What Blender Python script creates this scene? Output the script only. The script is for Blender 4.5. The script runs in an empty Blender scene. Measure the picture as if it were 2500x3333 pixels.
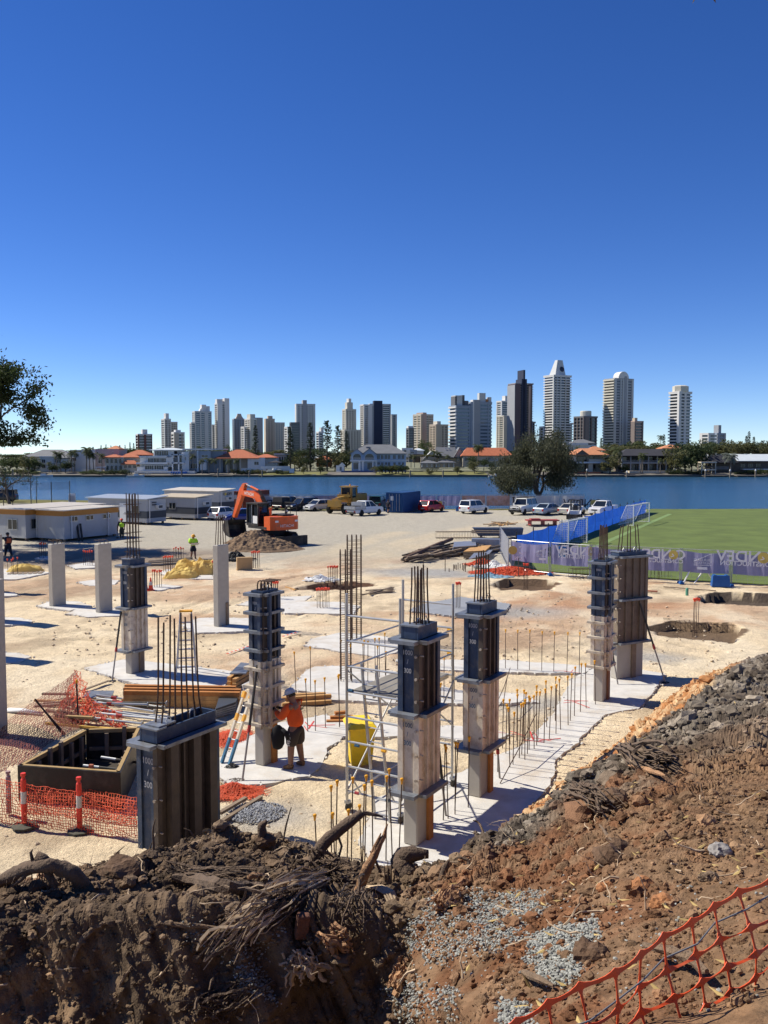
import bpy, math, random
import numpy as np
from mathutils import Vector, Matrix
random.seed(7); RNG = np.random.default_rng(7)
S = bpy.context.scene; COL = S.collection; D = bpy.data
PI = math.pi; R = math.radians
# ------------------------------------------------------------------ camera
CAMH = 7.5; FPX = 2880.0; PITCH = R(3.70)
cam = D.cameras.new('camera'); camo = D.objects.new('camera', cam); COL.objects.link(camo)
camo.location = (0, 0, CAMH); camo.rotation_euler = (PI/2 - PITCH, 0, 0)
cam.sensor_fit = 'VERTICAL'; cam.sensor_height = 36; cam.sensor_width = 27
cam.lens = 36*FPX/3333; cam.clip_end = 20000; cam.clip_start = 0.05
S.camera = camo
# ------------------------------------------------------------------ sky and sun
SUN_AZ = Vector((-0.94, 0.34)).normalized(); SUN_EL = R(46)
w = D.worlds.new('World'); S.world = w; w.use_nodes = True
nt = w.node_tree; bg = nt.nodes['Background']
sky = nt.nodes.new('ShaderNodeTexSky'); sky.sky_type = 'NISHITA'; sky.sun_disc = False
sky.sun_elevation = SUN_EL; sky.sun_rotation = math.atan2(SUN_AZ.x, SUN_AZ.y)
sky.air_density = 0.6; sky.dust_density = 0.0; sky.ozone_density = 4.0; sky.altitude = 0
hs = nt.nodes.new('ShaderNodeHueSaturation'); hs.inputs['Saturation'].default_value = 1.24; hs.inputs['Hue'].default_value = .514
nt.links.new(sky.outputs[0], hs.inputs['Color']); nt.links.new(hs.outputs[0], bg.inputs[0])
bg.inputs[1].default_value = 0.107
sun = D.lights.new('sun', 'SUN'); suno = D.objects.new('sun', sun); COL.objects.link(suno)
sun.energy = 5.0; sun.angle = R(0.53); sun.color = (1.0, 0.935, 0.81)
sd = Vector((SUN_AZ.x*math.cos(SUN_EL), SUN_AZ.y*math.cos(SUN_EL), math.sin(SUN_EL)))
suno.rotation_euler = sd.to_track_quat('Z', 'Y').to_euler(); suno.location = (-40, 20, 60)
vs = S.view_settings; vs.view_transform = 'Standard'; vs.look = 'None'; vs.exposure = 0.42; vs.gamma = 1
vs.use_curve_mapping = False
S.cycles.max_bounces = 6; S.cycles.transparent_max_bounces = 8
# ------------------------------------------------------------------ survey helpers (photo pixel -> place)
FW = Vector((0, math.cos(PITCH), -math.sin(PITCH))); UP = Vector((0, math.sin(PITCH), math.cos(PITCH)))
def ray(px, py):
    return Vector((1, 0, 0))*((px-1250)/FPX) + UP*((1666.5-py)/FPX) + FW
def P(px, py, z=0.0):
    d = ray(px, py); s = (z-CAMH)/d.z; return Vector((d.x*s, d.y*s, z))
def AT(px, py, Y):
    d = ray(px, py); s = Y/d.y; return Vector((d.x*s, Y, CAMH+d.z*s))
def ZA(py, Y):
    return AT(1250, py, Y).z
def XA(px, Y, py=1500): return AT(px, py, Y).x
def proj(X, Y, Z):
    z = Z-CAMH; f = Y*FW.y + z*FW.z; u = Y*UP.y + z*UP.z
    return 1250+FPX*X/f, 1666.5-FPX*u/f
# ------------------------------------------------------------------ noise
def _h(ix, iy, seed):
    n = (ix.astype(np.int64)*374761393 + iy.astype(np.int64)*668265263 + seed*1442695041) & 0x7fffffff
    n = ((n ^ (n >> 13))*1274126177) & 0x7fffffff
    return ((n ^ (n >> 16)) & 0xffff)/65535.0
def vn(x, y, seed=0):
    ix = np.floor(x); iy = np.floor(y); fx = x-ix; fy = y-iy
    fx = fx*fx*(3-2*fx); fy = fy*fy*(3-2*fy)
    a = _h(ix, iy, seed); b = _h(ix+1, iy, seed); c = _h(ix, iy+1, seed); d = _h(ix+1, iy+1, seed)
    return (a*(1-fx)+b*fx)*(1-fy) + (c*(1-fx)+d*fx)*fy
def fbm(x, y, seed=0, o=4):
    s = 0; a = .5; t = 0
    for i in range(o):
        s = s+a*vn(x*2**i+17*i, y*2**i-11*i, seed+i); t += a; a *= .5
    return s/t
def worley(x, y, seed):
    ix = np.floor(x); iy = np.floor(y); F1 = np.full(x.shape, 9.); F2 = np.full(x.shape, 9.); H = np.zeros(x.shape)
    for a in (-1, 0, 1):
        for b in (-1, 0, 1):
            d = np.hypot(ix+a+_h(ix+a, iy+b, seed)-x, iy+b+_h(ix+a, iy+b, seed+7)-y); n = d < F1
            F2 = np.where(n, F1, np.minimum(F2, d)); H = np.where(n, _h(ix+a, iy+b, seed+13), H); F1 = np.where(n, d, F1)
    return F1, F2, H
# ------------------------------------------------------------------ materials
MATS = {}
def mat(name, col, rough=.75, metal=0., var=.12, scale=3., bump=0., bscale=30., spec=.4, dirt=None, dscale=1.5, attr=None, alpha=None, coat=0):
    if name in MATS: return MATS[name]
    m = D.materials.new(name); m.use_nodes = True; t = m.node_tree; N = t.nodes; L = t.links
    b = N['Principled BSDF']
    b.inputs['Roughness'].default_value = rough; b.inputs['Metallic'].default_value = metal
    b.inputs['Specular IOR Level'].default_value = spec
    if coat: b.inputs['Coat Weight'].default_value = coat
    co = N.new('ShaderNodeTexCoord')
    c = (*col, 1)
    src = None
    if attr:
        a = N.new('ShaderNodeAttribute'); a.attribute_name = attr; src = a.outputs['Color']
    if var > 0:
        n = N.new('ShaderNodeTexNoise'); n.inputs['Scale'].default_value = scale; n.inputs['Detail'].default_value = 5
        n.inputs['Roughness'].default_value = .65
        L.new(co.outputs['Object'], n.inputs['Vector'])
        mr = N.new('ShaderNodeMapRange'); mr.inputs[1].default_value = .25; mr.inputs[2].default_value = .75
        mr.inputs[3].default_value = 1-var; mr.inputs[4].default_value = 1+var
        L.new(n.outputs[0], mr.inputs[0])
        mx = N.new('ShaderNodeMix'); mx.data_type = 'RGBA'; mx.blend_type = 'MULTIPLY'; mx.inputs[0].default_value = 1
        if src: L.new(src, mx.inputs[6])
        else: mx.inputs[6].default_value = c
        L.new(mr.outputs[0], mx.inputs[7]); src = mx.outputs[2]
    if dirt:
        n2 = N.new('ShaderNodeTexNoise'); n2.inputs['Scale'].default_value = dscale; n2.inputs['Detail'].default_value = 8
        n2.inputs['Roughness'].default_value = .7
        L.new(co.outputs['Object'], n2.inputs['Vector'])
        m2 = N.new('ShaderNodeMapRange'); m2.inputs[1].default_value = .5; m2.inputs[2].default_value = .72
        L.new(n2.outputs[0], m2.inputs[0])
        mx2 = N.new('ShaderNodeMix'); mx2.data_type = 'RGBA'
        L.new(m2.outputs[0], mx2.inputs[0])
        if src: L.new(src, mx2.inputs[6])
        else: mx2.inputs[6].default_value = c
        mx2.inputs[7].default_value = (*dirt, 1); src = mx2.outputs[2]
    if src: L.new(src, b.inputs['Base Color'])
    else: b.inputs['Base Color'].default_value = c
    if bump > 0:
        n3 = N.new('ShaderNodeTexNoise'); n3.inputs['Scale'].default_value = bscale; n3.inputs['Detail'].default_value = 6
        L.new(co.outputs['Object'], n3.inputs['Vector'])
        bp = N.new('ShaderNodeBump'); bp.inputs['Strength'].default_value = bump; bp.inputs['Distance'].default_value = .02
        L.new(n3.outputs[0], bp.inputs['Height']); L.new(bp.outputs[0], b.inputs['Normal'])
    if alpha is not None: b.inputs['Alpha'].default_value = alpha
    MATS[name] = m
    return m
def translucent(m, amt):   # thin cloth, netting and leaves let some light through
    t = m.node_tree; N = t.nodes; L = t.links; b = N['Principled BSDF']; o = N['Material Output']
    tr = N.new('ShaderNodeBsdfTranslucent'); mx = N.new('ShaderNodeMixShader'); mx.inputs[0].default_value = amt
    if b.inputs['Base Color'].links: L.new(b.inputs['Base Color'].links[0].from_socket, tr.inputs['Color'])
    else: tr.inputs['Color'].default_value = b.inputs['Base Color'].default_value
    L.new(b.outputs[0], mx.inputs[1]); L.new(tr.outputs[0], mx.inputs[2]); L.new(mx.outputs[0], o.inputs['Surface']); return m
def rockmesh(name, r, m, seed, amp=.55):
    V = np.array([tuple(v) for v in ICO[2][0]]); a = V[:, 0]*1.4+V[:, 2]*.9+seed*3.1; b = V[:, 1]*1.4-V[:, 2]*.7+seed*1.7
    k = r*(1+amp*(vn(a, b, seed)-.5)*1.4+amp*.7*(vn(a*2.3, b*2.3, seed+3)-.5)+amp*.4*(vn(a*6, b*6, seed+5)-.5))
    return npmesh(name, V*k[:, None]*np.array([1.15, 1, .8]), np.array(ICO[2][1]), m, False)
# ------------------------------------------------------------------ mesh builder
class MB:
    def __init__(s): s.v = []; s.f = []
    def quad(s, *p):
        i = len(s.v); s.v += [tuple(q) for q in p]; s.f.append(tuple(range(i, i+len(p)))); return s
    def hexa(s, p):
        i = len(s.v); s.v += [tuple(q) for q in p]
        for f in ((0, 3, 2, 1), (4, 5, 6, 7), (0, 1, 5, 4), (1, 2, 6, 5), (2, 3, 7, 6), (3, 0, 4, 7)):
            s.f.append(tuple(i+k for k in f))
        return s
    def box(s, x0, x1, y0, y1, z0, z1):
        return s.hexa([(x0, y0, z0), (x1, y0, z0), (x1, y1, z0), (x0, y1, z0), (x0, y0, z1), (x1, y0, z1), (x1, y1, z1), (x0, y1, z1)])
    def taper(s, x0, x1, y0, y1, z0, z1, ix, iy=None):
        iy = ix if iy is None else iy
        return s.hexa([(x0, y0, z0), (x1, y0, z0), (x1, y1, z0), (x0, y1, z0), (x0+ix, y0+iy, z1), (x1-ix, y0+iy, z1), (x1-ix, y1-iy, z1), (x0+ix, y1-iy, z1)])
    def beam(s, a, b, w, h, up=(0, 0, 1)):
        a = Vector(a); b = Vector(b); d = (b-a).normalized(); up = Vector(up)
        if abs(d.dot(up)) > .99: up = Vector((0, 1, 0))
        x = d.cross(up).normalized()*(w/2); y = x.cross(d).normalized()*(h/2)
        return s.hexa([a-x-y, a+x-y, a+x+y, a-x+y, b-x-y, b+x-y, b+x+y, b-x+y])
    def tube(s, pts, r, n=6, cap=True, jit=0, flat=1.0):
        pts = [Vector(p) for p in pts]; k = len(pts)
        rs = r if hasattr(r, '__len__') else [r]*k
        i0 = len(s.v); px = None
        for j, p in enumerate(pts):
            d = (pts[min(j+1, k-1)]-pts[max(j-1, 0)])
            d = d.normalized() if d.length > 1e-9 else Vector((0, 0, 1))
            if px is None:
                a = Vector((0, 0, 1)) if abs(d.z) < .9 else Vector((1, 0, 0))
                x = d.cross(a).normalized()
            else:
                x = (px - d*px.dot(d)); x = x.normalized() if x.length > 1e-6 else d.orthogonal().normalized()
            px = x; y = d.cross(x)
            for q in range(n):
                t = 2*PI*q/n; rr = rs[j]*(1+random.uniform(-jit, jit))
                s.v.append(tuple(p + x*(rr*math.cos(t)) + y*(rr*flat*math.sin(t))))
        for j in range(k-1):
            for q in range(n):
                a = i0+j*n+q; b = i0+j*n+(q+1) % n
                s.f.append((a, b, b+n, a+n))
        if cap:
            s.f.append(tuple(i0+q for q in reversed(range(n)))); s.f.append(tuple(i0+(k-1)*n+q for q in range(n)))
        return s
    def lathe(s, prof, n=12, c=(0, 0, 0), M=None):
        i0 = len(s.v)
        for r_, z in prof:
            for q in range(n):
                t = 2*PI*q/n; p = Vector((r_*math.cos(t), r_*math.sin(t), z))
                if M: p = M @ p
                s.v.append(tuple(p+Vector(c)))
        for j in range(len(prof)-1):
            for q in range(n):
                a = i0+j*n+q; b = i0+j*n+(q+1) % n
                s.f.append((a, b, b+n, a+n))
        s.f.append(tuple(i0+q for q in reversed(range(n)))); s.f.append(tuple(i0+(len(prof)-1)*n+q for q in range(n)))
        return s
    def prism(s, poly, z0, z1):
        n = len(poly); i = len(s.v)
        s.v += [(p[0], p[1], z0) for p in poly]+[(p[0], p[1], z1) for p in poly]
        s.f.append(tuple(i+k for k in reversed(range(n)))); s.f.append(tuple(i+n+k for k in range(n)))
        for k in range(n): s.f.append((i+k, i+(k+1) % n, i+n+(k+1) % n, i+n+k))
        return s
    def prismy(s, poly, y0, y1):   # polygon in xz, extruded along y
        n = len(poly); i = len(s.v)
        s.v += [(p[0], y0, p[1]) for p in poly]+[(p[0], y1, p[1]) for p in poly]
        s.f.append(tuple(i+k for k in range(n))); s.f.append(tuple(i+n+k for k in reversed(range(n))))
        for k in range(n): s.f.append((i+(k+1) % n, i+k, i+n+k, i+n+(k+1) % n))
        return s
    def ico(s, c, r, jit=.25, sc=(1, 1, 1), sub=0):
        V, F = ICO[sub]; i = len(s.v); rot = Matrix.Rotation(random.uniform(0, 6), 3, 'Z')
        for v in V:
            k = r*(1+random.uniform(-jit, jit)); p = rot @ Vector((v[0]*sc[0]*k, v[1]*sc[1]*k, v[2]*sc[2]*k))
            s.v.append((p.x+c[0], p.y+c[1], p.z+c[2]))
        s.f += [tuple(i+k for k in f) for f in F]; return s
    def xf(s, M, i0=0):
        for k in range(i0, len(s.v)): s.v[k] = tuple(M @ Vector(s.v[k]))
        return s
    def mesh(s, name, m, smooth=False):
        me = D.meshes.new(name); me.from_pydata(s.v, [], s.f); me.update()
        if m: me.materials.append(m if not isinstance(m, str) else MATS[m])
        if smooth: me.polygons.foreach_set('use_smooth', [True]*len(me.polygons))
        return me
    def build(s, name, m, parent=None, smooth=False):
        return link(name, s.mesh(name, m, smooth), parent)
def _icos():
    t = (1+5**.5)/2
    V = [Vector(v).normalized() for v in ((-1, t, 0), (1, t, 0), (-1, -t, 0), (1, -t, 0), (0, -1, t), (0, 1, t), (0, -1, -t), (0, 1, -t), (t, 0, -1), (t, 0, 1), (-t, 0, -1), (-t, 0, 1))]
    F = [(0, 11, 5), (0, 5, 1), (0, 1, 7), (0, 7, 10), (0, 10, 11), (1, 5, 9), (5, 11, 4), (11, 10, 2), (10, 7, 6), (7, 1, 8), (3, 9, 4), (3, 4, 2), (3, 2, 6), (3, 6, 8), (3, 8, 9), (4, 9, 5), (2, 4, 11), (6, 2, 10), (8, 6, 7), (9, 8, 1)]
    out = [(V, F)]
    for _ in range(2):
        V = list(V); cache = {}; F2 = []
        def mid(a, b):
            k = (min(a, b), max(a, b))
            if k not in cache: V.append(((V[a]+V[b])/2).normalized()); cache[k] = len(V)-1
            return cache[k]
        for a, b, c in F:
            x, y, z = mid(a, b), mid(b, c), mid(c, a); F2 += [(a, x, z), (b, y, x), (c, z, y), (x, y, z)]
        F = F2; out.append((V, F))
    return out
ICO = _icos()
def link(name, data, parent=None):
    o = D.objects.new(name, data); COL.objects.link(o)
    if parent: o.parent = parent
    return o
def tag(o, label, cat, group=None, kind=None):
    if label: o['label'] = label
    if cat: o['category'] = cat
    if group: o['group'] = group
    if kind: o['kind'] = kind
    return o
def thing(name, label, cat, loc=(0, 0, 0), rz=0, group=None):
    o = D.objects.new(name, None); COL.objects.link(o); o.location = loc; o.rotation_euler = (0, 0, rz)
    o.empty_display_size = .2
    return tag(o, label, cat, group)
def struct(o): o['kind'] = 'structure'; return o
def stuff(o): o['kind'] = 'stuff'; return o
def npmesh(name, V, F, m, smooth=True, col=None):
    me = D.meshes.new(name); V = np.asarray(V, np.float32); F = np.asarray(F, np.int32); k = F.shape[1]
    me.vertices.add(len(V)); me.vertices.foreach_set('co', V.ravel())
    me.loops.add(F.size); me.loops.foreach_set('vertex_index', F.ravel())
    me.polygons.add(len(F)); me.polygons.foreach_set('loop_start', np.arange(0, F.size, k, dtype=np.int32))
    me.polygons.foreach_set('use_smooth', np.full(len(F), smooth))
    if col is not None:
        a = me.color_attributes.new('col', 'FLOAT_COLOR', 'POINT')
        c4 = np.ones((len(V), 4), np.float32); c4[:, :3] = col; a.data.foreach_set('color', c4.ravel())
    me.update(calc_edges=True); me.validate()
    me.materials.append(m); return me
def gridF(nx, ny):
    i = np.arange(nx*ny).reshape(ny, nx)
    return np.stack([i[:-1, :-1], i[:-1, 1:], i[1:, 1:], i[1:, :-1]], -1).reshape(-1, 4)
_TXT = {}
def text_mesh(s, size, m, ext=.0, mirror=False, bold=0.0, align='CENTER'):
    key = (s, size, m.name, ext, mirror, bold, align)
    if key in _TXT: return _TXT[key]
    cu = D.curves.new('lettering', 'FONT'); cu.body = s; cu.size = size; cu.extrude = ext; cu.offset = bold
    cu.align_x = align; cu.align_y = 'CENTER'; cu.resolution_u = 3
    o = D.objects.new('lettering', cu); COL.objects.link(o)
    dg = bpy.context.evaluated_depsgraph_get(); dg.update()
    me = D.meshes.new_from_object(o.evaluated_get(dg)); D.objects.remove(o); D.curves.remove(cu)
    if mirror: me.transform(Matrix.Scale(-1, 4, (1, 0, 0))); me.flip_normals()
    me.materials.clear(); me.materials.append(m); _TXT[key] = me; return me
def text(s, size, m, loc, rot, parent=None, mirror=False, bold=0., sx=1., ext=.0):
    o = link('lettering', text_mesh(s, size, m, ext, mirror, bold), parent)
    o.location = loc; o.rotation_euler = rot; o.scale = (sx, 1, 1); return o
U = Vector((.515, .857, 0)); V_ = Vector((.857, -.515, 0)); UANG = math.atan2(.857, .515)
# footings poured in the ground: outline in photo pixels, label
PADS = [
 ([(270, 2178), (400, 2150), (560, 2165), (775, 2190), (725, 2245), (590, 2258), (430, 2228)], 'broad concrete footing under the half-stripped column form at left'),
 ([(594, 2037), (645, 2014), (815, 2014), (815, 2057), (635, 2063)], 'concrete footing under the bare column with rebar starters'),
 ([(118, 1976), (169, 1957), (256, 1960), (300, 1975), (225, 1990)], 'concrete footing under the leftmost whole bare column'),
 ([(215, 2001), (261, 1981), (389, 1981), (389, 2006), (287, 2011)], 'concrete footing under the second bare column'),
 ([(-60, 1855), (81, 1853), (163, 1866), (54, 1888), (-60, 1886)], 'concrete footing with four red-capped bars near the left edge'),
 ([(475, 1915), (526, 1903), (591, 1910), (515, 1925)], 'concrete footing beside the two traffic cones'),
 ([(254, 1896), (330, 1887), (385, 1890), (375, 1905), (290, 1909)], 'small concrete footing between the second column and its form'),
 ([(225, 1842), (290, 1832), (318, 1836), (312, 1849), (245, 1853)], 'small grey footing with red-capped bars behind the bare columns'),
 ([(115, 1820), (140, 1811), (165, 1813), (160, 1823)], 'small footing with a tight red-capped cluster near the offices'),
 ([(520, 1866), (545, 1855), (700, 1862), (740, 1875), (700, 1887), (560, 1885)], 'long footing beneath the yellow bulk bags'),
 ([(772, 1971), (845, 1947), (1015, 1942), (990, 1960), (1110, 1962), (1170, 1975), (1150, 2001), (930, 1998), (900, 1982)], 'stepped concrete footing with paired red caps left of the rebar cages'),
 ([(990, 2104), (1015, 2083), (1109, 2061), (1250, 2075), (1340, 2110), (1240, 2142), (1130, 2127)], 'concrete footing at the foot of the taller rebar cage'),
 ([(939, 2249), (1004, 2184), (1026, 2173), (1109, 2171), (1300, 2190), (1480, 2250), (1710, 2262), (1760, 2290), (1560, 2294), (1300, 2294), (1170, 2287), (1062, 2280), (1025, 2258)], 'long concrete footing from the shorter rebar cage across the site'),
 ([(1290, 2150), (1640, 2152), (1930, 2172), (1910, 2196), (1660, 2192), (1320, 2180)], 'narrow back footing with a sparse row of yellow-capped bars'),
 ([(715, 2475), (800, 2405), (905, 2358), (1050, 2332), (1130, 2342), (1300, 2360), (1500, 2368), (1660, 2392), (1600, 2424), (1400, 2402), (1120, 2402), (1062, 2440), (1052, 2490), (1000, 2532), (900, 2552), (760, 2565), (715, 2535)], 'concrete footing under the tall form and the orange-shirted worker'),
 ([(1230, 2870), (1170, 2740), (1225, 2600), (1500, 2520), (1600, 2470), (1700, 2430), (1800, 2330), (1860, 2215), (1960, 2165), (2165, 2196), (2130, 2250), (2085, 2310), (1968, 2328), (1880, 2420), (1810, 2480), (1790, 2560), (1700, 2660), (1560, 2800), (1480, 2900)], 'main diagonal strip footing carrying the right-hand column forms and yellow-capped bars'),
 ([(1380, 1968), (1500, 1945), (1660, 1968), (1640, 1998), (1500, 2010), (1330, 1990)], 'wet grey concrete footing behind the scaffold'),
 ([(-60, 1935), (40, 1930), (60, 1940), (-60, 1948)], 'sliver of footing at the left edge, farthest of three'), ([(-60, 2010), (60, 2013), (105, 2022), (95, 2034), (-60, 2042)], 'sliver of footing at the left edge, middle of three'), ([(-80, 2125), (60, 2128), (105, 2140), (60, 2160), (-80, 2168)], 'sliver of footing at the left edge, nearest of three'),
]
def rough_poly(px, step=.28, j=.05, seed=0):
    g = random.Random(seed); q = [P(a, b) for a, b in px]; out = []
    for i in range(len(q)):
        a, b = q[i], q[(i+1) % len(q)]; n = max(1, int((b-a).length/step))
        for k in range(n): p = a+(b-a)*(k/n); out.append((p.x+g.uniform(-j, j), p.y+g.uniform(-j, j)))
    ar = sum(out[i][0]*out[(i+1) % len(out)][1]-out[(i+1) % len(out)][0]*out[i][1] for i in range(len(out)))
    return out if ar > 0 else out[::-1]
PADP = [rough_poly(p, seed=i) for i, (p, l) in enumerate(PADS)]
# =================================================================== GROUND, WATER, FAR LAND
M_conc = mat('concrete', (.41, .38, .33), .85, var=.10, scale=2.5, bump=.25, bscale=60, dirt=(.36, .33, .28), dscale=1.2)
M_pad = mat('new_concrete', (.56, .54, .50), .85, var=.14, scale=2.2, bump=.4, bscale=25, dirt=(.47, .40, .31), dscale=.7)
M_steel = mat('rebar_steel', (.075, .045, .032), .75, .3, var=.3, scale=20)
def ground_mat():
    m = D.materials.new('site_sand'); m.use_nodes = True; t = m.node_tree; N = t.nodes; L = t.links; b = N['Principled BSDF']
    b.inputs['Roughness'].default_value = .95; b.inputs['Specular IOR Level'].default_value = .15
    a = N.new('ShaderNodeAttribute'); a.attribute_name = 'col'
    co = N.new('ShaderNodeTexCoord')
    def noise(sc, det, rough=.65, vec=None):
        n = N.new('ShaderNodeTexNoise'); n.inputs['Scale'].default_value = sc; n.inputs['Detail'].default_value = det
        n.inputs['Roughness'].default_value = rough; L.new(vec or co.outputs['Object'], n.inputs['Vector']); return n.outputs[0]
    def mul(c, f, lo, hi, a0=.3, a1=.7):
        r = N.new('ShaderNodeMapRange'); r.inputs[1].default_value = a0; r.inputs[2].default_value = a1
        r.inputs[3].default_value = lo; r.inputs[4].default_value = hi; L.new(f, r.inputs[0])
        x = N.new('ShaderNodeMix'); x.data_type = 'RGBA'; x.blend_type = 'MULTIPLY'; x.inputs[0].default_value = 1
        L.new(c, x.inputs[6]); L.new(r.outputs[0], x.inputs[7]); return x.outputs[2]
    c = mul(a.outputs['Color'], noise(3, 8), .86, 1.12)
    c = mul(c, noise(26, 6, .75), .70, 1.2); c = mul(c, noise(1.1, 4, .8), .9, 1.08)
    vo = N.new('ShaderNodeTexVoronoi'); vo.inputs['Scale'].default_value = 3.2; L.new(co.outputs['Object'], vo.inputs['Vector'])
    c = mul(c, vo.outputs['Distance'], .62, 1.0, .02, .09)
    L.new(c, b.inputs['Base Color'])
    bp = N.new('ShaderNodeBump'); bp.inputs['Strength'].default_value = 1.0; bp.inputs['Distance'].default_value = .09
    L.new(noise(9, 9, .7), bp.inputs['Height']); L.new(bp.outputs[0], b.inputs['Normal'])
    return m
M_ground = ground_mat(); MATS['site_sand'] = M_ground
def inpoly(x, y, poly):
    r = np.zeros(x.shape, bool); n = len(poly)
    for i in range(n):
        x0, y0 = poly[i][:2]; x1, y1 = poly[(i+1) % n][:2]
        c = ((y0 > y) != (y1 > y)) & (x < (x1-x0)*(y-y0)/(y1-y0+1e-12)+x0); r ^= c
    return r
def segd(x, y, a, b):
    ax, ay = a[:2]; bx, by = b[:2]; dx = bx-ax; dy = by-ay; t = np.clip(((x-ax)*dx+(y-ay)*dy)/(dx*dx+dy*dy), 0, 1)
    return np.hypot(x-ax-t*dx, y-ay-t*dy)
PITS = [([(958, 1917), (1040, 1898), (1110, 1893), (1205, 1900), (1215, 1910), (1110, 1918), (1030, 1921)], .35, (.11, .06, .04)),
        ([(1605, 1905), (1650, 1887), (1770, 1887), (1822, 1898), (1770, 1922), (1640, 1922)], .45, (.13, .085, .055)),
        ([(2275, 1945), (2330, 1928), (2520, 1935), (2560, 1975), (2400, 1968), (2300, 1962)], .6, (.09, .07, .055)),
        ([(2120, 2040), (2190, 2022), (2380, 2035), (2425, 2055), (2375, 2085), (2160, 2066)], .42, (.16, .11, .07))]
def build_ground():
    xi = np.arange(-36, 37, .17); yi = np.concatenate([np.arange(10, 40, .15), np.arange(40, 66, .24)])
    xs = np.concatenate([[-400, -250, -160, -110, -85, -70, -60], np.arange(-54, -36, 2), xi, np.arange(37.5, 60, 3), [65, 75, 90, 120, 180, 300]])
    ys = np.concatenate([[-60, -20, -5, 2, 6], yi, np.arange(66.5, 150, 1.5)])
    X, Y = np.meshgrid(xs, ys)
    X0 = X.copy()
    # shoreline: far edge of the land
    edge = np.interp(X, [-400, -60, -22, -5, 300], [160, 149, 140, 123, 123])
    ff = np.clip((Y-110)/(149.5-110), 0, 1); Y = np.where(Y > 110, 110+ff*(edge-110), Y)
    Z = (fbm(X*.25, Y*.25, 3, 4)-.5)*.16 + (fbm(X*1.1, Y*1.1, 9, 3)-.5)*.07 + (fbm(X*2.6, Y*2.6, 19, 2)-.5)*.06*(np.abs(X) < 36)*(Y < 62)
    Z *= np.clip((X+54)/10, 0, 1)*np.clip((60-X)/10, 0, 1)
    # colour of the soil itself
    def C(c): return np.array(c, float)
    n1 = fbm(X*.10, Y*.10, 21, 5); n2 = fbm(X*.5, Y*.35, 31, 5); n3 = fbm(X*.06+4, Y*.2, 41, 4)
    sand = C((.74, .60, .40)); pink = C((.50, .32, .20)); pale = C((.78, .66, .47)); gravel = C((.42, .39, .32)); brown = C((.26, .185, .12)); track = C((.55, .465, .33)); grey = C((.36, .35, .33))
    def mixc(A, Bc, f): return A*(1-f[..., None])+Bc*f[..., None]
    def ss(x, a, b): t = np.clip((x-a)/(b-a), 0, 1); return t*t*(3-2*t)
    c = np.broadcast_to(sand, X.shape+(3,)).copy()
    c = mixc(c, pink, ss(n1, .48, .62)*.75*ss(Y, 18, 34)); c = mixc(c, pale, ss(n2, .52, .7)*.7); c = mixc(c, brown, ss(n2, .44, .30)*.45)
    rust = C((.42, .20, .10)); c = mixc(c, rust, ss(fbm(X*.22+9, Y*.3, 77, 4), .6, .72)*.55*ss(Y, 34, 44))
    pxx, pyy = proj(X, np.maximum(Y, 1), Z*0)
    # car park gravel, with worn pale wheel tracks sweeping through it
    edgeY = 60 + (n1-.5)*16 - 9*np.clip((X+6)/18, 0, 1)*0 + np.clip((-X-8)/10, 0, 1)*5
    g = ss(Y, edgeY-7, edgeY+5); c = mixc(c, gravel, g*.96)
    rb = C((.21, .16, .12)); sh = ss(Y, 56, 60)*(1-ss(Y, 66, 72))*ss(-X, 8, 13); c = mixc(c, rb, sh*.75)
    trk = np.zeros_like(X)
    for pl in ([(1000, 1960), (1060, 1880), (1150, 1820), (1330, 1760), (1560, 1715), (1750, 1690)], [(1100, 1900), (1170, 1835), (1360, 1775), (1600, 1728)], [(980, 1900), (1020, 1830), (1150, 1775), (1300, 1735)]):
        q = [P(a, b) for a, b in pl]
        for i in range(len(q)-1): trk = np.maximum(trk, 1-np.clip((segd(X, Y, q[i], q[i+1])-.5)/1.6, 0, 1))
    c = mixc(c, track, trk*g*.9*(.4+n2))
    ruts = (np.sin((X*.857-Y*.515)*1.9+n1*9) > .55)*(Y > 30)*(Y < 66)*(n3 > .47); c = mixc(c, C((.60, .48, .33)), ruts*.35); Z -= ruts*.02
    for pl in ([(1020, 2010), (1110, 1935), (1250, 1905), (1500, 1880)], [(560, 2010), (800, 1930), (1000, 1880), (1200, 1850)], [(1480, 2075), (1750, 2040), (2000, 2070), (2300, 2130)], [(1560, 2110), (1900, 2075), (2250, 2150)], [(80, 2080), (300, 2060), (560, 2100)], [(1160, 2040), (1400, 2060), (1640, 2100)], [(640, 2300), (860, 2200), (1000, 2150)]):
        q = [P(a, b) for a, b in pl]
        for off in (-.9, .9):
            for i in range(len(q)-1):
                e = (q[i+1]-q[i]).normalized(); nn = Vector((-e.y, e.x, 0))*off; d_ = segd(X, Y, q[i]+nn, q[i+1]+nn); k_ = np.clip(1.3-d_/.24, 0, 1)*(n2 > .38); Z -= k_*.05; c *= (1-.16*k_)[..., None]; Z += .03*np.clip(1-np.abs(d_-.42)/.15, 0, 1)
    # grass verge along the river
    gr = ss(Y-edge, -14, -9)*(X < -20) + ss(Y, 119.8, 120.4)*(X > -20); gr = np.clip(gr, 0, 1)
    c = mixc(c, C((.16, .15, .05)), gr)
    # spots of grey spilled concrete and gravel
    for px_, py_, r_ in ((1330, 1862, 2.6), (1400, 1868, 2.0), (1480, 1872, 1.6), (1740, 2290, 1.2), (2110, 2140, 1.3), (1690, 1990, 2.0), (850, 2660, .9)):
        q = P(px_, py_); c = mixc(c, grey, np.clip(1.3-np.hypot((X-q.x)*.6, Y-q.y)/r_*(.6+n2), 0, 1)*.8)
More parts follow.
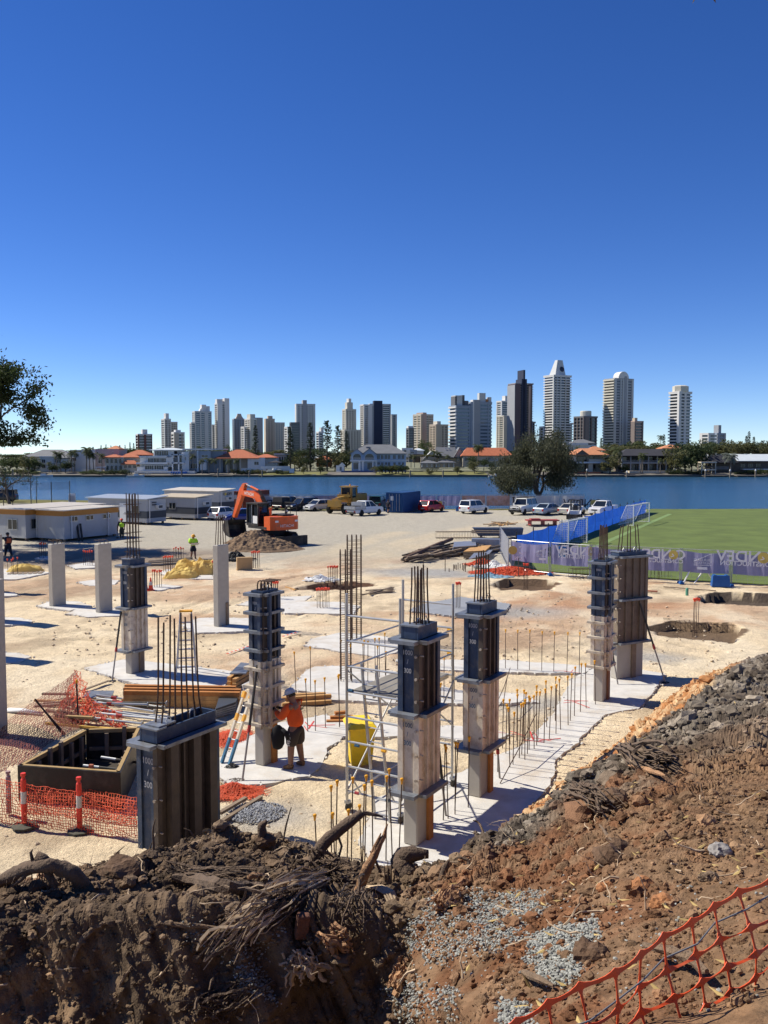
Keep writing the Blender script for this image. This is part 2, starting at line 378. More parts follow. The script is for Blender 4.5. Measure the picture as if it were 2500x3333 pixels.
    for poly, dep, cc in PITS:
        q = [P(a, b) for a, b in poly]; nz = (fbm(X*1.3, Y*1.3, 5, 3)-.5)*1.3
        cx = sum(v.x for v in q)/len(q); cy = sum(v.y for v in q)/len(q)
        m = inpoly(cx+(X-cx)*(1+nz*.35), cy+(Y-cy)*(1+nz*.35), q)
        Z = np.where(m, -dep*(.85+nz*.5), Z); big = inpoly(cx+(X-cx)*.92, cy+(Y-cy)*.92, q)
        c = np.where(big[..., None], C(cc)*(.8+n2[..., None]*.5), c)
        c = np.where(m[..., None], C(cc)*(.7+n2[..., None]*.6), c)
    for pp in PADP:
        cx = sum(v[0] for v in pp)/len(pp); cy = sum(v[1] for v in pp)/len(pp)
        Z = np.where(inpoly(cx+(X-cx)*.97, cy+(Y-cy)*.97, pp), -.06, Z)
    # river bank: the sheet's last rows fold down into the water
    Z = np.where(Y > edge-.01, -3, Z)
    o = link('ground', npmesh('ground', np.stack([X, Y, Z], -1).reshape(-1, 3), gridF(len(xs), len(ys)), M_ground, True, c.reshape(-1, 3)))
    struct(o); o['label'] = 'pale trampled sand of the building site running into a grey gravel car park'
build_ground()
# seawall of boulders and timber on the near bank is hidden behind the fence; water
def water_mat():
    m = mat('river_water', (.018, .066, .118), .22, var=.25, scale=.02, spec=.5); t = m.node_tree; N = t.nodes; L = t.links; b = N['Principled BSDF']
    co = N.new('ShaderNodeTexCoord'); mp = N.new('ShaderNodeMapping'); mp.inputs['Scale'].default_value = (.16, .8, 1); L.new(co.outputs['Object'], mp.inputs[0])
    n = N.new('ShaderNodeTexNoise'); n.inputs['Scale'].default_value = .9; n.inputs['Detail'].default_value = 7; n.inputs['Roughness'].default_value = .62; L.new(mp.outputs[0], n.inputs['Vector'])
    bp = N.new('ShaderNodeBump'); bp.inputs['Strength'].default_value = .8; bp.inputs['Distance'].default_value = 1.3
    L.new(n.outputs[0], bp.inputs['Height']); L.new(bp.outputs[0], b.inputs['Normal']); return m
wm = water_mat()
o = MB().quad((-2500, 90, -1.5), (2500, 90, -1.5), (2500, 380, -1.5), (-2500, 380, -1.5)).build('river', wm); struct(o)
M_grassfar = mat('far_lawn', (.17, .165, .055), .95, var=.3, scale=.15)
M_land = mat('far_ground', (.17, .17, .10), .95, var=.3, scale=.05)
FAR = 362.0
o = MB().quad((-9000, FAR+14, .3), (9000, FAR+14, .3), (9000, 15000, .3), (-9000, 15000, .3)).build('far_land', M_land); struct(o)
# far bank: low wall and sloping lawn in front of the houses
M_wall = mat('sea_wall_stone', (.10, .09, .075), .9, var=.35, scale=.5)
wallo = thing('sea_wall', 'low dark stone sea wall along the far river bank', 'wall', (0, FAR, 0))
for i in range(60):
    x0 = -300+i*10; MB().box(x0+.03, x0+9.97, random.uniform(-.08, .08), .9, -2.2, -.75+random.uniform(-.06, .06)).build('wall_panel', M_wall, wallo)
M_terr = mat('bank_paving', (.16, .145, .12), .9, var=.35, scale=.25)
for x0, x1, mm, nm in ((-1700, 838, M_terr, 'river_terrace'), (838, 1062, M_grassfar, 'river_lawn'), (1062, 1222, M_terr, 'river_terrace'), (1222, 1590, M_grassfar, 'river_lawn'), (1590, 4200, M_terr, 'river_terrace')):
    a = XA(x0, FAR); b = XA(x1, FAR)-.02
    o = MB().hexa([(a, FAR+.95, -2.2), (b, FAR+.95, -2.2), (b, FAR+15, -2.2), (a, FAR+15, -2.2), (a, FAR+.95, -.75), (b, FAR+.95, -.75), (b, FAR+15, .28), (a, FAR+15, .28)]).build(nm, mm); struct(o)
# playing field
def field_mat():
    m = mat('field_turf', (.102, .140, .030), .95, var=.28, scale=.35, bump=.5, bscale=8); return m
o = MB()
A = Vector((9.4, 62.6)); B = Vector((33.6, 113.5))
f0 = P(1668, 1858); f1 = P(2500, 1909)
poly = [(f0.x, f0.y+.1), (f1.x, f1.y+.2), (70, 36), (140, 36), (140, 120.6), (36, 120.6), (B.x, B.y), (A.x, A.y)]
o.prism(poly, .055, .10); o = o.build('playing_field', field_mat()); struct(o)
n_ = Vector((B.y-A.y, -(B.x-A.x))).normalized()
a = A+(B-A)*.03+n_*3.0; b = A+(B-A)*.97+n_*3.0
M_line = mat('field_line', (.16, .24, .08), .95, var=.2, scale=1)
dl = n_*.55
o = MB().prism([(a.x, a.y), (a.x+dl.x, a.y+dl.y), (b.x+dl.x, b.y+dl.y), (b.x, b.y)], .101, .108).build('field_edge_strip', M_line); struct(o)
# =================================================================== SKYLINE
M_glass = mat('tower_glass', (.03, .04, .055), .15, var=.3, scale=.2, spec=.6)
M_glassb = mat('tower_glass_blue', (.06, .10, .15), .12, var=.25, scale=.15, spec=.7)
W = {k: mat('facade_'+k, c, .8, var=.07, scale=.08) for k, c in dict(white=(.62, .61, .59), cream=(.55, .52, .44), beige=(.45, .38, .29), pink=(.42, .31, .26), grey=(.30, .31, .33), dgrey=(.13, .135, .15), blue=(.25, .30, .37), pale=(.50, .51, .50), navy=(.025, .035, .07), purple=(.10, .075, .09), brick=(.16, .07, .06), brown=(.17, .14, .13), tan=(.5, .42, .33), orange=(.5, .2, .08)).items()}
def tower(label, x0, x1, yt, Y, lf=.3, a=30, n=24, wall='white', slab=None, ts=.34, out=.5, wf=(), wl=(), glass=None, shafts=(), plant=(), lower=None, name='apartment_tower', ybase=None, z0=.2):
    a = R(a); cx = (XA(x0, Y)+XA(x1, Y))/2; Wd = XA(x1, Y)-XA(x0, Y); h = ZA(yt, Y)-z0
    w = (1-lf)*Wd/math.cos(a); d = max(lf*Wd/math.sin(a), 8) if a > .01 else 16
    t = thing(name, label, 'tower', (cx, Y, z0), a, 'skyline towers beyond the river')
    gm = glass or M_glass; wm_ = W[wall]; sm = W[slab or wall]; fh = h/n; X = w/2; Yd = d/2; ins = out+.15
    MB().box(-X+ins, X-ins, -Yd+ins, Yd-ins, 0, h-.2).build('glazing', gm, t)
    sl = MB().box(-X, X, -Yd, Yd, 0, fh*ts).mesh('floor_slab', sm)
    for i in range(n): link('floor_slab', sl, t).location = (0, 0, i*fh+fh*(1-ts))
    for (u0, u1) in wf:
        MB().box(-X+u0*w, -X+u1*w, -Yd-.12, -Yd+ins+.5, 0, h+.3).build('wall_pier', wm_, t)
    for (u0, u1) in wl:
        MB().box(-X-.12, -X+ins+.5, Yd-u1*d, Yd-u0*d, 0, h+.25).build('wall_pier', wm_, t)
    for (u0, u1, mm, ex) in shafts:
        MB().box(-X+u0*w, -X+u1*w, -Yd-.5, Yd*.5, 0, h+ex).build('service_shaft', W[mm], t)
    MB().box(-X-.1, X+.1, -Yd-.1, Yd+.1, h+.02, h+1.0).build('parapet', sm, t)
    for (u0, u1, mm, ex, e0) in plant:
        MB().box(-X+u0*w, -X+u1*w, -Yd*.6, Yd*.6, h+1.03+e0, h+1.03+ex).build('plant_room', W[mm], t)
    t['_'] = 0; del t['_']
    return t, w, d, h, fh
def piers(n, wd=.08): return [(i/n+(1/n-wd)/2*0, i/n+wd) for i in range(n)]+[(1-wd, 1)]
tower('squat red brick block with white balcony bands, leftmost of the skyline', 442, 498, 1416, 800, .28, 28, 10, 'brick', 'white', .22, .5, [(0, .06), (.42, .58), (.94, 1)], [(0, .1), (.9, 1)], plant=[(.35, .7, 'white', 4, 0)])
tower('white tower stepped down to the right, half behind a smaller flat-topped block', 525, 560, 1366, 1000, .5, 35, 19, 'pale', 'white', .4, .9, [(0, .1), (.45, .6), (.9, 1)], [(0, .08)], plant=[(.3, .8, 'white', 6, 0)])
tower('pale shoulder tower joined to a white stepped tower', 556, 578, 1376, 1003, .15, 25, 18, 'cream', None, .45, .4, piers(3, .1), [(0, .5)])
tower('low black and white banded block with tan side wall', 557, 604, 1410, 850, .35, 28, 9, 'tan', 'white', .35, .6, [(0, .45), (.7, .8), (.95, 1)], [(0, .05)], plant=[(.2, .7, 'white', 2, 0)])
t, w_, d_, h_, fh_ = tower('broad stepped blue and white tower with rounded white crest', 626, 692, 1342, 950, .25, 25, 24, 'pale', 'pale', .38, .6, [(0, .06), (.3, .38), (.58, .8), (.95, 1)], piers(2, .15), glass=M_glassb, plant=[(.45, .72, 'white', 7, 0)])
MB().prismy([(-6, 8), (-5, 10.5), (-2, 12.5), (2, 13.5), (5, 13.5), (5, 8)], -3, 3).build('crest', W['white'], t).location = (3, 0, h_-6.9)
tower('lower left shoulder of the blue and white stepped tower', 619, 640, 1378, 945, .3, 25, 19, 'pale', 'white', .35, .8, [(0, .1), (.9, 1)], [(0, .1)], glass=M_glassb)
tower('slim pale annex between two tall white towers', 688, 702, 1385, 990, .2, 25, 17, 'pale', 'pale', .4, .4, piers(2, .2))
tower('slim tall white tower with curved balconies and taller right shaft', 700, 749, 1315, 960, .28, 28, 27, 'white', 'white', .36, 1.0, [(0, .42), (.72, 1)], [(.0, .1)], shafts=[(.6, 1.0, 'white', 6)], plant=[(.02, .5, 'white', 4, 0)])
t, w_, d_, h_, fh_ = tower('dark blue tower with pale flared pagoda cap', 757, 803, 1366, 980, .2, 22, 19, 'blue', 'grey', .28, .7, piers(5, .07), piers(2, .1), glass=M_glassb)
MB().taper(-w_*.32, w_*.32, -d_*.3, d_*.3, 0, 2.6, w_*.1).taper(-w_*.2, w_*.2, -d_*.18, d_*.18, 2.61, 5.5, w_*.05).build('pagoda_cap', W['tan'], t).location = (0, 0, h_+1.05)
tower('white rounded stepped tower with balconies, behind a tall pine', 796, 857, 1366, 930, .4, 33, 20, 'cream', 'white', .4, 1.0, [(0, .3), (.5, .62), (.92, 1)], [(0, .08), (.5, .58)], shafts=[(.55, 1.0, 'grey', 2)], plant=[(.1, .5, 'cream', 4.5, 0)])
tower('low white stepped wing at the foot of the rounded tower', 786, 806, 1392, 925, .5, 35, 15, 'white', 'white', .42, 1.0, [(0, .2)], [(0, .1)])
tower('tan and cream apartment tower with small punched windows', 862, 894, 1366, 960, .12, 20, 20, 'tan', 'tan', .62, .3, [(0, .3), (.45, .6), (.75, 1)], [(0, 1)], plant=[(.3, .8, 'tan', 3, 0)])
tower('pale cream tower right of the tan tower', 892, 926, 1378, 965, .1, 20, 18, 'cream', 'pale', .55, .3, piers(4, .14), [(0, 1)])
tower('white balcony tower in front of a dark glass slab', 926, 950, 1392, 900, .45, 30, 14, 'white', 'white', .4, 1.0, [(0, .1), (.8, 1)], [(.0, .1)])
tower('dark glass slab block with slanted roof line', 944, 976, 1378, 905, .1, 15, 15, 'dgrey', 'dgrey', .2, .3, [(0, .05), (.95, 1)], [(0, .2)])
tower('tall white tower with flat roof and grey central stripe', 960, 1028, 1318, 1000, .12, 14, 25, 'pale', 'pale', .5, .3, [(0, .10), (.17, .27), (.62, .68), (.75, .81), (.88, 1)], [(0, 1)], shafts=[(.34, .55, 'grey', 5)])
tower('small white and blue stepped block between two pines', 1030, 1055, 1408, 880, .35, 25, 12, 'blue', 'white', .35, .7, [(0, .1), (.6, .75)], [(0, .1)], plant=[(.5, 1, 'pale', 4, 0)])
tower('cream ziggurat tower, its tall narrow upper stage', 1114, 1160, 1335, 940, .28, 26, 24, 'cream', 'cream', .42, .7, piers(4, .1), piers(2, .15), plant=[(.2, .75, 'cream', 7, 0), (.35, .6, 'white', 11, 7.05)])
tower('cream ziggurat tower, its broad lower stage', 1108, 1176, 1402, 925, .22, 24, 15, 'cream', 'cream', .42, .8, piers(6, .06), piers(2, .12))
tower('white side wing with balconies on the left of the navy tower', 1172, 1214, 1320, 950, .3, 28, 27, 'white', 'white', .42, .8, [(0, .12), (.5, .9)], [(0, .1)])
tower('tower with broad navy blue central panel and white wings', 1198, 1272, 1318, 955, .08, 12, 27, 'grey', 'pale', .4, .5, [(.12, .2), (.58, .64), (.93, 1)], [(0, 1)], shafts=[(.2, .6, 'navy', 4.2)])
tower('pale annex on the right of the navy panelled tower', 1270, 1290, 1352, 975, .1, 15, 22, 'pale', 'blue', .35, .4, [(0, .3), (.7, 1)], [(0, 1)])
tower('narrow dark block with white cap left of the beige tower', 1324, 1345, 1397, 860, .2, 18, 13, 'dgrey', 'dgrey', .3, .4, [(0, .1), (.9, 1)], [(0, .2)], plant=[(0, 1, 'white', 2, 0)])
tower('beige tower with pink shaded side and stepped roof', 1344, 1410, 1352, 900, .38, 35, 20, 'beige', 'cream', .5, .5, [(0, .45), (.6, .68), (.8, .86), (.95, 1)], [(0, .12), (.45, .6), (.88, 1)], shafts=[(.12, .42, 'pink', 2.5)])
tower('shorter beige block with rooftop terraces', 1398, 1458, 1385, 870, .32, 30, 15, 'beige', 'tan', .45, .7, [(0, .5), (.62, .75), (.9, 1)], [(0, .1), (.4, .5)], plant=[(.2, .5, 'cream', 3, 0)])
t, w_, d_, h_, fh_ = tower('grey glass tower with white curved balconies and dark barrel-vault penthouse', 1462, 1530, 1324, 900, .28, 25, 16, 'blue', 'blue', .55, .5, [(0, .04), (.9, 1)], [(.85, 1)], glass=M_glassb, plant=[(.05, .6, 'pale', 10, 0), (.02, .16, 'dgrey', 9, 0), (.52, .68, 'dgrey', 10.5, 0), (.6, .95, 'dgrey', 5, 0)])
bl = MB().box(-w_/2-1.2, w_/2*.05-w_/2, -d_/2-1.0, d_/2, 0, 1.5).mesh('balcony', W['white'])
for i in range(16): link('balcony', bl, t).location = (0, 0, i*fh_+fh_*.5)
tower('grey-blue tower with white vertical edge and roof blade, right of the curved glass tower', 1522, 1600, 1312, 905, .1, 16, 17, 'blue', 'blue', .5, .4, [(0, .08), (.4, .45), (.8, .84)], [(0, 1)], glass=M_glassb, shafts=[(.08, .14, 'white', 3), (.14, .42, 'grey', 3)], plant=[(.42, .72, 'pale', 9, 0), (.86, 1, 'pale', 5, 0), (.74, .84, 'orange', 3, 0)])
tower('white stacked-balcony tower behind the purple tower', 1615, 1660, 1308, 1050, .3, 28, 27, 'white', 'white', .34, 1.0, [(0, .1)], [(0, .08)], plant=[(.5, 1, 'white', 6, 0)])
tower('cream lower tower with green balconies left of the purple tower', 1616, 1656, 1356, 960, .5, 34, 21, 'cream', 'cream', .4, .8, [(0, .5)], [(0, .1), (.3, .4)])
t, w_, d_, h_, fh_ = tower('tall purple-brown tower with black mast fin and sawtooth balconies', 1653, 1732, 1252, 900, .22, 20, 32, 'purple', 'grey', .22, .9, [(0, .28), (.72, .94)], [(0, 1)], shafts=[(.33, .62, 'navy', 5), (.42, .52, 'navy', 14)])
MB().box(-w_*.5-.7, -w_*.5-.2, -d_*.5, d_*.5, 0, h_-1).build('side_wall', W['grey'], t)
MB().box(w_*.22, w_*.32, -d_*.5-.9, -d_*.2, 0, h_-2).build('pink_fin', W['pink'], t)
tower('small blue annex at the foot of the purple tower', 1724, 1738, 1376, 905, .1, 15, 16, 'blue', 'grey', .3, .6, [(0, .2)], [(0, 1)])
t, w_, d_, h_, fh_ = tower('tallest tower, white balcony bands and wedge-shaped crown with a round emblem', 1767, 1856, 1226, 880, .28, 28, 33, 'pale', 'white', .42, .9, [(.17, .2), (.37, .42), (.66, .7)], [(.9, 1)])
cr = MB().hexa([(-w_*.3, -d_*.3, 0), (w_*.28, -d_*.3, 0), (w_*.28, d_*.3, 0), (-w_*.3, d_*.3, 0), (-w_*.08, -d_*.12, 15), (w_*.2, -d_*.12, 15), (w_*.2, d_*.12, 15), (-w_*.08, d_*.12, 15)]).build('wedge_crown', W['pale'], t)
cr.location = (0, 0, h_+1.05)
MB().lathe([(2.6, 0), (2.6, .3)], 20, (w_*.1, 0, 0), Matrix.Rotation(R(78), 3, 'X')).build('emblem_disc', W['navy'], cr).location = (0, -d_*.3+1.1, 6)
tower('small white block at the left foot of the tallest tower', 1759, 1775, 1391, 890, .3, 25, 13, 'white', 'white', .35, .5, [(0, .2)], [(0, .2)])
tower('small balcony block at the right foot of the tallest tower', 1850, 1860, 1380, 890, .2, 15, 15, 'blue', 'white', .35, .8)
t, w_, d_, h_, fh_ = tower('mid-height dark brown block with white rooftop drum', 1867, 1942, 1359, 800, .3, 28, 14, 'brown', 'dgrey', .2, .8, [(.12, .4), (.55, .62), (.9, .95)], piers(3, .06))
MB().lathe([(5, 0), (5, 4.2), (4.6, 4.8)], 16).build('rooftop_drum', W['cream'], t).location = (0, 0, h_+1.05)
t, w_, d_, h_, fh_ = tower('tall pale grey tower with white domed roof and cream side balconies', 1963, 2057, 1237, 870, .25, 27, 30, 'pale', 'grey', .62, .4, [(0, .1), (.3, .36), (.42, .7), (.9, 1)], [(0, .1)], shafts=[(.5, .62, 'grey', 3)])
bl = MB().box(-w_/2-1.3, -w_/2-.2, -d_/2, d_/2, 0, 1.3).mesh('balcony', W['cream'])
for i in range(30): link('balcony', bl, t).location = (0, 0, i*fh_+fh_*.5)
pr = [(6.5*math.cos(q), 6.5*math.sin(q)+.0) for q in np.linspace(0, PI, 12)]
MB().prismy(pr, -8, 0).build('dome', W['white'], t).location = (-1, 0, h_+1.05)
ri = MB()
for q in np.linspace(0, PI, 9): ri.tube([(-1+6.3*math.cos(q), -5*k, h_+1.1+6.3*math.sin(q)) for k in (0, 1)] if 0 else [(5.2*math.sin(v)*math.cos(q)+3.8, -5*math.cos(v)*.4-4, h_+1.1+6.2*math.sin(v)*math.sin(q)) for v in np.linspace(.1, PI/2, 5)], .18, 4)
ri.build('dome_lattice', W['white'], t)
tower('small brown banded block behind the pale domed tower', 2054, 2088, 1374, 850, .1, 15, 14, 'brown', 'pink', .4, .5, [(.8, 1)], [(0, 1)], plant=[(.1, .4, 'beige', 3, 0)])
t, w_, d_, h_, fh_ = tower('white tower standing alone at right with octagonal crown', 2174, 2246, 1279, 860, .3, 28, 22, 'white', 'white', .42, 1.0, [(.0, .16), (.42, .56)], [(.82, 1)])
MB().lathe([(7.5, 0), (7.5, 5), (5, 6)], 8).build('octagon_crown', W['cream'], t).location = (-1, -1, h_+1.05)
tower('distant low grey and white blocks above the treetops at right', 2278, 2322, 1412, 1300, .4, 30, 8, 'white', 'white', .35, .5, [(0, .3)], [(0, .3)])
tower('distant grey block with square rooftop tower above the treetops', 2310, 2358, 1412, 1350, .3, 25, 8, 'grey', 'blue', .4, .3, [(0, .3), (.7, 1)], [(0, .5)], plant=[(.3, .62, 'grey', 12, 0)])
for (x, y0, n_) in ((303, 1435, 'thin distant chimney stack above the pink-walled house'), (390, 1430, 'thin distant mast beside the brick tower')):
    Yd = 900; c = AT(x, 1462, Y=Yd); m_ = MB().lathe([(1.0, 0), (.7, ZA(y0, Yd)-c.z)], 8).lathe([(1.2, -2.5), (1.2, -1.9)], 8, (0, 0, ZA(y0, Yd)-c.z)).build('mast', W['dgrey']); m_.location = (c.x, Yd, c.z-6); tag(m_, n_, 'mast')
# =================================================================== HOUSES ON THE FAR BANK
HM = dict(white=mat('house_white', (.62, .62, .60), .8, var=.06, scale=.3), cream=mat('house_cream', (.52, .46, .36), .8, var=.08, scale=.3), pinkw=mat('house_pink', (.42, .35, .34), .8, var=.08, scale=.3), bluew=mat('house_blue', (.36, .44, .55), .75, var=.06, scale=.3), grey=mat('house_grey', (.34, .35, .36), .8, var=.08, scale=.3), tile=mat('terracotta_tile', (.42, .13, .06), .8, var=.25, scale=1.2, bump=.5, bscale=4), tile2=mat('orange_tile', (.50, .21, .10), .8, var=.25, scale=1.2, bump=.5, bscale=4), slate=mat('slate_roof', (.16, .165, .175), .7, var=.15, scale=.5), dark=mat('dark_roof', (.035, .035, .042), .8, var=.2, scale=.5), glass=mat('house_glass', (.025, .03, .035), .12, var=.2, scale=.5, spec=.6), metal=mat('pale_metal_roof', (.55, .60, .62), .5, var=.08, scale=.3), timber=mat('jetty_timber', (.20, .165, .125), .9, var=.25, scale=1), brown=mat('house_brown', (.14, .11, .085), .85, var=.2, scale=.4), pool=mat('pool_tile', (.02, .025, .14), .3), bluec=mat('blue_canvas', (.04, .13, .40), .7))
class House:
    def __init__(s, label, px, Y, base=.0, name='house', cat='house'):
        s.Y = Y; s.x = XA(px, Y); s.t = thing(name, label, cat, (s.x, Y, base), 0); s.b = base
    def X(s, px): return XA(px, s.Y)-s.x
    def Z(s, py): return ZA(py, s.Y)-s.b
    def box(s, name, m, x0, x1, y0, y1, d0=0., d1=8., par=None):
        return MB().box(s.X(x0), s.X(x1), d0, d1, s.Z(y1), s.Z(y0)).build(name, HM[m], par or s.t)
    def win(s, x0, x1, y0, y1, d=0., fm='white', mull=1):
        X0, X1, Z0, Z1 = s.X(x0), s.X(x1), s.Z(y1), s.Z(y0)
        f = MB(); fw = .14
        f.box(X0-fw, X0, d-.10, d, Z0, Z1).box(X1, X1+fw, d-.10, d, Z0, Z1).box(X0-fw, X1+fw, d-.10, d, Z1, Z1+fw).box(X0-fw, X1+fw, d-.13, d, Z0-fw, Z0)
        for k in range(1, mull+1):
            xm = X0+(X1-X0)*k/(mull+1); f.box(xm-.05, xm+.05, d-.08, d-.012, Z0, Z1)
        f = f.build('window', HM[fm], s.t)
        MB().box(X0, X1, d-.01, d+.01, Z0, Z1).build('pane', HM['glass'], f); return f
    def hip(s, m, x0, x1, ye, yr, d0, d1, ins=None, oh=.6, gable=False):
        X0, X1, Z0, Z1 = s.X(x0)-oh, s.X(x1)+oh, s.Z(ye), s.Z(yr); d0 -= oh; d1 += oh; ym = (d0+d1)/2
        i = 0 if gable else (ins if ins is not None else min((d1-d0)/2, (X1-X0)*.42))
        m_ = MB(); v = [(X0, d0, Z0), (X1, d0, Z0), (X1, d1, Z0), (X0, d1, Z0), (X0+i, ym, Z1), (X1-i, ym, Z1)]
        m_.v = v+[(p[0], p[1], Z0-.25) for p in v[:4]]; m_.f = [(0, 1, 5, 4), (1, 2, 5), (2, 3, 4, 5), (3, 0, 4), (9, 8, 7, 6), (6, 7, 1, 0), (7, 8, 2, 1), (8, 9, 3, 2), (9, 6, 0, 3)]
        return m_.build('roof', HM[m], s.t)
    def gablef(s, m, x0, x1, ye, yr, d0, d1, oh=.5, wall=None):   # gable facing the river
        X0, X1, Z0, Z1 = s.X(x0), s.X(x1), s.Z(ye), s.Z(yr); xm = (X0+X1)/2
        if wall: MB().prismy([(X0, Z0), (X1, Z0), (xm, Z1)], d0, d1).build('gable_wall', HM[wall], s.t)
        m_ = MB(); sl = (Z1-Z0)/(xm-X0)
        for sg, xa in ((1, X0), (-1, X1)):
            a = Vector((xa-sg*oh, 0, Z0-oh*sl)); b = Vector((xm, 0, Z1))
            m_.hexa([(a.x, d0-oh, a.z), (b.x, d0-oh, b.z), (b.x, d1, b.z), (a.x, d1, a.z), (a.x, d0-oh, a.z+.3), (b.x, d0-oh, b.z+.3), (b.x, d1, b.z+.3), (a.x, d1, a.z+.3)])
        return m_.build('roof', HM[m], s.t)
    def col(s, x, y0, y1, d, r=.2, m='white'):
        return MB().lathe([(r*1.4, s.Z(y1)), (r*1.4, s.Z(y1)+.25), (r, s.Z(y1)+.3), (r*.9, s.Z(y0)-.3), (r*1.3, s.Z(y0))], 8, (s.X(x), d, 0)).build('column', HM[m], s.t)
    def arch(s, x0, x1, y0, y1, d, m='white', n=10):   # arched opening: dark pane with a raised surround
        X0, X1, Z0, Z1 = s.X(x0), s.X(x1), s.Z(y1), s.Z(y0); xm = (X0+X1)/2; r = (X1-X0)/2; zc = Z1-r*.8
        poly = [(X0, Z0), (X1, Z0)]+[(xm+r*math.cos(q), zc+r*.8*math.sin(q)) for q in np.linspace(0, PI, n)]
        f = MB().prismy([(xm+(p[0]-xm)*1.12, Z0+(p[1]-Z0)*1.06) for p in poly], d-.10, d-.02).build('window', HM[m], s.t)
        MB().prismy(poly, d-.16, d-.11).build('pane', HM['glass'], f); return f
    def rail(s, x0, x1, y0, y1, d, m='white', n=None):
        X0, X1, Z0, Z1 = s.X(x0), s.X(x1), s.Z(y1), s.Z(y0); m_ = MB().box(X0, X1, d-.05, d+.05, Z1-.1, Z1).box(X0, X1, d-.05, d+.05, Z0, Z0+.1)
        for k in np.arange(X0, X1, .35): m_.box(k, k+.1, d-.03, d+.03, Z0+.1, Z1-.1)
        return m_.build('balustrade', HM[m], s.t)
h = House('cream house with a broad grey hipped roof, leftmost on the far bank', 150, 395)
h.box('wall', 'cream', 82, 232, 1486, 1545, 0, 12); h.hip('slate', 80, 232, 1486, 1463, 0, 12)
for x in (92, 112, 190, 212): h.win(x, x+9, 1493, 1503)
h = House('white two-storey house with arched upper window and open porch', 150, 378)
h.box('wall', 'white', 131, 174, 1487, 1544, 0, 9); h.win(137, 147, 1496, 1506); h.win(137, 147, 1513, 1523, fm='cream'); h.box('parapet', 'white', 129, 176, 1485, 1489, -.4, 9.4); h.box('garden_wall', 'white', 128, 172, 1536, 1546, -3, -2.6)
h = House('white house with pale blue glass balcony beside palms', 190, 380)
h.box('wall', 'white', 168, 222, 1492, 1545, 0, 8); h.win(170, 182, 1494, 1505, fm='white'); h.win(186, 196, 1496, 1506); h.win(172, 184, 1514, 1526); h.hip('slate', 165, 225, 1490, 1480, 0, 8); h.box('balcony', 'white', 168, 200, 1507, 1509, -1.5, 0)
h = House('large plain cream house with blank river wall and palms', 300, 386)
h.box('wall', 'white', 228, 310, 1464, 1540, 0, 14); h.box('wall', 'pinkw', 305, 384, 1461, 1540, 1, 14); h.hip('tile2', 350, 382, 1461, 1450, 2, 9)
h.win(314, 319, 1470, 1477, 1); h.win(364, 368, 1470, 1478, 1); h.win(232, 248, 1490, 1500); h.win(318, 330, 1498, 1508, 1)
h.box('terrace', 'white', 245, 345, 1529, 1534, -6, 0); h.rail(248, 340, 1526, 1533, -6); h.box('sea_terrace', 'cream', 228, 350, 1536, 1548, -6, -.5)
h = House('terracotta-roofed villa with a row of arched upper windows', 400, 376)
h.box('wall', 'cream', 341, 402, 1488, 1535, 0, 9); h.box('wall', 'cream', 400, 478, 1488, 1535, 1.5, 12); h.box('wall', 'cream', 400, 446, 1510, 1535, -1, 1.5)
h.hip('tile', 339, 388, 1488, 1479, -.3, 9.3); h.hip('tile', 398, 476, 1480, 1464, 5, 13); h.hip('tile', 386, 450, 1488, 1477, 1.4, 8); h.hip('tile', 400, 448, 1510, 1498, -1.2, 1.8, ins=2.0)
for x in (346, 360, 374, 388): h.arch(x, x+8, 1493, 1507, 0); h.arch(x, x+8, 1515, 1529, 0)
for x in (406, 420, 436): h.win(x, x+8, 1514, 1523, -1, 'cream')
h.box('pergola', 'white', 316, 348, 1519, 1522, -2, 3); [h.col(x, 1522, 1534, -1.8, .15) for x in (318, 332, 346)]
h = House('long white modern house of stacked terraces with glass walls', 580, 372)
h.box('wall', 'white', 445, 545, 1520, 1546, 0, 14); h.box('wall', 'white', 452, 560, 1489, 1520, 2, 14); h.box('wall', 'white', 492, 570, 1463, 1487, 4, 14); h.box('wall', 'grey', 560, 720, 1468, 1540, 4, 14)
h.box('slab', 'white', 444, 545, 1505, 1511, -.5, 3); h.box('slab', 'white', 450, 540, 1484, 1489, 1, 5)
h.hip('metal', 484, 590, 1464, 1457, 3, 14); h.box('flat_roof', 'white', 590, 724, 1460, 1464, 2.5, 14.5)
h.box('tower_wall', 'white', 590, 613, 1471, 1535, 1, 5); h.box('wall', 'grey', 642, 684, 1468, 1505, 1, 4.5); h.box('frame_wall', 'white', 640, 645, 1466, 1535, .6, 5); h.box('frame_wall', 'white', 652, 672, 1504, 1530, -.5, 2)
for a_, b_, c_, d_, e_ in ((497, 518, 1468, 1482, 4), (520, 540, 1468, 1482, 4), (478, 494, 1492, 1505, 2), (496, 516, 1492, 1505, 2), (518, 536, 1492, 1505, 2), (472, 500, 1515, 1528, 0), (502, 532, 1515, 1528, 0)): h.win(a_, b_, c_, d_, e_, 'white', 3)
h.win(600, 604, 1487, 1498, 1); h.win(655, 676, 1481, 1488, 1); h.win(578, 588, 1490, 1505, 4, 'white', 1); h.win(614, 638, 1509, 1525, 4, 'white', 2); h.win(650, 718, 1469, 1473, 4-.02, 'white', 6) if 0 else None
for x in (560, 580): h.box('frame', 'white', x, x+4, 1478, 1533, -.4, .4)
h.box('frame', 'white', 560, 598, 1478, 1482, -.4, 4); h.box('frame', 'white', 553, 600, 1505, 1509, -.4, 4); h.box('terrace', 'white', 445, 640, 1533, 1540, -4, 0)
h.rail(415, 550, 1532, 1538, -4.2)
h.box('blue_cover', 'bluec', 566, 616, 1533, 1540, -5.5, -4.3); h.box('sea_terrace', 'white', 590, 645, 1541, 1549, -6, -5.6)
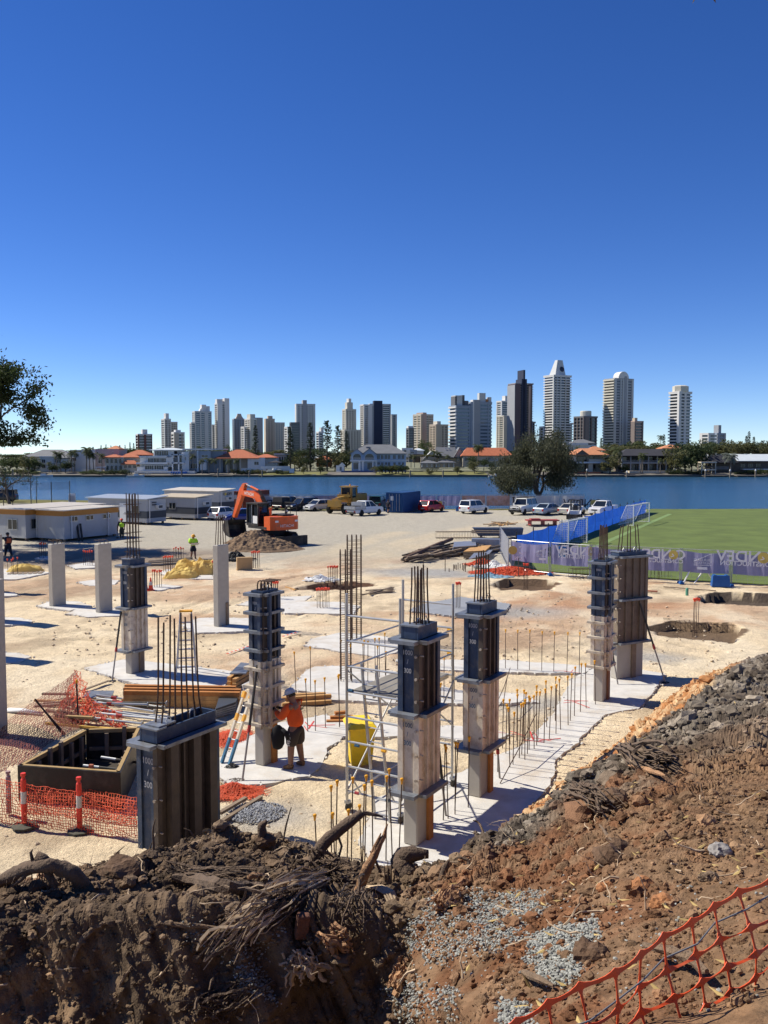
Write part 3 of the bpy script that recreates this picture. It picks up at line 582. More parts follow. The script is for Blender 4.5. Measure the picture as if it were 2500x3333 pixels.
h = House('low house under a very broad terracotta hipped roof among palms', 790, 374)
h.box('wall', 'cream', 712, 810, 1490, 1540, 3, 14); h.box('wall', 'white', 806, 862, 1490, 1528, 0, 13); h.box('wall', 'white', 850, 895, 1490, 1525, 4, 12)
h.hip('tile', 702, 840, 1491, 1463, -.5, 15, ins=8); h.hip('tile', 826, 892, 1489, 1478, 2, 12); h.box('garden_wall', 'white', 790, 860, 1524, 1538, -4, -3.6); h.box('garden_wall', 'white', 850, 945, 1517, 1532, -2, -1.7); h.hip('dark', 880, 912, 1505, 1499, -1.5, 2)
for x in (716, 738, 760, 782): h.col(x, 1491, 1540, 0, .35, 'cream')
for x in (722, 746, 768): h.win(x, x+11, 1498, 1535, 3, 'brown')
h.win(828, 842, 1503, 1513, 0)
h = House('blue-grey two-storey mansion with twin front gables, arched balconies and columns', 1230, 380)
h.box('wall', 'bluew', 1144, 1322, 1476, 1537, 2.5, 16); h.box('wall', 'bluew', 1143, 1226, 1476, 1500, 1.2, 2.5)
h.hip('slate', 1142, 1322, 1476, 1446, 2, 16.5, ins=7); h.gablef('slate', 1143, 1181, 1477, 1463, .8, 9, .5, 'bluew'); h.gablef('slate', 1182, 1224, 1477, 1461, .8, 9, .5, 'bluew'); h.box('chimney', 'slate', 1191, 1204, 1454, 1462, 6, 8)
h.arch(1149, 1175, 1477, 1496, 1.2); h.arch(1188, 1217, 1477, 1496, 1.2); h.box('balcony', 'white', 1140, 1229, 1498, 1502, -.8, 2.5); h.rail(1141, 1228, 1490, 1498, -.7)
for x in (1169, 1172, 1180, 1183, 1214, 1225): h.col(x, 1502, 1532, -.4, .28)
h.win(1150, 1166, 1507, 1527, 2.5, 'white', 3); h.win(1196, 1210, 1507, 1527, 2.5, 'white', 2)
for x in (1228, 1240, 1252, 1262, 1280, 1296, 1308): h.win(x, x+8, 1481, 1494, 2.5, 'bluew'); h.win(x+1, x+8, 1505, 1513, 2.5, 'bluew')
h.box('band', 'white', 1226, 1323, 1498, 1501, 2.3, 2.5); h.box('pool_wall', 'pool', 1112, 1217, 1533, 1543, -5.6, -5); h.box('pool_terrace', 'grey', 1062, 1220, 1543.5, 1552, -7, 1); h.box('pool_terrace', 'grey', 1095, 1225, 1534, 1543, -5, 2); h.box('hedge_wall', 'slate', 1216, 1222, 1533, 1551, -7, 2)
h = House('small grey pavilion with glass lantern left of the blue-grey mansion', 1105, 381)
h.box('wall', 'white', 1094, 1120, 1515, 1536, 0, 4); h.gablef('metal', 1104, 1121, 1516, 1508, -.4, 4, .2, 'white'); h.win(1106, 1112, 1520, 1532)
h = House('grey-roofed cream house with steep gable end and roof windows', 1460, 392)
h.box('wall', 'cream', 1425, 1512, 1487, 1522, 0, 9); h.hip('slate', 1424, 1480, 1488, 1455, -.3, 9.3, gable=True); h.gablef('slate', 1478, 1512, 1487, 1458, -1, 9, .5, 'cream'); h.win(1488, 1494, 1490, 1500, -1.02); h.win(1430, 1440, 1497, 1508)
for x in (1450, 1461): h.box('roof_window', 'white', x, x+5, 1459, 1462, 2.9, 3.1)
h = House('white gable end with sloping parapet beside palms', 1392, 394)
h.box('wall', 'cream', 1370, 1430, 1488, 1525, 0, 8); h.gablef('white', 1376, 1432, 1497, 1470, -.6, 6, .4, 'cream'); h.box('wall', 'brown', 1346, 1378, 1478, 1506, 4, 9)
h = House('low grey garden pavilion on posts behind the lawn', 1397, 379)
h.hip('slate', 1371, 1424, 1507, 1498, 0, 5); [h.col(x, 1507, 1520, .3, .2, 'white') for x in (1374, 1390, 1406, 1421)]; h.hip('slate', 1428, 1480, 1505, 1496, 1, 6); [h.col(x, 1505, 1520, 1.3, .2) for x in (1430, 1446, 1462, 1478)]
h = House('cream house with long orange roof behind the date palm', 1590, 386)
h.box('wall', 'cream', 1507, 1660, 1483, 1520, 0, 10); h.hip('tile', 1505, 1665, 1483, 1457, -.3, 10.3, ins=3); h.win(1513, 1519, 1488, 1500); h.win(1590, 1606, 1486, 1500, 0, 'white', 2); h.rail(1588, 1620, 1494, 1500, -.5)
h = House('white house with grey hipped roof standing behind the orange-roofed villa', 1890, 415)
h.box('wall', 'white', 1842, 1940, 1448, 1480, 0, 10); h.hip('slate', 1862, 1935, 1442, 1429, 1, 9); h.box('parapet', 'white', 1838, 1912, 1442, 1450, -1, 9)
for x in (1843, 1849, 1855, 1861): h.col(x, 1450, 1466, -.7, .25)
h.win(1922, 1932, 1451, 1456)
h = House('orange tiled riverside villa with deep balconies and a boat deck', 1920, 372)
h.box('wall', 'cream', 1866, 1990, 1480, 1545, 4, 14); h.hip('tile2', 1853, 1975, 1480, 1459, -1, 13, ins=6); h.hip('tile2', 1930, 1982, 1465, 1452, 8, 15); h.gablef('tile2', 1872, 1912, 1480, 1466, -1.4, 3, .3, 'brown')
h.box('wall', 'cream', 1862, 1876, 1480, 1545, 0, 4); h.box('wall', 'cream', 1916, 1930, 1503, 1545, 0, 4); h.box('balcony_wall', 'cream', 1916, 1968, 1495, 1503, -.5, 4); h.box('slab', 'white', 1858, 1968, 1503, 1508, -1, 4); h.box('wall', 'tile2', 1966, 1975, 1470, 1500, 3, 4) if 0 else None
h.win(1877, 1914, 1486, 1501, 3.9, 'brown', 3); h.arch(1926, 1942, 1484, 1496, 4, 'cream'); h.win(1876, 1914, 1512, 1535, 3.9, 'brown', 3); h.win(1932, 1945, 1514, 1532, 3.9, 'brown'); h.box('wall', 'cream', 1968, 1990, 1503, 1545, 0, 8)
h.box('deck_wall', 'tile', 1862, 1950, 1536, 1543, -3, -2.6); h.box('sea_deck', 'cream', 1845, 1960, 1545, 1551, -7, 0); h.col(1858, 1508, 1546, -4, .12); h.box('awning', 'grey', 1840, 1868, 1507, 1511, -5, 0)
h = House('dark-roofed house with two storeys of arched colonnades', 2112, 376)
h.box('wall', 'brown', 2022, 2200, 1485, 1535, 3, 13); h.hip('dark', 2018, 2205, 1483, 1461, -.5, 13.5, ins=5); h.box('floor_slab', 'grey', 2022, 2200, 1505, 1509, -.2, 3)
for i in range(7):
    x = 2024+i*29; h.col(x, 1484, 1533, 0, .3, 'grey')
    if i < 6: h.arch(x+4, x+25, 1487, 1504, 2.9, 'brown'); h.win(x+5, x+24, 1513, 1530, 2.9, 'grey', 2)
h.rail(2024, 2198, 1499, 1505, 0, 'grey'); h.box('terrace', 'cream', 2040, 2210, 1532, 1548, -5, 0)
h = House('orange hipped roof rising behind the dark-roofed colonnade house', 2190, 400)
h.box('wall', 'cream', 2160, 2216, 1459, 1480, 0, 8); h.hip('tile2', 2157, 2220, 1459, 1447, 0, 8)
h = House('cream two-level boat pergola with potted plants at the waterline', 2308, 366, name='boat_pergola', cat='pergola')
for x, d in ((2285, 0), (2330, 0), (2285, 4), (2330, 4)): h.box('post', 'cream', x-1.3, x+1.3, 1504, 1552, d, d+.35)
h.box('top_beam', 'cream', 2282, 2333, 1503, 1507, -.3, 4.5); h.box('deck', 'cream', 2284, 2332, 1527, 1531, -.2, 4.4); h.rail(2287, 2329, 1518, 1526, 0, 'brown')
for x in (2302, 2318): MB().lathe([(.25, 0), (.4, .6), (.1, .7), (.7, 1.1), (.3, 1.6)], 8, (h.X(x), 1, h.Z(1527))).build('potted_plant', HM['dark'], h.t)
h = House('dark low house with long pale metal roof at the right edge', 2440, 374)
h.box('wall', 'brown', 2330, 2530, 1500, 1548, 3, 12)
m_ = MB().hexa([(h.X(2400), -1, h.Z(1501)), (h.X(2540), -1, h.Z(1501)), (h.X(2540), 9, h.Z(1479)), (h.X(2385), 9, h.Z(1479)), (h.X(2400), -1, h.Z(1500)), (h.X(2540), -1, h.Z(1500)), (h.X(2540), 9, h.Z(1478)), (h.X(2385), 9, h.Z(1478))]).build('roof', HM['metal'], h.t)
h.hip('dark', 2300, 2400, 1505, 1482, 0, 8); h.box('terrace_wall', 'white', 2418, 2540, 1526, 1529, -1, 3); h.rail(2330, 2372, 1519, 1527, 0, 'grey')
for x in (2420, 2445, 2470): h.win(x, x+16, 1510, 1522, 3, 'brown', 2)
h = House('small grey gabled roof among the trees at the far right', 2490, 420)
h.box('wall', 'grey', 2468, 2520, 1470, 1490, 0, 8); h.hip('slate', 2462, 2530, 1470, 1455, 0, 8)
h = House('dark glazed house front among trees left of the tall pines', 915, 392)
h.box('wall', 'grey', 898, 932, 1481, 1520, 0, 8); h.box('flat_roof', 'metal', 893, 940, 1476, 1480, -1, 9)
for x in (901, 909, 917, 925): h.win(x, x+5, 1486, 1502, 0, 'white', 0)
h = House('orange-brown brick house half hidden behind the pines', 1050, 396)
h.box('wall', 'tile2', 1030, 1078, 1497, 1520, 0, 8); h.hip('tile', 1028, 1080, 1497, 1484, 0, 8); h.win(1040, 1048, 1502, 1510)
h = House('jumble of low white houses left of the grey gable', 1335, 430)
h.box('wall', 'white', 1308, 1345, 1458, 1490, 0, 10); h.box('wall', 'grey', 1333, 1356, 1464, 1490, -3, 5); h.hip('metal', 1346, 1378, 1466, 1459, -2, 6); h.box('wall', 'white', 1350, 1378, 1466, 1490, -2, 6); h.win(1314, 1322, 1465, 1471); h.win(1338, 1346, 1470, 1476, -3)
# jetties, piles and small boats
def jetty(label, x0, x1, Y=358.5, py=1546):
    t = thing('jetty', label, 'jetty', (XA(x0, Y), Y, 0), 0, 'jetties on the far bank'); L_ = XA(x1, Y)-XA(x0, Y)
    for k in range(max(2, int(L_/2.0))): MB().box(k*2.0+.04, k*2.0+1.96, 0, 3, -1.05, -.85).build('deck_plank', HM['timber'], t)
    for k in np.arange(.3, L_, 4): MB().lathe([(.16, -2), (.16, -1.06)], 8, (k, .3, 0)).build('pile', HM['timber'], t)
for lb, x0, x1 in (('timber jetty below the white house with arched window', 90, 165), ('long timber jetty below the plain cream house', 262, 340), ('white-railed jetty below the white modern house', 430, 560), ('timber jetty below the broad terracotta roof', 690, 760), ('timber jetty on the left lawn', 840, 900), ('timber jetty below the orange riverside villa', 1850, 1935), ('timber jetty below the colonnade house', 2040, 2100), ('timber jetty under the cream boat pergola', 2290, 2380), ('timber jetty below the pale metal roof', 2400, 2500)): jetty(lb, x0, x1)
for lb, x, y0, wt in (('mooring pile with white cap below the left lawn', 1335, 1536, 0), ('mooring pile standing off the lawn right of the mansion', 1442, 1536, 0), ('white-capped mooring pile off the orange villa', 1910, 1532, 1), ('white-capped mooring pile left of the colonnade house terrace', 2040, 1538, 1), ('white-capped mooring pile left of the boat pergola', 2296, 1533, 1), ('white-capped mooring pile right of the boat pergola', 2376, 1533, 1), ('white-capped mooring pile near the right edge', 2459, 1533, 1), ('dark mooring pile at the far left of the river', 18, 1528, 0), ('dark mooring pile second from the left on the river', 42, 1532, 0), ('dark mooring pile beside the jetty of the white modern house', 592, 1532, 0), ('dark mooring pile off the broad terracotta roof', 710, 1531, 0), ('short dark pile left of the lawn jetty', 812, 1538, 0), ('tall dark pile right of the lawn jetty', 853, 1536, 0)):
    Y = 356; c = AT(x, 1553, Y); t = thing('mooring_pile', lb, 'pile', (c.x, Y, 0), 0, 'mooring piles along the far bank'); z = ZA(y0, Y)
    MB().lathe([(.33, -2.2), (.30, z)], 10).build('post', HM['timber'], t); MB().lathe([(.36, z+.01), (.34, z+.35), (.05, z+.8)], 10).build('cap', HM['white' if wt else 'timber'], t)
def boat(label, px, Y, L_=6, rz=0, cab=True, hull='white'):
    t = thing('moored_boat', label, 'boat', (XA(px, Y), Y, -1.45), rz); st = [(-.5, .8, .55), (-.2, 1.0, .6), (.2, .95, .7), (.42, .45, .85), (.5, .03, .95)]
    m_ = MB(); n = len(st)
    for u, b, hh in st: m_.v += [(u*L_, -b, hh), (u*L_, -b*.5, -.15), (u*L_, b*.5, -.15), (u*L_, b, hh)]
    for i in range(n-1):
        for k in range(3): m_.f.append((i*4+k, i*4+k+1, i*4+5+k, i*4+4+k))
        m_.f.append((i*4+3, i*4, i*4+4, i*4+7))
    m_.f.append((0, 3, 2, 1)); m_.build('hull', HM[hull], t)
    if cab:
        MB().taper(-L_*.1, L_*.18, -.7, .7, .6, 1.35, .15).build('cabin', HM['white'], t); MB().taper(-L_*.05, L_*.2, -.62, .62, 1.0, 1.3, .1).build('windscreen', HM['glass'], t)
    MB().box(-L_*.53, -L_*.47, -.2, .2, .2, 1.1).build('outboard', HM['dark'], t)
boat('small white runabout with blue canopy on the jetty right of the lawn', 1615, 357, 6.5, .1); boat('small white motor boat below the white modern house', 440, 356, 7, .2); boat('white boat on a trailer on the left lawn', 892, 368, 6, .3, True)
D.objects['moored_boat.002'].location.z = .6
boat('white launch moored at the far left jetty', 138, 357, 8, .1)
# white deckchairs in a row on the jetties, signs on the lawn
def lounger(px, Y, z):
    t = thing('deck_chair', 'white reclined deck chair on the jetty of the white modern house', 'deck chair', (XA(px, Y), Y, z), 0, 'white deck chairs on the river terrace')
    MB().hexa([(-.9, -.3, .3), (.4, -.3, .3), (.4, .3, .3), (-.9, .3, .3), (-.9, -.3, .4), (.4, -.3, .4), (.4, .3, .4), (-.9, .3, .4)]).build('seat', HM['white'], t); MB().beam((.4, 0, .35), (1.1, 0, 1.15), .6, .1).build('backrest', HM['white'], t)
for x in (464, 471, 478, 485, 553, 561, 569, 577): lounger(x, 359.5, -.85)
for lb, x, y0, y1 in (('blue and white notice board on the left lawn', 950, 1525, 1541), ('small white sign near the water on the left lawn', 1023, 1544, 1550)):
    Y = 363.5; c = AT(x, y1, Y); t = thing('lawn_sign', lb, 'sign', (c.x, Y, -.7)); zz = ZA(y0, Y)+.7; wq = .8 if y0 > 1540 else 1.0
    for sx in (-1, 1): MB().box(sx*wq*.8-.06, sx*wq*.8+.06, 0, .1, 0, zz).build('post', HM['timber'], t)
    MB().box(-wq, wq, -.05, -.01, zz-1.7 if wq == 1 else zz-.8, zz).build('board', HM['white'], t)
# =================================================================== TREES
M_bark = mat('bark', (.11, .085, .065), .95, var=.3, scale=6, bump=.5, bscale=20)
M_palmt = mat('palm_trunk', (.23, .19, .15), .95, var=.25, scale=4)
def leafmat(name, c, tr=.25):
    m = mat(name, c, .7, var=.45, scale=.9, spec=.25); b = m.node_tree.nodes['Principled BSDF']
    return translucent(m, .38)
LM = dict(dark=leafmat('leaf_dark', (.042, .060, .024)), mid=leafmat('leaf_mid', (.078, .10, .038)), olive=leafmat('leaf_olive', (.115, .115, .046)), pine=leafmat('leaf_pine', (.034, .050, .026)), palm=leafmat('leaf_palm', (.075, .092, .036)), grey=leafmat('leaf_grey', (.15, .17, .14)), gum=leafmat('leaf_gum', (.085, .090, .052)), fig=leafmat('leaf_fig', (.042, .060, .020)))
def leaves(C, size, droop=0., asp=.5, rng=RNG, thin=None):
    n = len(C); C = np.asarray(C)
    d = rng.normal(size=(n, 3)); d[:, 2] -= droop; d /= np.linalg.norm(d, axis=1)[:, None]
    e = rng.normal(size=(n, 3)); e -= d*(e*d).sum(1)[:, None]; e /= np.linalg.norm(e, axis=1)[:, None]
    s = size*rng.uniform(.6, 1.3, (n, 1)); a = d*s; b = e*s*asp
    V = np.stack([C-a*.5, C+b*.5, C+a*.5, C-b*.5], 1).reshape(-1, 3); F = np.arange(n*4).reshape(-1, 4)
    return V, F
def crown_mesh(name, V, F, m): return npmesh(name, V, F, LM[m], False)
def t_round(seed, m, h=8., r=4., trunkh=2.5, n=900, size=.75):
    g = np.random.default_rng(seed); cl = g.normal(size=(14, 3))*np.array([r*.42, r*.42, (h-trunkh)*.2])+np.array([0, 0, trunkh+(h-trunkh)*.5])
    k = g.integers(0, 14, n); o = g.normal(size=(n, 3)); o /= np.linalg.norm(o, axis=1)[:, None]; o *= g.uniform(.45, 1, (n, 1))**.5*r*.38; o[:, 2] *= .75
    C = cl[k]+o; C[:, 2] = np.maximum(C[:, 2], trunkh*.7)
    tr = MB().tube([(0, 0, -.3), (.1, 0, trunkh*.6), (.2, .1, trunkh*1.2), (.1, .1, h*.7)], [.28, .22, .16, .05], 6)
    for q in cl[:6]: tr.tube([(.15, .05, trunkh), tuple(q*.6+np.array([0, 0, trunkh*.35])), tuple(q)], [.12, .08, .03], 5)
    return tr.mesh('trunk', M_bark), crown_mesh('crown', *leaves(C, size, rng=g), m)
def t_pine(seed, m='pine', h=16., r=2.6, n=1500):
    g = np.random.default_rng(seed); C = []; tr = MB().tube([(0, 0, -.3), (0, 0, h*.5), (0, 0, h*.98)], [.32, .2, .04], 6)
    z = h*.14
    while z < h*.98:
        f = 1-(z/h)**1.4; L_ = r*(.25+.75*f)*g.uniform(.8, 1.1)
        for k in range(6):
            an = g.uniform(0, 6.28); p1 = (math.cos(an)*L_, math.sin(an)*L_, z+L_*.22)
            tr.tube([(0, 0, z), p1], [.05, .02], 3, cap=False)
            for u in np.linspace(.25, 1, 9): C.append((p1[0]*u+g.normal()*.12, p1[1]*u+g.normal()*.12, z+(p1[2]-z)*u+g.normal()*.15))
        z += h*.042*g.uniform(.8, 1.2)
    return tr.mesh('trunk', M_bark), crown_mesh('crown', *leaves(np.array(C), .55, .2, .6, g), m)
def t_palm(seed, m='palm', h=7., n=16, fl=2.6, fan=False):
    g = np.random.default_rng(seed); bx = g.normal()*.5; tr = MB().tube([(0, 0, -.3), (bx*.3, 0, h*.5), (bx, 0, h)], [.22, .17, .15], 7)
    V = []; F = []
    for i in range(n):
        an = i*2.4+g.normal()*.2; el = g.uniform(-.35, 1.15); L_ = fl*g.uniform(.8, 1.1); ca, sa = math.cos(an), math.sin(an)
        pts = []; q = np.array([bx, 0, h]); e = el
        for k in range(8):
            pts.append(q.copy()); q = q+np.array([ca*math.cos(e), sa*math.cos(e), math.sin(e)])*L_/7; e -= .24
        for k in range(7):
            for sgn in (-1, 1):
                for hh in (0, .5):
                    p = pts[k]*(1-hh)+pts[k+1]*hh; wl = fl*.24*math.sin(PI*(k+hh+.8)/8.6); dr = np.array([-sa*sgn*wl, ca*sgn*wl, -wl*.55]); dd = (pts[k+1]-pts[k])*.33
                    i0 = len(V); V += [p, p+dd, p+dr+dd*1.6, p+dr*.98+dd*.9]; F.append((i0, i0+1, i0+2, i0+3))
    return tr.mesh('trunk', M_palmt), crown_mesh('crown', np.array(V), np.array(F), m)
TREES = dict(round=[t_round(11+i, ['dark', 'mid', 'olive', 'dark', 'mid', 'olive'][i], 8, [4, 3.6, 4.2, 5, 4.4, 3.4][i], [2, 2.4, 1.6, 1.8, 1.2, 2.6][i]) for i in range(6)],
             pine=[t_pine(31+i, 'pine', 16, [2.6, 2.2, 3.0][i]) for i in range(3)], palm=[t_palm(41+i, 'palm', 7) for i in range(3)],
             date=[t_palm(51, 'palm', 5.5, 34, 3.0)], silver=[t_palm(61, 'grey', 5, 40, 2.6)], shrub=[t_round(71+i, ['mid', 'olive', 'dark'][i], 2.6, 1.9, .4, 420, .45) for i in range(3)])
def plant_tree(kind, px, pyb, pyt, Y, label, name, cat='tree', group=None, v=None, z=None, sx=None):
    ms = TREES[kind]; tm, cm = ms[(v if v is not None else random.randrange(len(ms))) % len(ms)]
    z0 = ZA(pyb, Y) if z is None else z; h0 = dict(round=8.2, pine=16, palm=8.2, date=7.5, silver=7, shrub=2.7)[kind]; s = (ZA(pyt, Y)-z0)/h0
    t = thing(name, label, cat, (XA(px, Y), Y, z0), random.uniform(0, 6.28), group); t.scale = ((sx or s), (sx or s), s)
    link('trunk', tm, t); link('crown', cm, t); return t
NP = 'norfolk_pine'
for px, yb, yt, Y, lb, v in ((832, 1500, 1382, 410, 'tall narrow pine in front of the white rounded tower', 1), (945, 1530, 1388, 388, 'dark pine in front of the dark glass slab block', 0), (1010, 1530, 1372, 390, 'slim pine in front of the tall white tower with grey stripe', 1), (1065, 1535, 1370, 385, 'tallest dark pine on the left lawn, dense to the ground', 2), (1100, 1525, 1386, 395, 'dark pine just left of the cream ziggurat tower', 2), (1128, 1520, 1400, 400, 'thin pine in front of the cream ziggurat tower', 1)):
    plant_tree('pine', px, yb, yt, Y, lb, NP, v=v, group='tall pines on the far bank')
for i, (px, yt) in enumerate(((330, 1448), (346, 1445), (362, 1450), (408, 1447), (424, 1438), (436, 1442), (1956, 1425), (2240, 1430), (2390, 1440), (2428, 1418), (2436, 1402), (2452, 1422), (2380, 1430), (2160, 1412), (1700, 1440))):
    plant_tree('pine', px, 1475, yt, 560+i*11, 'small distant pine on the skyline %s' % ('left of the brick tower' if px < 500 else 'behind the central paperbark tree' if px == 1700 else 'beside the pale domed tower' if px == 1956 else 'left of the lone white tower' if px == 2160 else 'right of the lone white tower' if px == 2240 else 'near the far right edge'), NP, v=i, group='distant pines')
PM = 'palm_tree'
for px, yb, yt, Y, lb in ((185, 1540, 1466, 374, 'slender palm left of the white balcony house'), (197, 1540, 1468, 374.5, 'slender palm in front of the white balcony house'), (233, 1540, 1462, 376, 'tall palm at the corner of the plain cream house'), (243, 1538, 1464, 379, 'palm against the plain cream wall, left one'), (281, 1538, 1450, 379, 'tallest palm against the plain cream wall'), (292, 1538, 1466, 378, 'bushy palm against the plain cream wall'), (305, 1538, 1470, 378, 'palm on the pink part of the plain cream house'), (332, 1536, 1474, 374, 'palm left of the terracotta-roofed villa'), (160, 1544, 1500, 374, 'short palm before the white house with arched window'), (628, 1530, 1475, 372, 'palm in front of the white modern house'), (658, 1545, 1490, 367, 'low palm below the white modern house'), (680, 1545, 1488, 367, 'spreading palm between the modern house and terracotta roof'), (700, 1545, 1490, 366, 'spreading palm at the left end of the terracotta roof'), (742, 1545, 1492, 367, 'palm in front of the terracotta-roofed porch'), (770, 1545, 1490, 367, 'palm right of the terracotta-roofed porch'), (1338, 1520, 1476, 386, 'palm right of the blue-grey mansion'), (1350, 1520, 1480, 384, 'lower palm right of the blue-grey mansion'), (1415, 1520, 1464, 384, 'palm in front of the white gable end'), (1432, 1520, 1468, 384, 'palm beside the grey-roofed gable house'), (1457, 1520, 1478, 382, 'palm before the grey-roofed gable house'), (2008, 1545, 1452, 371, 'broad-leaved palm between the orange villa and the dark colonnade house'), (2085, 1538, 1478, 370, 'palm in front of the dark colonnade house, left one'), (2092, 1538, 1470, 371, 'palm in front of the dark colonnade house, middle one'), (2150, 1538, 1490, 370, 'short palm in front of the dark colonnade house'), (1880, 1490, 1452, 400, 'palm in front of the white hip-roofed house'), (2128, 1490, 1455, 395, 'palm behind the dark colonnade roof'), (2355, 1480, 1440, 420, 'palm above the trees near the pale metal roof'), (2420, 1490, 1452, 400, 'palm behind the pale metal roof'), (2440, 1490, 1455, 400, 'rightmost palm behind the pale metal roof'), (2150, 1470, 1415, 480, 'tall palm left of the lone white tower')):
    plant_tree('palm', px, yb, yt, Y, lb, PM, cat='palm', group='palms on the far bank')
plant_tree('date', 1558, 1500, 1438, 384, 'stout date palm in front of the long orange roof', PM, 'palm'); plant_tree('silver', 2380, 1545, 1462, 368, 'silver-leaved fan palm left of the pale metal roof', PM, 'palm')
TR = 'tree'
for px, yb, yt, Y, v, lb in ((95, 1545, 1478, 372, 2, 'olive garden tree before the leftmost grey hipped roof'), (112, 1545, 1485, 371, 1, 'olive shrubby tree right of the leftmost garden tree'), (30, 1545, 1480, 385, 1, 'bushy tree at the far left bank'), (55, 1545, 1476, 400, 0, 'dark tree at the far left bank'), (10, 1540, 1478, 420, 0, 'dark tree at the left edge across the river'), (212, 1546, 1492, 370, 0, 'dark round tree in front of the white balcony house'), (170, 1546, 1505, 370, 0, 'small dark tree left of the white balcony house'), (400, 1546, 1526, 368, 0, 'small dark bush tree below the terracotta villa'), (975, 1535, 1478, 386, 2, 'olive tree on the left lawn among the pines'), (1000, 1535, 1490, 384, 3, 'dark spreading tree on the left lawn'), (1040, 1535, 1482, 388, 5, 'loose tree behind the tallest dark pine'), (1120, 1530, 1460, 394, 4, 'leafy tree at the left corner of the mansion'), (1090, 1535, 1470, 392, 2, 'brownish tree between the pines and the mansion'), (920, 1535, 1490, 384, 0, 'dark tree left of the pines'), (960, 1532, 1470, 396, 1, 'tall leafy tree behind the left lawn'), (987, 1548, 1515, 366, 5, 'small leaning tree on the left lawn'), (1043, 1548, 1510, 366, 0, 'young dark tree on the left lawn near the water'), (1397, 1551, 1522, 365, 2, 'small olive tree on the right lawn, left one'), (1490, 1550, 1515, 366, 5, 'small grey-green tree on the right lawn'), (1545, 1542, 1498, 370, 2, 'rounded grey-green tree on the right lawn'), (1540, 1530, 1484, 378, 3, 'dark dense tree below the date palm'), (1575, 1530, 1487, 377, 0, 'dark tree right of the date palm'), (1600, 1540, 1500, 370, 3, 'dark hedge-like tree right of the lawn'), (1370, 1500, 1450, 440, 1, 'tree among the low white houses'), (1385, 1478, 1430, 560, 4, 'tall tree at the foot of the beige tower'), (515, 1475, 1455, 450, 0, 'tree crown behind the white modern house roof, left'), (650, 1478, 1448, 440, 1, 'tree crown behind the white modern house roof'), (740, 1478, 1446, 430, 4, 'round tree crown left of the broad terracotta roof'), (1330, 1478, 1448, 520, 0, 'dark tree on the skyline right of the mansion'), (760, 1546, 1525, 366, 2, 'shrubby tree below the terracotta porch'), (1985, 1546, 1470, 369, 2, 'tall yellow-green bush at the right corner of the orange villa'), (1970, 1546, 1500, 368, 5, 'bush at the jetty of the orange villa'), (2035, 1546, 1508, 368, 0, 'dark shrub mass left of the colonnade house'), (2210, 1548, 1455, 369, 2, 'tall yellow-green bush right of the colonnade house'), (2232, 1548, 1470, 368, 1, 'leafy bush beside the colonnade house'), (2250, 1546, 1445, 376, 0, 'dark tall tree left of the boat pergola'), (2270, 1546, 1440, 380, 3, 'dark dense tree behind the boat pergola')):
    plant_tree('round', px, yb, yt, Y, lb, TR, v=v, group='garden trees on the far bank')
rows = [(20, 1850, 44, 1488, 11, 393, 'leafy garden tree between the riverside houses, left of the paperbark'), (1995, 2520, 26, 1446, 9, 398, 'dense green tree in the belt behind the right-hand houses'), (2040, 2540, 20, 1436, 10, 430, 'dark tree in the back row of the right-hand tree belt'), (300, 470, 9, 1458, 5, 470, 'low tree on the skyline left of the brick tower'), (0, 130, 8, 1476, 5, 520, 'low distant tree at the left end of the river'), (600, 1130, 22, 1464, 8, 460, 'tree crown in the row between the houses and the towers, left half'), (1290, 1760, 18, 1466, 6, 460, 'tree crown in the row between the houses and the towers, right half'), (1830, 1990, 8, 1462, 8, 440, 'tree crown behind the orange riverside villa')]
LAND = [(0, 'the left edge of the river'), (70, 'the grey hipped roof at far left'), (150, 'the white house with arched window'), (200, 'the white balcony house'), (300, 'the plain cream house'), (400, 'the terracotta villa'), (500, 'the left end of the white modern house'), (620, 'the right end of the white modern house'), (720, 'the left end of the broad terracotta roof'), (820, 'the right end of the broad terracotta roof'), (915, 'the dark glazed house'), (1000, 'the slim pine'), (1065, 'the tallest dark pine'), (1160, 'the twin gables of the mansion'), (1280, 'the right half of the mansion'), (1350, 'the low white houses'), (1405, 'the white gable end'), (1470, 'the grey-roofed gable house'), (1558, 'the date palm'), (1640, 'the long orange roof'), (1765, 'the paperbark tree'), (1890, 'the white hip-roofed house'), (1960, 'the orange riverside villa'), (2050, 'the left half of the dark colonnade house'), (2140, 'the right half of the dark colonnade house'), (2210, 'the lone white tower'), (2308, 'the boat pergola'), (2380, 'the silver fan palm'), (2450, 'the pale metal roof'), (2520, 'the right edge of the picture')]
def near_land(x): a = min(LAND, key=lambda q: abs(q[0]-x)); return ('just left of ' if x < a[0]-14 else 'just right of ' if x > a[0]+14 else 'in line with ')+a[1]
for x0, x1, n, yt, dv, Y, lb in rows:
    for i in range(n): px = x0+(x1-x0)*(i+random.uniform(-.3, .3))/max(1, n-1); plant_tree('round', px, 1492, yt+random.uniform(-dv, dv), Y+random.uniform(-8, 20), lb.split(' in ')[0].split(' between')[0].split(' on ')[0].split(' at ')[0].split(' behind')[0]+' '+near_land(px), TR, group=lb.split(',')[0], sx=random.uniform(1.1, 1.7))
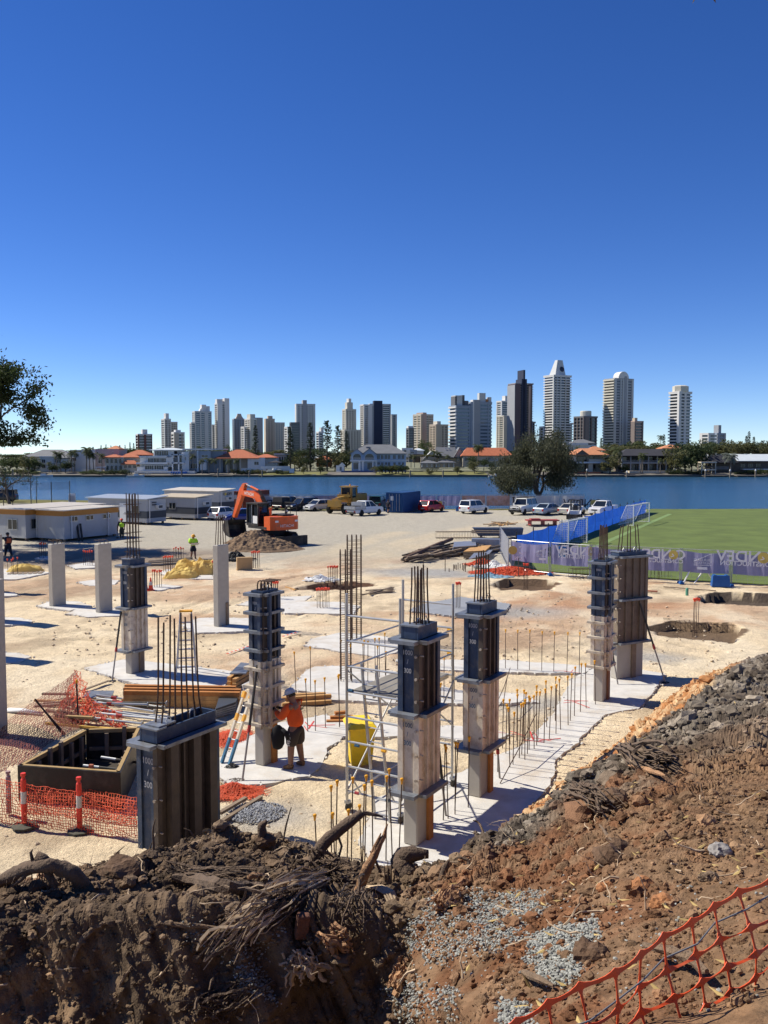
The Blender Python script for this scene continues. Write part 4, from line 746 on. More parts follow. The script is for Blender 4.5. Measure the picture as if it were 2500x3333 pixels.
for x0, x1, n, lb in ((20, 130, 7, 'garden shrub at the left river edge'), (270, 420, 12, 'shrub on the bank below the plain cream house'), (780, 860, 7, 'shrub below the white garden wall'), (1600, 1720, 9, 'shrub beside the runabout jetty'), (2180, 2300, 8, 'shrub at the water below the colonnade house'), (2400, 2510, 10, 'shrub on the terrace below the pale metal roof'), (1225, 1330, 10, 'dark hedge bush below the blue-grey mansion'), (900, 960, 5, 'low shrub on the left lawn')):
    for i in range(n): plant_tree('shrub', x0+(x1-x0)*(i+random.uniform(-.3, .3))/n, 1545 if x0 != 1225 else 1537, 1530+random.uniform(-5, 5) if x0 != 1225 else 1512+random.uniform(-2, 4), 367+random.uniform(-2, 2), lb, 'shrub', 'shrub', lb+'s', sx=random.uniform(.9, 1.4))
# big trees with real limbs
def limb_tree(name, label, base, h, spread, m, seed, nl, size, lean=(0, 0), trunk_r=.3, levels=4, droop=.5, zmin=.25, mask=None, asp=.35, cl=.5):
    g = random.Random(seed); tr = MB(); tips = []
    def grow(p, d, L_, r, lv):
        pts = [p]; q = p.copy(); dd = d.copy()
        for k in range(4):
            dd = (dd+Vector((g.gauss(0, .16), g.gauss(0, .16), g.gauss(0, .08)+(.03 if lv < 2 else -.05*droop)))).normalized(); q = q+dd*L_/4; pts.append(q.copy())
            if lv >= levels-1: tips.append(q.copy())
        tr.tube(pts, [r*(1-.13*k) for k in range(5)], 6 if lv < 2 else 4, cap=False)
        if lv >= levels: return
        for k in range(3 if lv else 5):
            a = g.uniform(0, 6.28); tilt = g.uniform(.35, .95); o = dd.orthogonal().normalized(); o.rotate(Matrix.Rotation(a, 3, dd)); nd = (dd*math.cos(tilt)+o*math.sin(tilt)).normalized()
            if lv < 2: nd.z = max(nd.z, -.05)
            grow(pts[g.choice((2, 3, 4, 4))], nd, L_*g.uniform(.6, .8), r*.55, lv+1)
    grow(Vector((0, 0, -.3)), Vector((lean[0], lean[1], 1)).normalized(), h*.34, trunk_r, 0)
    T = np.array([tuple(t_) for t_ in tips]); sc = np.array([spread/np.abs(T[:, :2]).max(), spread/np.abs(T[:, :2]).max(), h/T[:, 2].max()])
    tr.v = [(v[0]*sc[0], v[1]*sc[1], v[2]*sc[2]) for v in tr.v]; T *= sc
    rg = np.random.default_rng(seed); k = rg.integers(0, len(T), nl); C = T[k]+rg.normal(size=(nl, 3))*np.array([cl, cl, cl*.7]); C = C[C[:, 2] > h*zmin]
    t = thing(name, label, 'tree', base); tr.build('trunk', M_bark, t); V, F = leaves(C, size, droop, asp, rg)
    link('crown', crown_mesh('crown', V, F, m), t); return t
b0 = AT(1765, 1660, 127)
limb_tree('paperbark_tree', 'spreading grey-green paperbark tree on the near river bank behind the parked cars', (b0.x, 127, -.4), 11.3, 6.9, 'gum', 5, 34000, .36, (.1, 0), .36, 5, 2.2, .03, cl=.62)
limb_tree('fig_tree', 'dark leafy tree reaching in from the left edge above the site offices', (-38.6, 70, 0), 20.0, 11.6, 'fig', 21, 50000, .33, (.02, 0), .6, 5, .5, .41, cl=.46, asp=.45)
# =================================================================== MATERIALS FOR THE SITE
M_tyre = mat('tyre_rubber', (.018, .018, .018), .9, var=.3, scale=8); M_rim = mat('wheel_rim', (.35, .35, .36), .4, .8, var=.1)
M_cgl = mat('car_glass', (.012, .016, .02), .08, var=.1, spec=.7); M_blackp = mat('black_plastic', (.02, .02, .022), .6, var=.2)
M_lamp = mat('clear_lamp', (.75, .75, .72), .15, var=.05, spec=.8); M_red = mat('red_lamp', (.35, .015, .012), .25, var=.05)
M_plate = mat('number_plate', (.55, .55, .42), .5, var=.05); M_galv = mat('galvanised_steel', (.36, .37, .38), .45, .7, var=.2, scale=4)
M_alu = mat('aluminium_tube', (.50, .50, .48), .42, .75, var=.15, scale=4); M_org = mat('excavator_orange', (.70, .11, .016), .45, var=.15, scale=2, dirt=(.28, .14, .07), dscale=1.2)
M_yel = mat('grader_yellow', (.42, .24, .045), .55, var=.2, scale=2, dirt=(.25, .18, .10), dscale=1.0); M_dk = mat('dark_steel', (.035, .033, .03), .6, .3, var=.3, scale=3, dirt=(.12, .095, .07), dscale=1.5)
M_soil = mat('fill_soil', (.19, .125, .075), .98, var=.35, scale=2.5, bump=.9, bscale=9); M_timber = mat('yellow_timber', (.48, .27, .10), .85, var=.25, scale=3, dirt=(.25, .15, .08), dscale=2)
M_tgrey = mat('weathered_timber', (.22, .165, .115), .9, var=.3, scale=4, bump=.3); M_tred = mat('red_edge_timber', (.33, .11, .06), .85, var=.2, scale=3)
M_net = translucent(mat('orange_netting', (.82, .16, .07), .65, var=.2, scale=5), .3); M_cap = mat('yellow_cap', (.75, .36, .015), .5, var=.1); M_rcap = mat('red_cap', (.75, .07, .025), .5, var=.1)
M_white = mat('white_paint', (.72, .72, .70), .5, var=.06, scale=2); M_hivis = mat('hi_vis_yellow', (.42, .72, .03), .7, var=.1); M_skin = mat('skin', (.26, .13, .085), .6, var=.08)
M_banner = translucent(mat('lilac_banner', (.30, .285, .44), .8, var=.14, scale=1.2), .4); M_bwhite = translucent(mat('white_banner', (.55, .55, .57), .8, var=.1, scale=1.2), .35); M_btxt = mat('banner_lettering', (.62, .62, .66), .7, var=.05); M_bgold = mat('banner_gold', (.52, .40, .10), .7, var=.05)
# =================================================================== VEHICLES
def wheel(par, x, y, r, wd=.22, rimm=None):
    t = thing('wheel', None, None); t.parent = par; t.location = (x, y, r)
    M = Matrix.Rotation(PI/2, 3, 'X')
    MB().lathe([(r*.62, -wd/2), (r*.94, -wd/2), (r, -wd*.36), (r, wd*.36), (r*.94, wd/2), (r*.62, wd/2)], 18, (0, 0, 0), M).build('tyre', M_tyre, t)
    k = MB().lathe([(r*.64, -wd*.42), (r*.5, -wd*.48), (r*.12, -wd*.40), (r*.12, wd*.40), (r*.5, wd*.48), (r*.64, wd*.42)], 14, (0, 0, 0), M).build('rim', rimm or M_rim, t); return t
KIND = dict(hatch=(4.0, 1.70, 1.50, .30, (-1.95, 1.0, -1.55, .25), .95), sedan=(4.75, 1.78, 1.43, .31, (-1.75, 1.25, -.95, .35), .92), suv=(4.5, 1.82, 1.70, .36, (-2.15, 1.0, -1.95, .35), 1.03), wagon=(4.8, 1.86, 2.02, .40, (-2.3, .95, -2.2, .62), 1.22), ute=(5.2, 1.85, 1.80, .38, (-.75, 1.3, -.62, .5), 1.10))
def car(label, px, py, head, kind, col, name='parked_car', cat='car', dirt=None, tray=None, rack=False, bull=False, spare=False, z=.02, canopy=None):
    L_, W_, H_, rw, (g0, g1, r0, r1), bz = KIND[kind]; p = P(px, py); hw = W_/2
    t = thing(name, label, cat, (p.x, p.y, z), R(head), 'vehicles parked along the river fence')
    pm = mat('paint_%s' % label[:24].replace(' ', '_'), col, .28, .15 if col[0] < .6 else 0, var=.04, scale=1, spec=.5, coat=.4)
    zb = rw*.75; b = MB(); sts = []
    xr = -L_/2; xf = L_/2; hood = bz-.06; rear = bz if kind != 'sedan' else bz+.02
    if kind == 'ute': rear = .78
    prof = [(xr, .82, zb+.18, rear-.12), (xr+.08, .93, zb+.03, rear-.02), (xr+.5, .99, zb, rear), (g0 if kind != 'ute' else -.85, 1, zb, rear if kind != 'ute' else .8), (g0+.15 if kind != 'ute' else -.78, 1, zb, bz), (g1, 1, zb, bz), (g1+.25, .99, zb, hood), (xf-.45, .96, zb, hood-.10 if kind not in ('wagon', 'ute') else hood-.03), (xf-.1, .90, zb+.05, hood-.22 if kind not in ('wagon', 'ute') else hood-.10), (xf, .78, zb+.16, hood-.34)]
    n = 8
    for x, wf, z0, z1 in prof:
        w2 = hw*wf; b.v += [(x, -w2*.86, z0), (x, -w2, z0+.14), (x, -w2*1.0, z0+(z1-z0)*.6), (x, -w2*.93, z1), (x, w2*.93, z1), (x, w2*1.0, z0+(z1-z0)*.6), (x, w2, z0+.14), (x, w2*.86, z0)]
    for i in range(len(prof)-1):
        for k in range(n): b.f.append((i*n+k, i*n+(k+1) % n, (i+1)*n+(k+1) % n, (i+1)*n+k))
    b.f.append(tuple(reversed(range(n)))); b.f.append(tuple((len(prof)-1)*n+k for k in range(n)))
    b.build('body', pm, t)
    gw = hw*.90; rwd = hw*.74
    MB().hexa([(g0, -gw, bz-.01), (g1, -gw, bz-.01), (g1, gw, bz-.01), (g0, gw, bz-.01), (r0, -rwd, H_-.06), (r1, -rwd, H_-.06), (r1, rwd, H_-.06), (r0, rwd, H_-.06)]).build('window_glass', M_cgl, t)
    MB().taper(r0-.06, r1+.06, -rwd-.03, rwd+.03, H_-.065, H_, .07).build('roof', pm, t)
    for sy in (-1, 1):
        for (xa, xb, wq) in ((g0, r0, .12), (g1, r1, .07), ((g0+g1)/2-.1, (r0+r1)/2, .07)):
            MB().beam((xa, sy*(gw+.01), bz-.02), (xb, sy*(rwd+.015), H_-.05), .05, wq, (0, sy, 0)).build('pillar', pm, t)
        MB().box(g1-.25, g1-.08, sy*(hw+.02)-.08, sy*(hw+.02)+.08, bz, bz+.16).build('mirror', pm, t)
        MB().box(xf-.16, xf-.005 if kind != 'wagon' else xf+.01, sy*hw*.62-.17, sy*hw*.62+.17, hood-.36, hood-.2).build('headlight', M_lamp, t)
        MB().box(xr-.01, xr+.12, sy*hw*.74-.12, sy*hw*.74+.12, rear-.42, rear-.14).build('tail_light', M_red, t)
        for xw in (L_*.31, -L_*.29): wheel(t, xw, sy*(hw-.11), rw)
    MB().box(xf-.10, xf+.04, -hw*.85, hw*.85, zb+.05, zb+.22).build('bumper', pm if not bull else M_dk, t); MB().box(xr-.04, xr+.10, -hw*.85, hw*.85, zb+.05, zb+.2).build('bumper', pm if kind != 'ute' else M_dk, t)
    MB().box(xr-.055, xr-.041, -.26, .26, zb+.22, zb+.33).build('number_plate', M_plate, t); MB().box(xf+.041, xf+.05, -.26, .26, zb+.08, zb+.18).build('number_plate', M_plate, t)
    MB().box(xf-.06, xf+.012, -hw*.4, hw*.4, hood-.40, hood-.24).build('grille', M_blackp, t)
    if tray == 'tray':
        MB().box(-2.75, -.82, -.95, .95, .82, .95).box(-2.75, -2.7, -.95, .95, .952, 1.2).box(-2.75, -.82, -.95, -.91, .952, 1.2).box(-2.75, -.82, .91, .95, .952, 1.2).build('tray', M_galv, t)
        MB().box(-1.5, -.9, -.9, .9, .955, 1.65).build('toolbox', M_galv, t); MB().box(-2.5, -1.6, -.8, .5, .955, 1.25).build('load', M_dk, t)
    if tray == 'tub': MB().box(-2.55, -.84, -.86, -.78, .8, 1.15).box(-2.55, -.84, .78, .86, .8, 1.15).box(-2.58, -2.50, -.86, .86, .8, 1.15).build('tub', pm, t)
    if canopy: MB().taper(-2.5, -.8, -.84, .84, .9, 1.78, .12).build('canopy', pm if canopy == 'p' else M_blackp, t)
    if rack:
        m_ = MB().box(-2.0, .5, -.7, -.66, H_+.08, H_+.13).box(-2.0, .5, .66, .7, H_+.08, H_+.13)
        for k in np.linspace(-2, .46, 7): m_.box(k, k+.04, -.66, .66, H_+.08, H_+.12)
        for k in (-1.8, .3): m_.box(k, k+.04, -.68, -.64, H_, H_+.08).box(k, k+.04, .64, .68, H_, H_+.08)
        m_.build('roof_rack', M_dk, t); MB().lathe([(.12, H_-.6), (.12, H_+.0), (.2, H_+.02), (.2, H_+.14), (.05, H_+.16)], 8, (1.0, -hw+.02, .05)).build('snorkel', M_blackp, t)
    if bull:
        m_ = MB().tube([(xf+.18, -.7, .5), (xf+.2, -.7, 1.0), (xf+.2, -.3, 1.15), (xf+.2, .3, 1.15), (xf+.2, .7, 1.0), (xf+.18, .7, .5)], .045, 6).tube([(xf+.19, -.7, .8), (xf+.19, .7, .8)], .04, 6).box(xf+.02, xf+.2, -.85, .85, .45, .68); m_.build('bull_bar', M_dk, t)
        for s_ in (-.35, .35): MB().lathe([(.1, 0), (.13, .06)], 10, (xf+.27, s_, .98), Matrix.Rotation(PI/2, 3, 'Y')).build('spot_lamp', M_lamp, t)
    if spare: q = wheel(t, xr-.14, .2, .36); q.rotation_euler = (0, 0, PI/2); q.location.z = 1.0
    return t
car('white hatchback seen from behind at the door of the site office', 728, 1691, 62, 'hatch', (.70, .70, .70)); car('dark blue hatchback nose left behind the excavator boom', 790, 1699, 200, 'hatch', (.012, .02, .16))
car('black twin-cab ute with canopy parked behind the excavator', 938, 1659, 60, 'ute', (.02, .021, .025), 'parked_ute', 'ute', tray='tub', canopy='b'); car('black four-wheel-drive wagon nose left beside the silver hatchback', 985, 1662, 222, 'suv', (.012, .013, .016))
car('silver hatchback nose left between black wagon and yellow grader', 1035, 1663, 225, 'hatch', (.50, .51, .52)); car('white ute with grey steel tray in front of the grader', 1188, 1677, 48, 'ute', (.68, .69, .68), 'parked_ute', 'ute', tray='tray')
car('dark green short four-wheel drive with rear spare wheel beside the blue container', 1240, 1661, 70, 'wagon', (.01, .07, .065), spare=True); car('bright red hatchback right of the blue container', 1405, 1665, 52, 'hatch', (.40, .012, .02))
car('white compact four-wheel drive with dark tailgate glass standing alone', 1543, 1670, 50, 'suv', (.66, .67, .66)); car('tall white four-wheel drive with roof rack, snorkel and bull bar', 1704, 1674, 236, 'wagon', (.68, .68, .64), rack=True, bull=True)
car('pale blue-silver sedan right of the tall white four-wheel drive', 1785, 1675, 47, 'sedan', (.30, .36, .42)); car('beige-silver sedan behind the skid steer loader', 1862, 1675, 50, 'sedan', (.42, .40, .36)); car('white twin-cab ute nose left at the end of the car row', 1963, 1676, 232, 'ute', (.68, .68, .67), 'parked_ute', 'ute', tray='tub')
car('dark off-road wagon under the tree at the far left', 5, 1634, 185, 'wagon', (.012, .014, .015))
def solidbox(par, name, m, *a): return MB().box(*a).build(name, m, par)
# ---- excavator
def excavator():
    p = P(889, 1774); t = thing('excavator', 'orange tracked excavator with raised boom digging into a soil mound', 'excavator', (p.x-.3, p.y+1.2, 0), R(130)); t.scale = (1.14,)*3
    for sy in (-1, 1):
        prof = [(x, z) for x, z in ((-1.8, .45), (-1.65, .12), (-1.4, 0), (1.4, 0), (1.65, .12), (1.8, .45), (1.62, .78), (1.4, .86), (-1.4, .86), (-1.62, .78))]
        tr = MB().prismy(prof, sy*1.0-.25, sy*1.0+.25).build('track', M_dk, t)
        for k in np.arange(-1.5, 1.55, .2): MB().box(k, k+.13, sy*1.0-.27, sy*1.0+.27, .862, .90).build('track_shoe', M_dk, tr)
        MB().box(-1.2, 1.2, sy*1.27-.02, sy*1.27+.02, .3, .6).build('track_frame', M_dk, tr)
        for k in (-1.35, 1.35): MB().lathe([(.34, -.3), (.34, .3)], 14, (k, sy, .43), Matrix.Rotation(PI/2, 3, 'X')).build('sprocket', M_dk, tr)
    solidbox(t, 'undercarriage', M_dk, -.8, .8, -.8, .8, .4, 1.0); MB().box(-2.75, -2.55, -1.35, 1.35, .05, .75).build('dozer_blade', M_dk, t); MB().beam((-2.55, -.6, .4), (-1, -.5, .5), .15, .2).beam((-2.55, .6, .4), (-1, .5, .5), .15, .2).build('blade_arms', M_dk, t)
    MB().lathe([(.75, 1.0), (.75, 1.18)], 20).build('slew_ring', M_dk, t)
    solidbox(t, 'deck', M_dk, -1.3, 1.2, -1.25, 1.25, 1.18, 1.36)
    cw = MB(); prof = [(-1.0, -1.25), (-1.75, -1.22), (-2.05, -.9), (-2.12, 0), (-2.05, .9), (-1.75, 1.22), (-1.0, 1.25)]
    cw.prism(list(reversed(prof)), 1.15, 2.12).build('counterweight', M_org, t); solidbox(t, 'engine_cover', M_org, -1.0, -.1, -1.22, .15, 1.37, 2.15); solidbox(t, 'side_cover', M_org, -1.0, .75, -1.24, -.42, 1.365, 1.9); solidbox(t, 'top_hatch', M_dk, -1.7, -.3, -.9, .1, 2.151, 2.25)
    for y0 in (-.95, .72): MB().box(-2.10, -2.02, y0, y0+.24, 1.72, 1.86).build('tail_lamp', M_lamp, t)
    MB().lathe([(.09, 2.15), (.09, 2.6), (.14, 2.62), (.14, 2.72)], 10, (-.8, .55, 0)).build('air_intake', M_org, t); MB().lathe([(.06, 2.15), (.06, 2.75)], 8, (-1.2, -.5, 0)).build('exhaust', M_dk, t)
    rl = MB()
    for x, y in ((-1.7, -1.1), (-.2, -1.1), (-1.7, -.2), (-.9, -1.1)): rl.tube([(x, y, 2.1), (x, y, 3.05)], .025, 5)
    rl.tube([(-1.7, -.2, 3.05), (-1.7, -1.1, 3.05), (-.2, -1.1, 3.05)], .03, 5); rl.build('hand_rail', M_dk, t)
    c = thing('cab', None, None); c.parent = t
    for x, y in ((-.15, .35), (-.15, 1.22), (1.35, .35), (1.35, 1.22), (.6, 1.22)): MB().box(x-.045, x+.045, y-.045, y+.045, 1.36, 2.95).build('cab_post', M_dk, c)
    solidbox(c, 'cab_roof', M_dk, -.22, 1.42, .28, 1.29, 2.951, 3.05); solidbox(c, 'cab_floor', M_dk, -.2, 1.4, .30, 1.27, 1.361, 1.55); solidbox(c, 'cab_glass', M_cgl, -.12, 1.32, .38, 1.19, 1.56, 2.94)
    MB().box(-.1, .55, 1.225, 1.25, 1.55, 2.1).build('cab_door', M_white, c); MB().tube([(.62, 1.28, 1.5), (.62, 1.28, 2.9)], .03, 5).build('door_handle', M_alu, c)
    def arm(name, prof, w2): return MB().prismy(prof, -w2, w2).build(name, M_org, t)
    arm('boom', [(.1, 1.7), (.5, 1.7), (1.5, 2.95), (2.3, 3.32), (4.1, 3.5), (4.15, 3.85), (2.2, 3.82), (1.2, 3.45), (.55, 2.6)], .2)
    arm('stick', [(3.45, 4.35), (3.75, 4.4), (4.3, 3.9), (5.35, 1.75), (5.1, 1.65), (3.85, 3.5)], .15)
    for a, b, r_ in (((.95, -.28, 1.75), (1.9, -.28, 3.3), .07), ((.95, .28, 1.75), (1.9, .28, 3.3), .07), ((1.7, 0, 3.9), (3.5, 0, 4.32), .085), ((4.05, 0, 4.0), (5.15, 0, 2.5), .07)):
        a = Vector(a); b = Vector(b); h_ = MB().tube([a, a+(b-a)*.6], r_, 8).build('hydraulic_ram', M_org, t); MB().tube([a+(b-a)*.6, b], r_*.5, 8).build('ram_rod', M_alu, h_)
    hz = MB()
    for k in range(4): hz.tube([(.6, -.12+k*.08, 2.9), (1.6, -.12+k*.08, 3.85), (2.6, -.12+k*.08, 4.05), (3.6, -.12+k*.08, 4.1), (4.1, -.12+k*.08, 3.8)], .028, 5)
    hz.build('hoses', M_blackp, t)
    MB().beam((5.2, 0, 2.3), (5.55, 0, 1.75), .14, .12).beam((5.55, 0, 1.75), (5.35, 0, 1.35), .12, .12).build('bucket_link', M_dk, t)
    bk = MB(); pr = [(5.0, 1.5), (5.5, 1.45), (5.75, 1.1), (5.7, .6), (5.35, .3), (4.7, .15), (4.62, .25), (5.2, .5), (5.45, .75), (5.45, 1.05), (5.25, 1.2)]
    bk.prismy(pr, -.75, .75); s1 = [(5.0, 1.5), (5.5, 1.45), (5.75, 1.1), (5.7, .6), (5.35, .3), (4.7, .15)]; bk.prismy(s1, -.78, -.74).prismy(s1, .74, .78); bk.build('bucket', M_dk, t)
    for k in (-.6, -.3, 0, .3, .6): MB().beam((4.75, k, .2), (4.45, k, .12), .09, .05).build('bucket_tooth', M_dk, t)
    text('HITACHI', .34, M_white, (2.75, .208, 3.60), (PI/2, .07, PI), t, sx=1.0, bold=.004)
    text('HITACHI', .3, M_white, (-2.135, 0, 1.45), (PI/2, 0, -PI/2), t)
    return t
exc = excavator()
def mound(label, c, rx, ry, h, m, seed, name='soil_mound', n=70, peak=(0, 0)):
    u = np.linspace(-1, 1, n); X, Y = np.meshgrid(u, u); r = np.hypot(X-peak[0]*(1-np.hypot(X, Y)), Y-peak[1]*(1-np.hypot(X, Y))); an = np.arctan2(Y, X)
    f = np.clip(1-r/(.86+.14*vn(np.cos(an)*2+9, np.sin(an)*2+9, seed)), 0, 1)**1.05
    Z = f*h*(1+.5*(fbm(X*4+3, Y*4, seed, 4)-.5)) + (fbm(X*12, Y*12, seed+5, 4)-.5)*h*.3*np.minimum(f*5, 1) - .08*(f <= 0)
    o = link(name, npmesh(name, np.stack([X*rx, Y*ry, Z], -1).reshape(-1, 3), gridF(n, n), m, True)); o.location = c; tag(o, label, 'soil mound'); return o
mc = P(826, 1797); mound('brown heap of dug soil in front of the excavator', (mc.x, mc.y+2.0, 0), 3.9, 2.7, 1.6, M_soil, 4, n=150, peak=(-.12, .1))
# ---- grader
def grader():
    p = P(1090, 1672); t = thing('road_grader', 'dusty yellow road grader facing the site beside the white ute', 'grader', (p.x+1.6, p.y+3.2, 0), R(246))
    for sy in (-1, 1):
        for xw in (3.2, -2.0, -3.5): wheel(t, xw, sy*1.05, .66, .42, M_yel)
    MB().box(2.95, 3.45, -.9, .9, .55, .8).build('front_axle', M_yel, t); MB().box(2.9, 3.9, -.45, .45, .8, 1.9).build('front_nose', M_yel, t); MB().beam((3.4, 0, 1.85), (.2, 0, 2.0), .4, .4).build('main_frame', M_yel, t)
    MB().box(3.9, 4.1, -.95, .95, .9, 1.75).build('ripper_plate', M_yel, t)
    MB().lathe([(.8, .95), (.8, 1.05)], 18, (1.2, 0, 0)).build('blade_circle', M_yel, t); MB().beam((1.6, -1.9, .5), (.6, 1.9, .5), .1, .65).build('mould_board', M_dk, t)
    for s_ in (-.6, .6): MB().tube([(1.3, s_, 2.6), (1.2, s_, 1.05)], .07, 6).build('lift_ram', M_yel, t)
    MB().beam((1.3, -.9, 2.2), (1.3, .9, 2.2), .3, .3).build('lift_saddle', M_yel, t)
    c = thing('cab', None, None); c.parent = t
    for x, y in ((-.9, -.75), (-.9, .75), (.5, -.75), (.5, .75)): MB().box(x-.05, x+.05, y-.05, y+.05, 1.5, 3.25).build('cab_post', M_yel, c)
    solidbox(c, 'cab_base', M_yel, -.95, .55, -.8, .8, 1.3, 1.9); solidbox(c, 'cab_glass', M_cgl, -.86, .46, -.72, .72, 1.91, 3.2); solidbox(c, 'cab_roof', M_yel, -1.05, .7, -.95, .95, 3.26, 3.42); MB().lathe([(.1, 3.42), (.1, 3.65)], 8, (-.5, 0, 0)).build('beacon', M_cap, c)
    solidbox(t, 'engine_cover', M_yel, -4.4, -1.0, -.65, .65, 1.1, 2.3); MB().box(-4.2, -1.5, -.62, .62, 2.31, 2.38).build('engine_grille', M_dk, t); MB().tube([(-2, .3, 2.38), (-2, .3, 3.1)], .07, 8).build('exhaust', M_dk, t); MB().tube([(1.0, .8, 2.3), (1.0, .8, 3.2)], .05, 6).build('lift_post', M_yel, t)
grader()
# ---- skid steer behind the goal
p = P(1872, 1692); t = thing('skid_steer_loader', 'small white skid steer loader with black roll cage behind the blue fence', 'loader', (p.x, p.y, 0), R(250))
for sy in (-1, 1):
    for xw in (.5, -.5): wheel(t, xw, sy*.62, .36, .25)
    MB().tube([(-.6, sy*.5, 1.1), (-.55, sy*.5, 2.2), (.3, sy*.5, 2.25), (.55, sy*.5, 1.3)], .05, 6).build('roll_bar', M_dk, t); MB().beam((-.8, sy*.68, 1.5), (1.1, sy*.68, .7), .12, .18).build('lift_arm', M_white, t)
solidbox(t, 'chassis', M_white, -1.0, .7, -.5, .5, .35, 1.1); solidbox(t, 'canopy', M_dk, -.6, .35, -.52, .52, 2.26, 2.33); solidbox(t, 'seat', M_blackp, -.4, .05, -.25, .25, 1.101, 1.7); MB().box(1.1, 1.5, -.8, .8, .15, .7).build('bucket', M_dk, t); solidbox(t, 'engine_box', M_white, -1.05, -.6, -.48, .48, 1.101, 1.5)
# =================================================================== SITE OFFICES AND CONTAINERS
M_shedw = mat('shed_white', (.42, .425, .43), .6, var=.06, scale=1.5, dirt=(.38, .37, .34), dscale=.7); M_shedg = mat('shed_charcoal', (.045, .052, .065), .6, var=.1); M_shedo = mat('shed_orange', (.46, .20, .035), .6, var=.08); M_shedr = mat('shed_roof', (.62, .56, .46), .5, .1, var=.1, scale=1)
M_shedc = mat('shed_cream', (.55, .53, .46), .7, var=.06)
def shed(label, px, py, ang, L_, Wd, H_, band=None, fascia=None, wins_l=(), wins_s=(), door=None, roof=None, ribs=True, ac=False, wall=None, slope=.25):
    # origin: near corner; +x along the end wall (u), +y along the long wall (to the left)
    p = P(px, py); t = thing('site_office', label, 'site office', (p.x, p.y, .0), ang, 'portable site offices'); wm_ = wall or M_shedw; fz = .25
    for x in (.2, Wd-.3):
        for y in np.linspace(.3, L_-.3, 4): MB().box(x, x+.2, y-.1, y+.1, 0, fz).build('footing_block', M_tgrey, t)
    MB().box(0, Wd, 0, L_, fz, H_).build('wall', wm_, t)
    if ribs:
        m_ = MB().box(-.012, -.002, .05, L_-.05, fz, fz+.02)
        for z in np.arange(fz+.15, H_-.05, .16): m_.box(-.02, -.002, .05, L_-.05, z, z+.04)
        m_.build('cladding_ribs', wm_, t)
    if band: MB().box(-.03, Wd+.03, -.03, L_+.03, fz+.45, fz+1.2).build('paint_band', M_shedg, t)
    if fascia: MB().box(-.06, Wd+.06, -.06, L_+.06, H_-.02, H_+.42).build('fascia', fascia, t)
    zr = H_+(.43 if fascia else .01)
    r_ = MB().hexa([(-.2, -.2, zr), (Wd+.2, -.2, zr+slope), (Wd+.2, L_+.2, zr+slope), (-.2, L_+.2, zr), (-.2, -.2, zr+.08), (Wd+.2, -.2, zr+slope+.08), (Wd+.2, L_+.2, zr+slope+.08), (-.2, L_+.2, zr+.08)]).build('roof', roof or M_shedr, t)
    for k in np.arange(.2, L_, .8): MB().hexa([(-.2, k, zr+.082), (Wd+.2, k, zr+slope+.082), (Wd+.2, k+.06, zr+slope+.082), (-.2, k+.06, zr+.082), (-.2, k, zr+.09), (Wd+.2, k, zr+slope+.09), (Wd+.2, k+.06, zr+slope+.09), (-.2, k+.06, zr+.09)]).build('roof_rib', roof or M_shedr, r_)
    def win(x0, x1, z0, z1, side):
        if side == 'l': a = (-.06, -.0305, x0, x1, z0, z1); b = (-.075, -.061, x0+.06, x1-.06, z0+.06, z1-.06)
        else: a = (x0, x1, -.06, -.0305, z0, z1); b = (x0+.06, x1-.06, -.075, -.061, z0+.06, z1-.06)
        f = MB().box(*a).build('window', M_alu, t); MB().box(*b).build('pane', M_cgl, f)
        mm = MB().box(-.09, -.076, (x0+x1)/2-.03, (x0+x1)/2+.03, z0, z1) if side == 'l' else MB().box((x0+x1)/2-.03, (x0+x1)/2+.03, -.09, -.076, z0, z1); mm.build('mullion', M_alu, f)
    for q in wins_l: win(*q, 'l')
    for q in wins_s: win(*q, 's')
    if door is not None:
        d_ = MB().box(-.08, -.031, door, door+.9, fz, fz+2.05).build('door', M_white, t); MB().box(-.13, -.081, door+.08, door+.13, 1.2, 1.3).build('handle', M_dk, d_)
    if ac: a_ = MB().box(Wd*.45, Wd*.45+.7, -.45, -.04, 1.7, 2.1).build('air_conditioner', M_white, t); MB().box(Wd*.45+.06, Wd*.45+.64, -.47, -.451, 1.75, 2.05).build('grille', M_shedg, a_)
    MB().tube([(Wd*.12, -.1, fz), (Wd*.12, -.1, H_)], .05, 6).build('downpipe', M_white, t)
    return t
SA = R(62)   # end walls run along this bearing; local +y then points left and away
s2 = shed('long white site office with orange fascia and three small high windows', 210, 1765, SA-PI/2+PI/2, 3.3, 6.3, 2.25, None, M_shedo, (), ((.6, 1.5, 1.72, 2.2), (2.4, 3.3, 1.72, 2.2), (4.4, 5.3, 1.72, 2.2)), None, M_shedr, False, slope=.06)
MB().tube([(5.0, -.12, .2), (5.0, -.12, 2.3)], .05, 6).build('downpipe', M_white, s2)
s1 = shed('white site office with orange fascia at the left edge, in tree shade', 85, 1762, SA, 5.5, 9, 2.3, None, M_shedo, ((1.0, 2.2, .95, 1.9),), ((.5, 1.7, 1.0, 1.95),), None, M_shedr, False, slope=.06)
s3 = shed('ribbed white site office with charcoal band, door and air conditioner', 478, 1709, SA, 8.6, 3.0, 2.7, True, None, ((6.2, 7.4, 1.3, 2.1), (1.0, 2.1, 1.2, 2.1), (4.2, 5.0, 1.5, 2.1)), (), 2.9, mat('shed_roof_grey', (.38, .42, .47), .45, .2, var=.1), True, True)
s4 = shed('white site office with cream roof beside the white hatchback', 635, 1694, SA, 6.0, 3.0, 2.55, True, None, ((2.8, 3.8, 1.2, 2.0), (4.2, 5.2, 1.2, 2.0)), (), None, mat('shed_roof_cream', (.50, .42, .29), .6, var=.1), True, True)
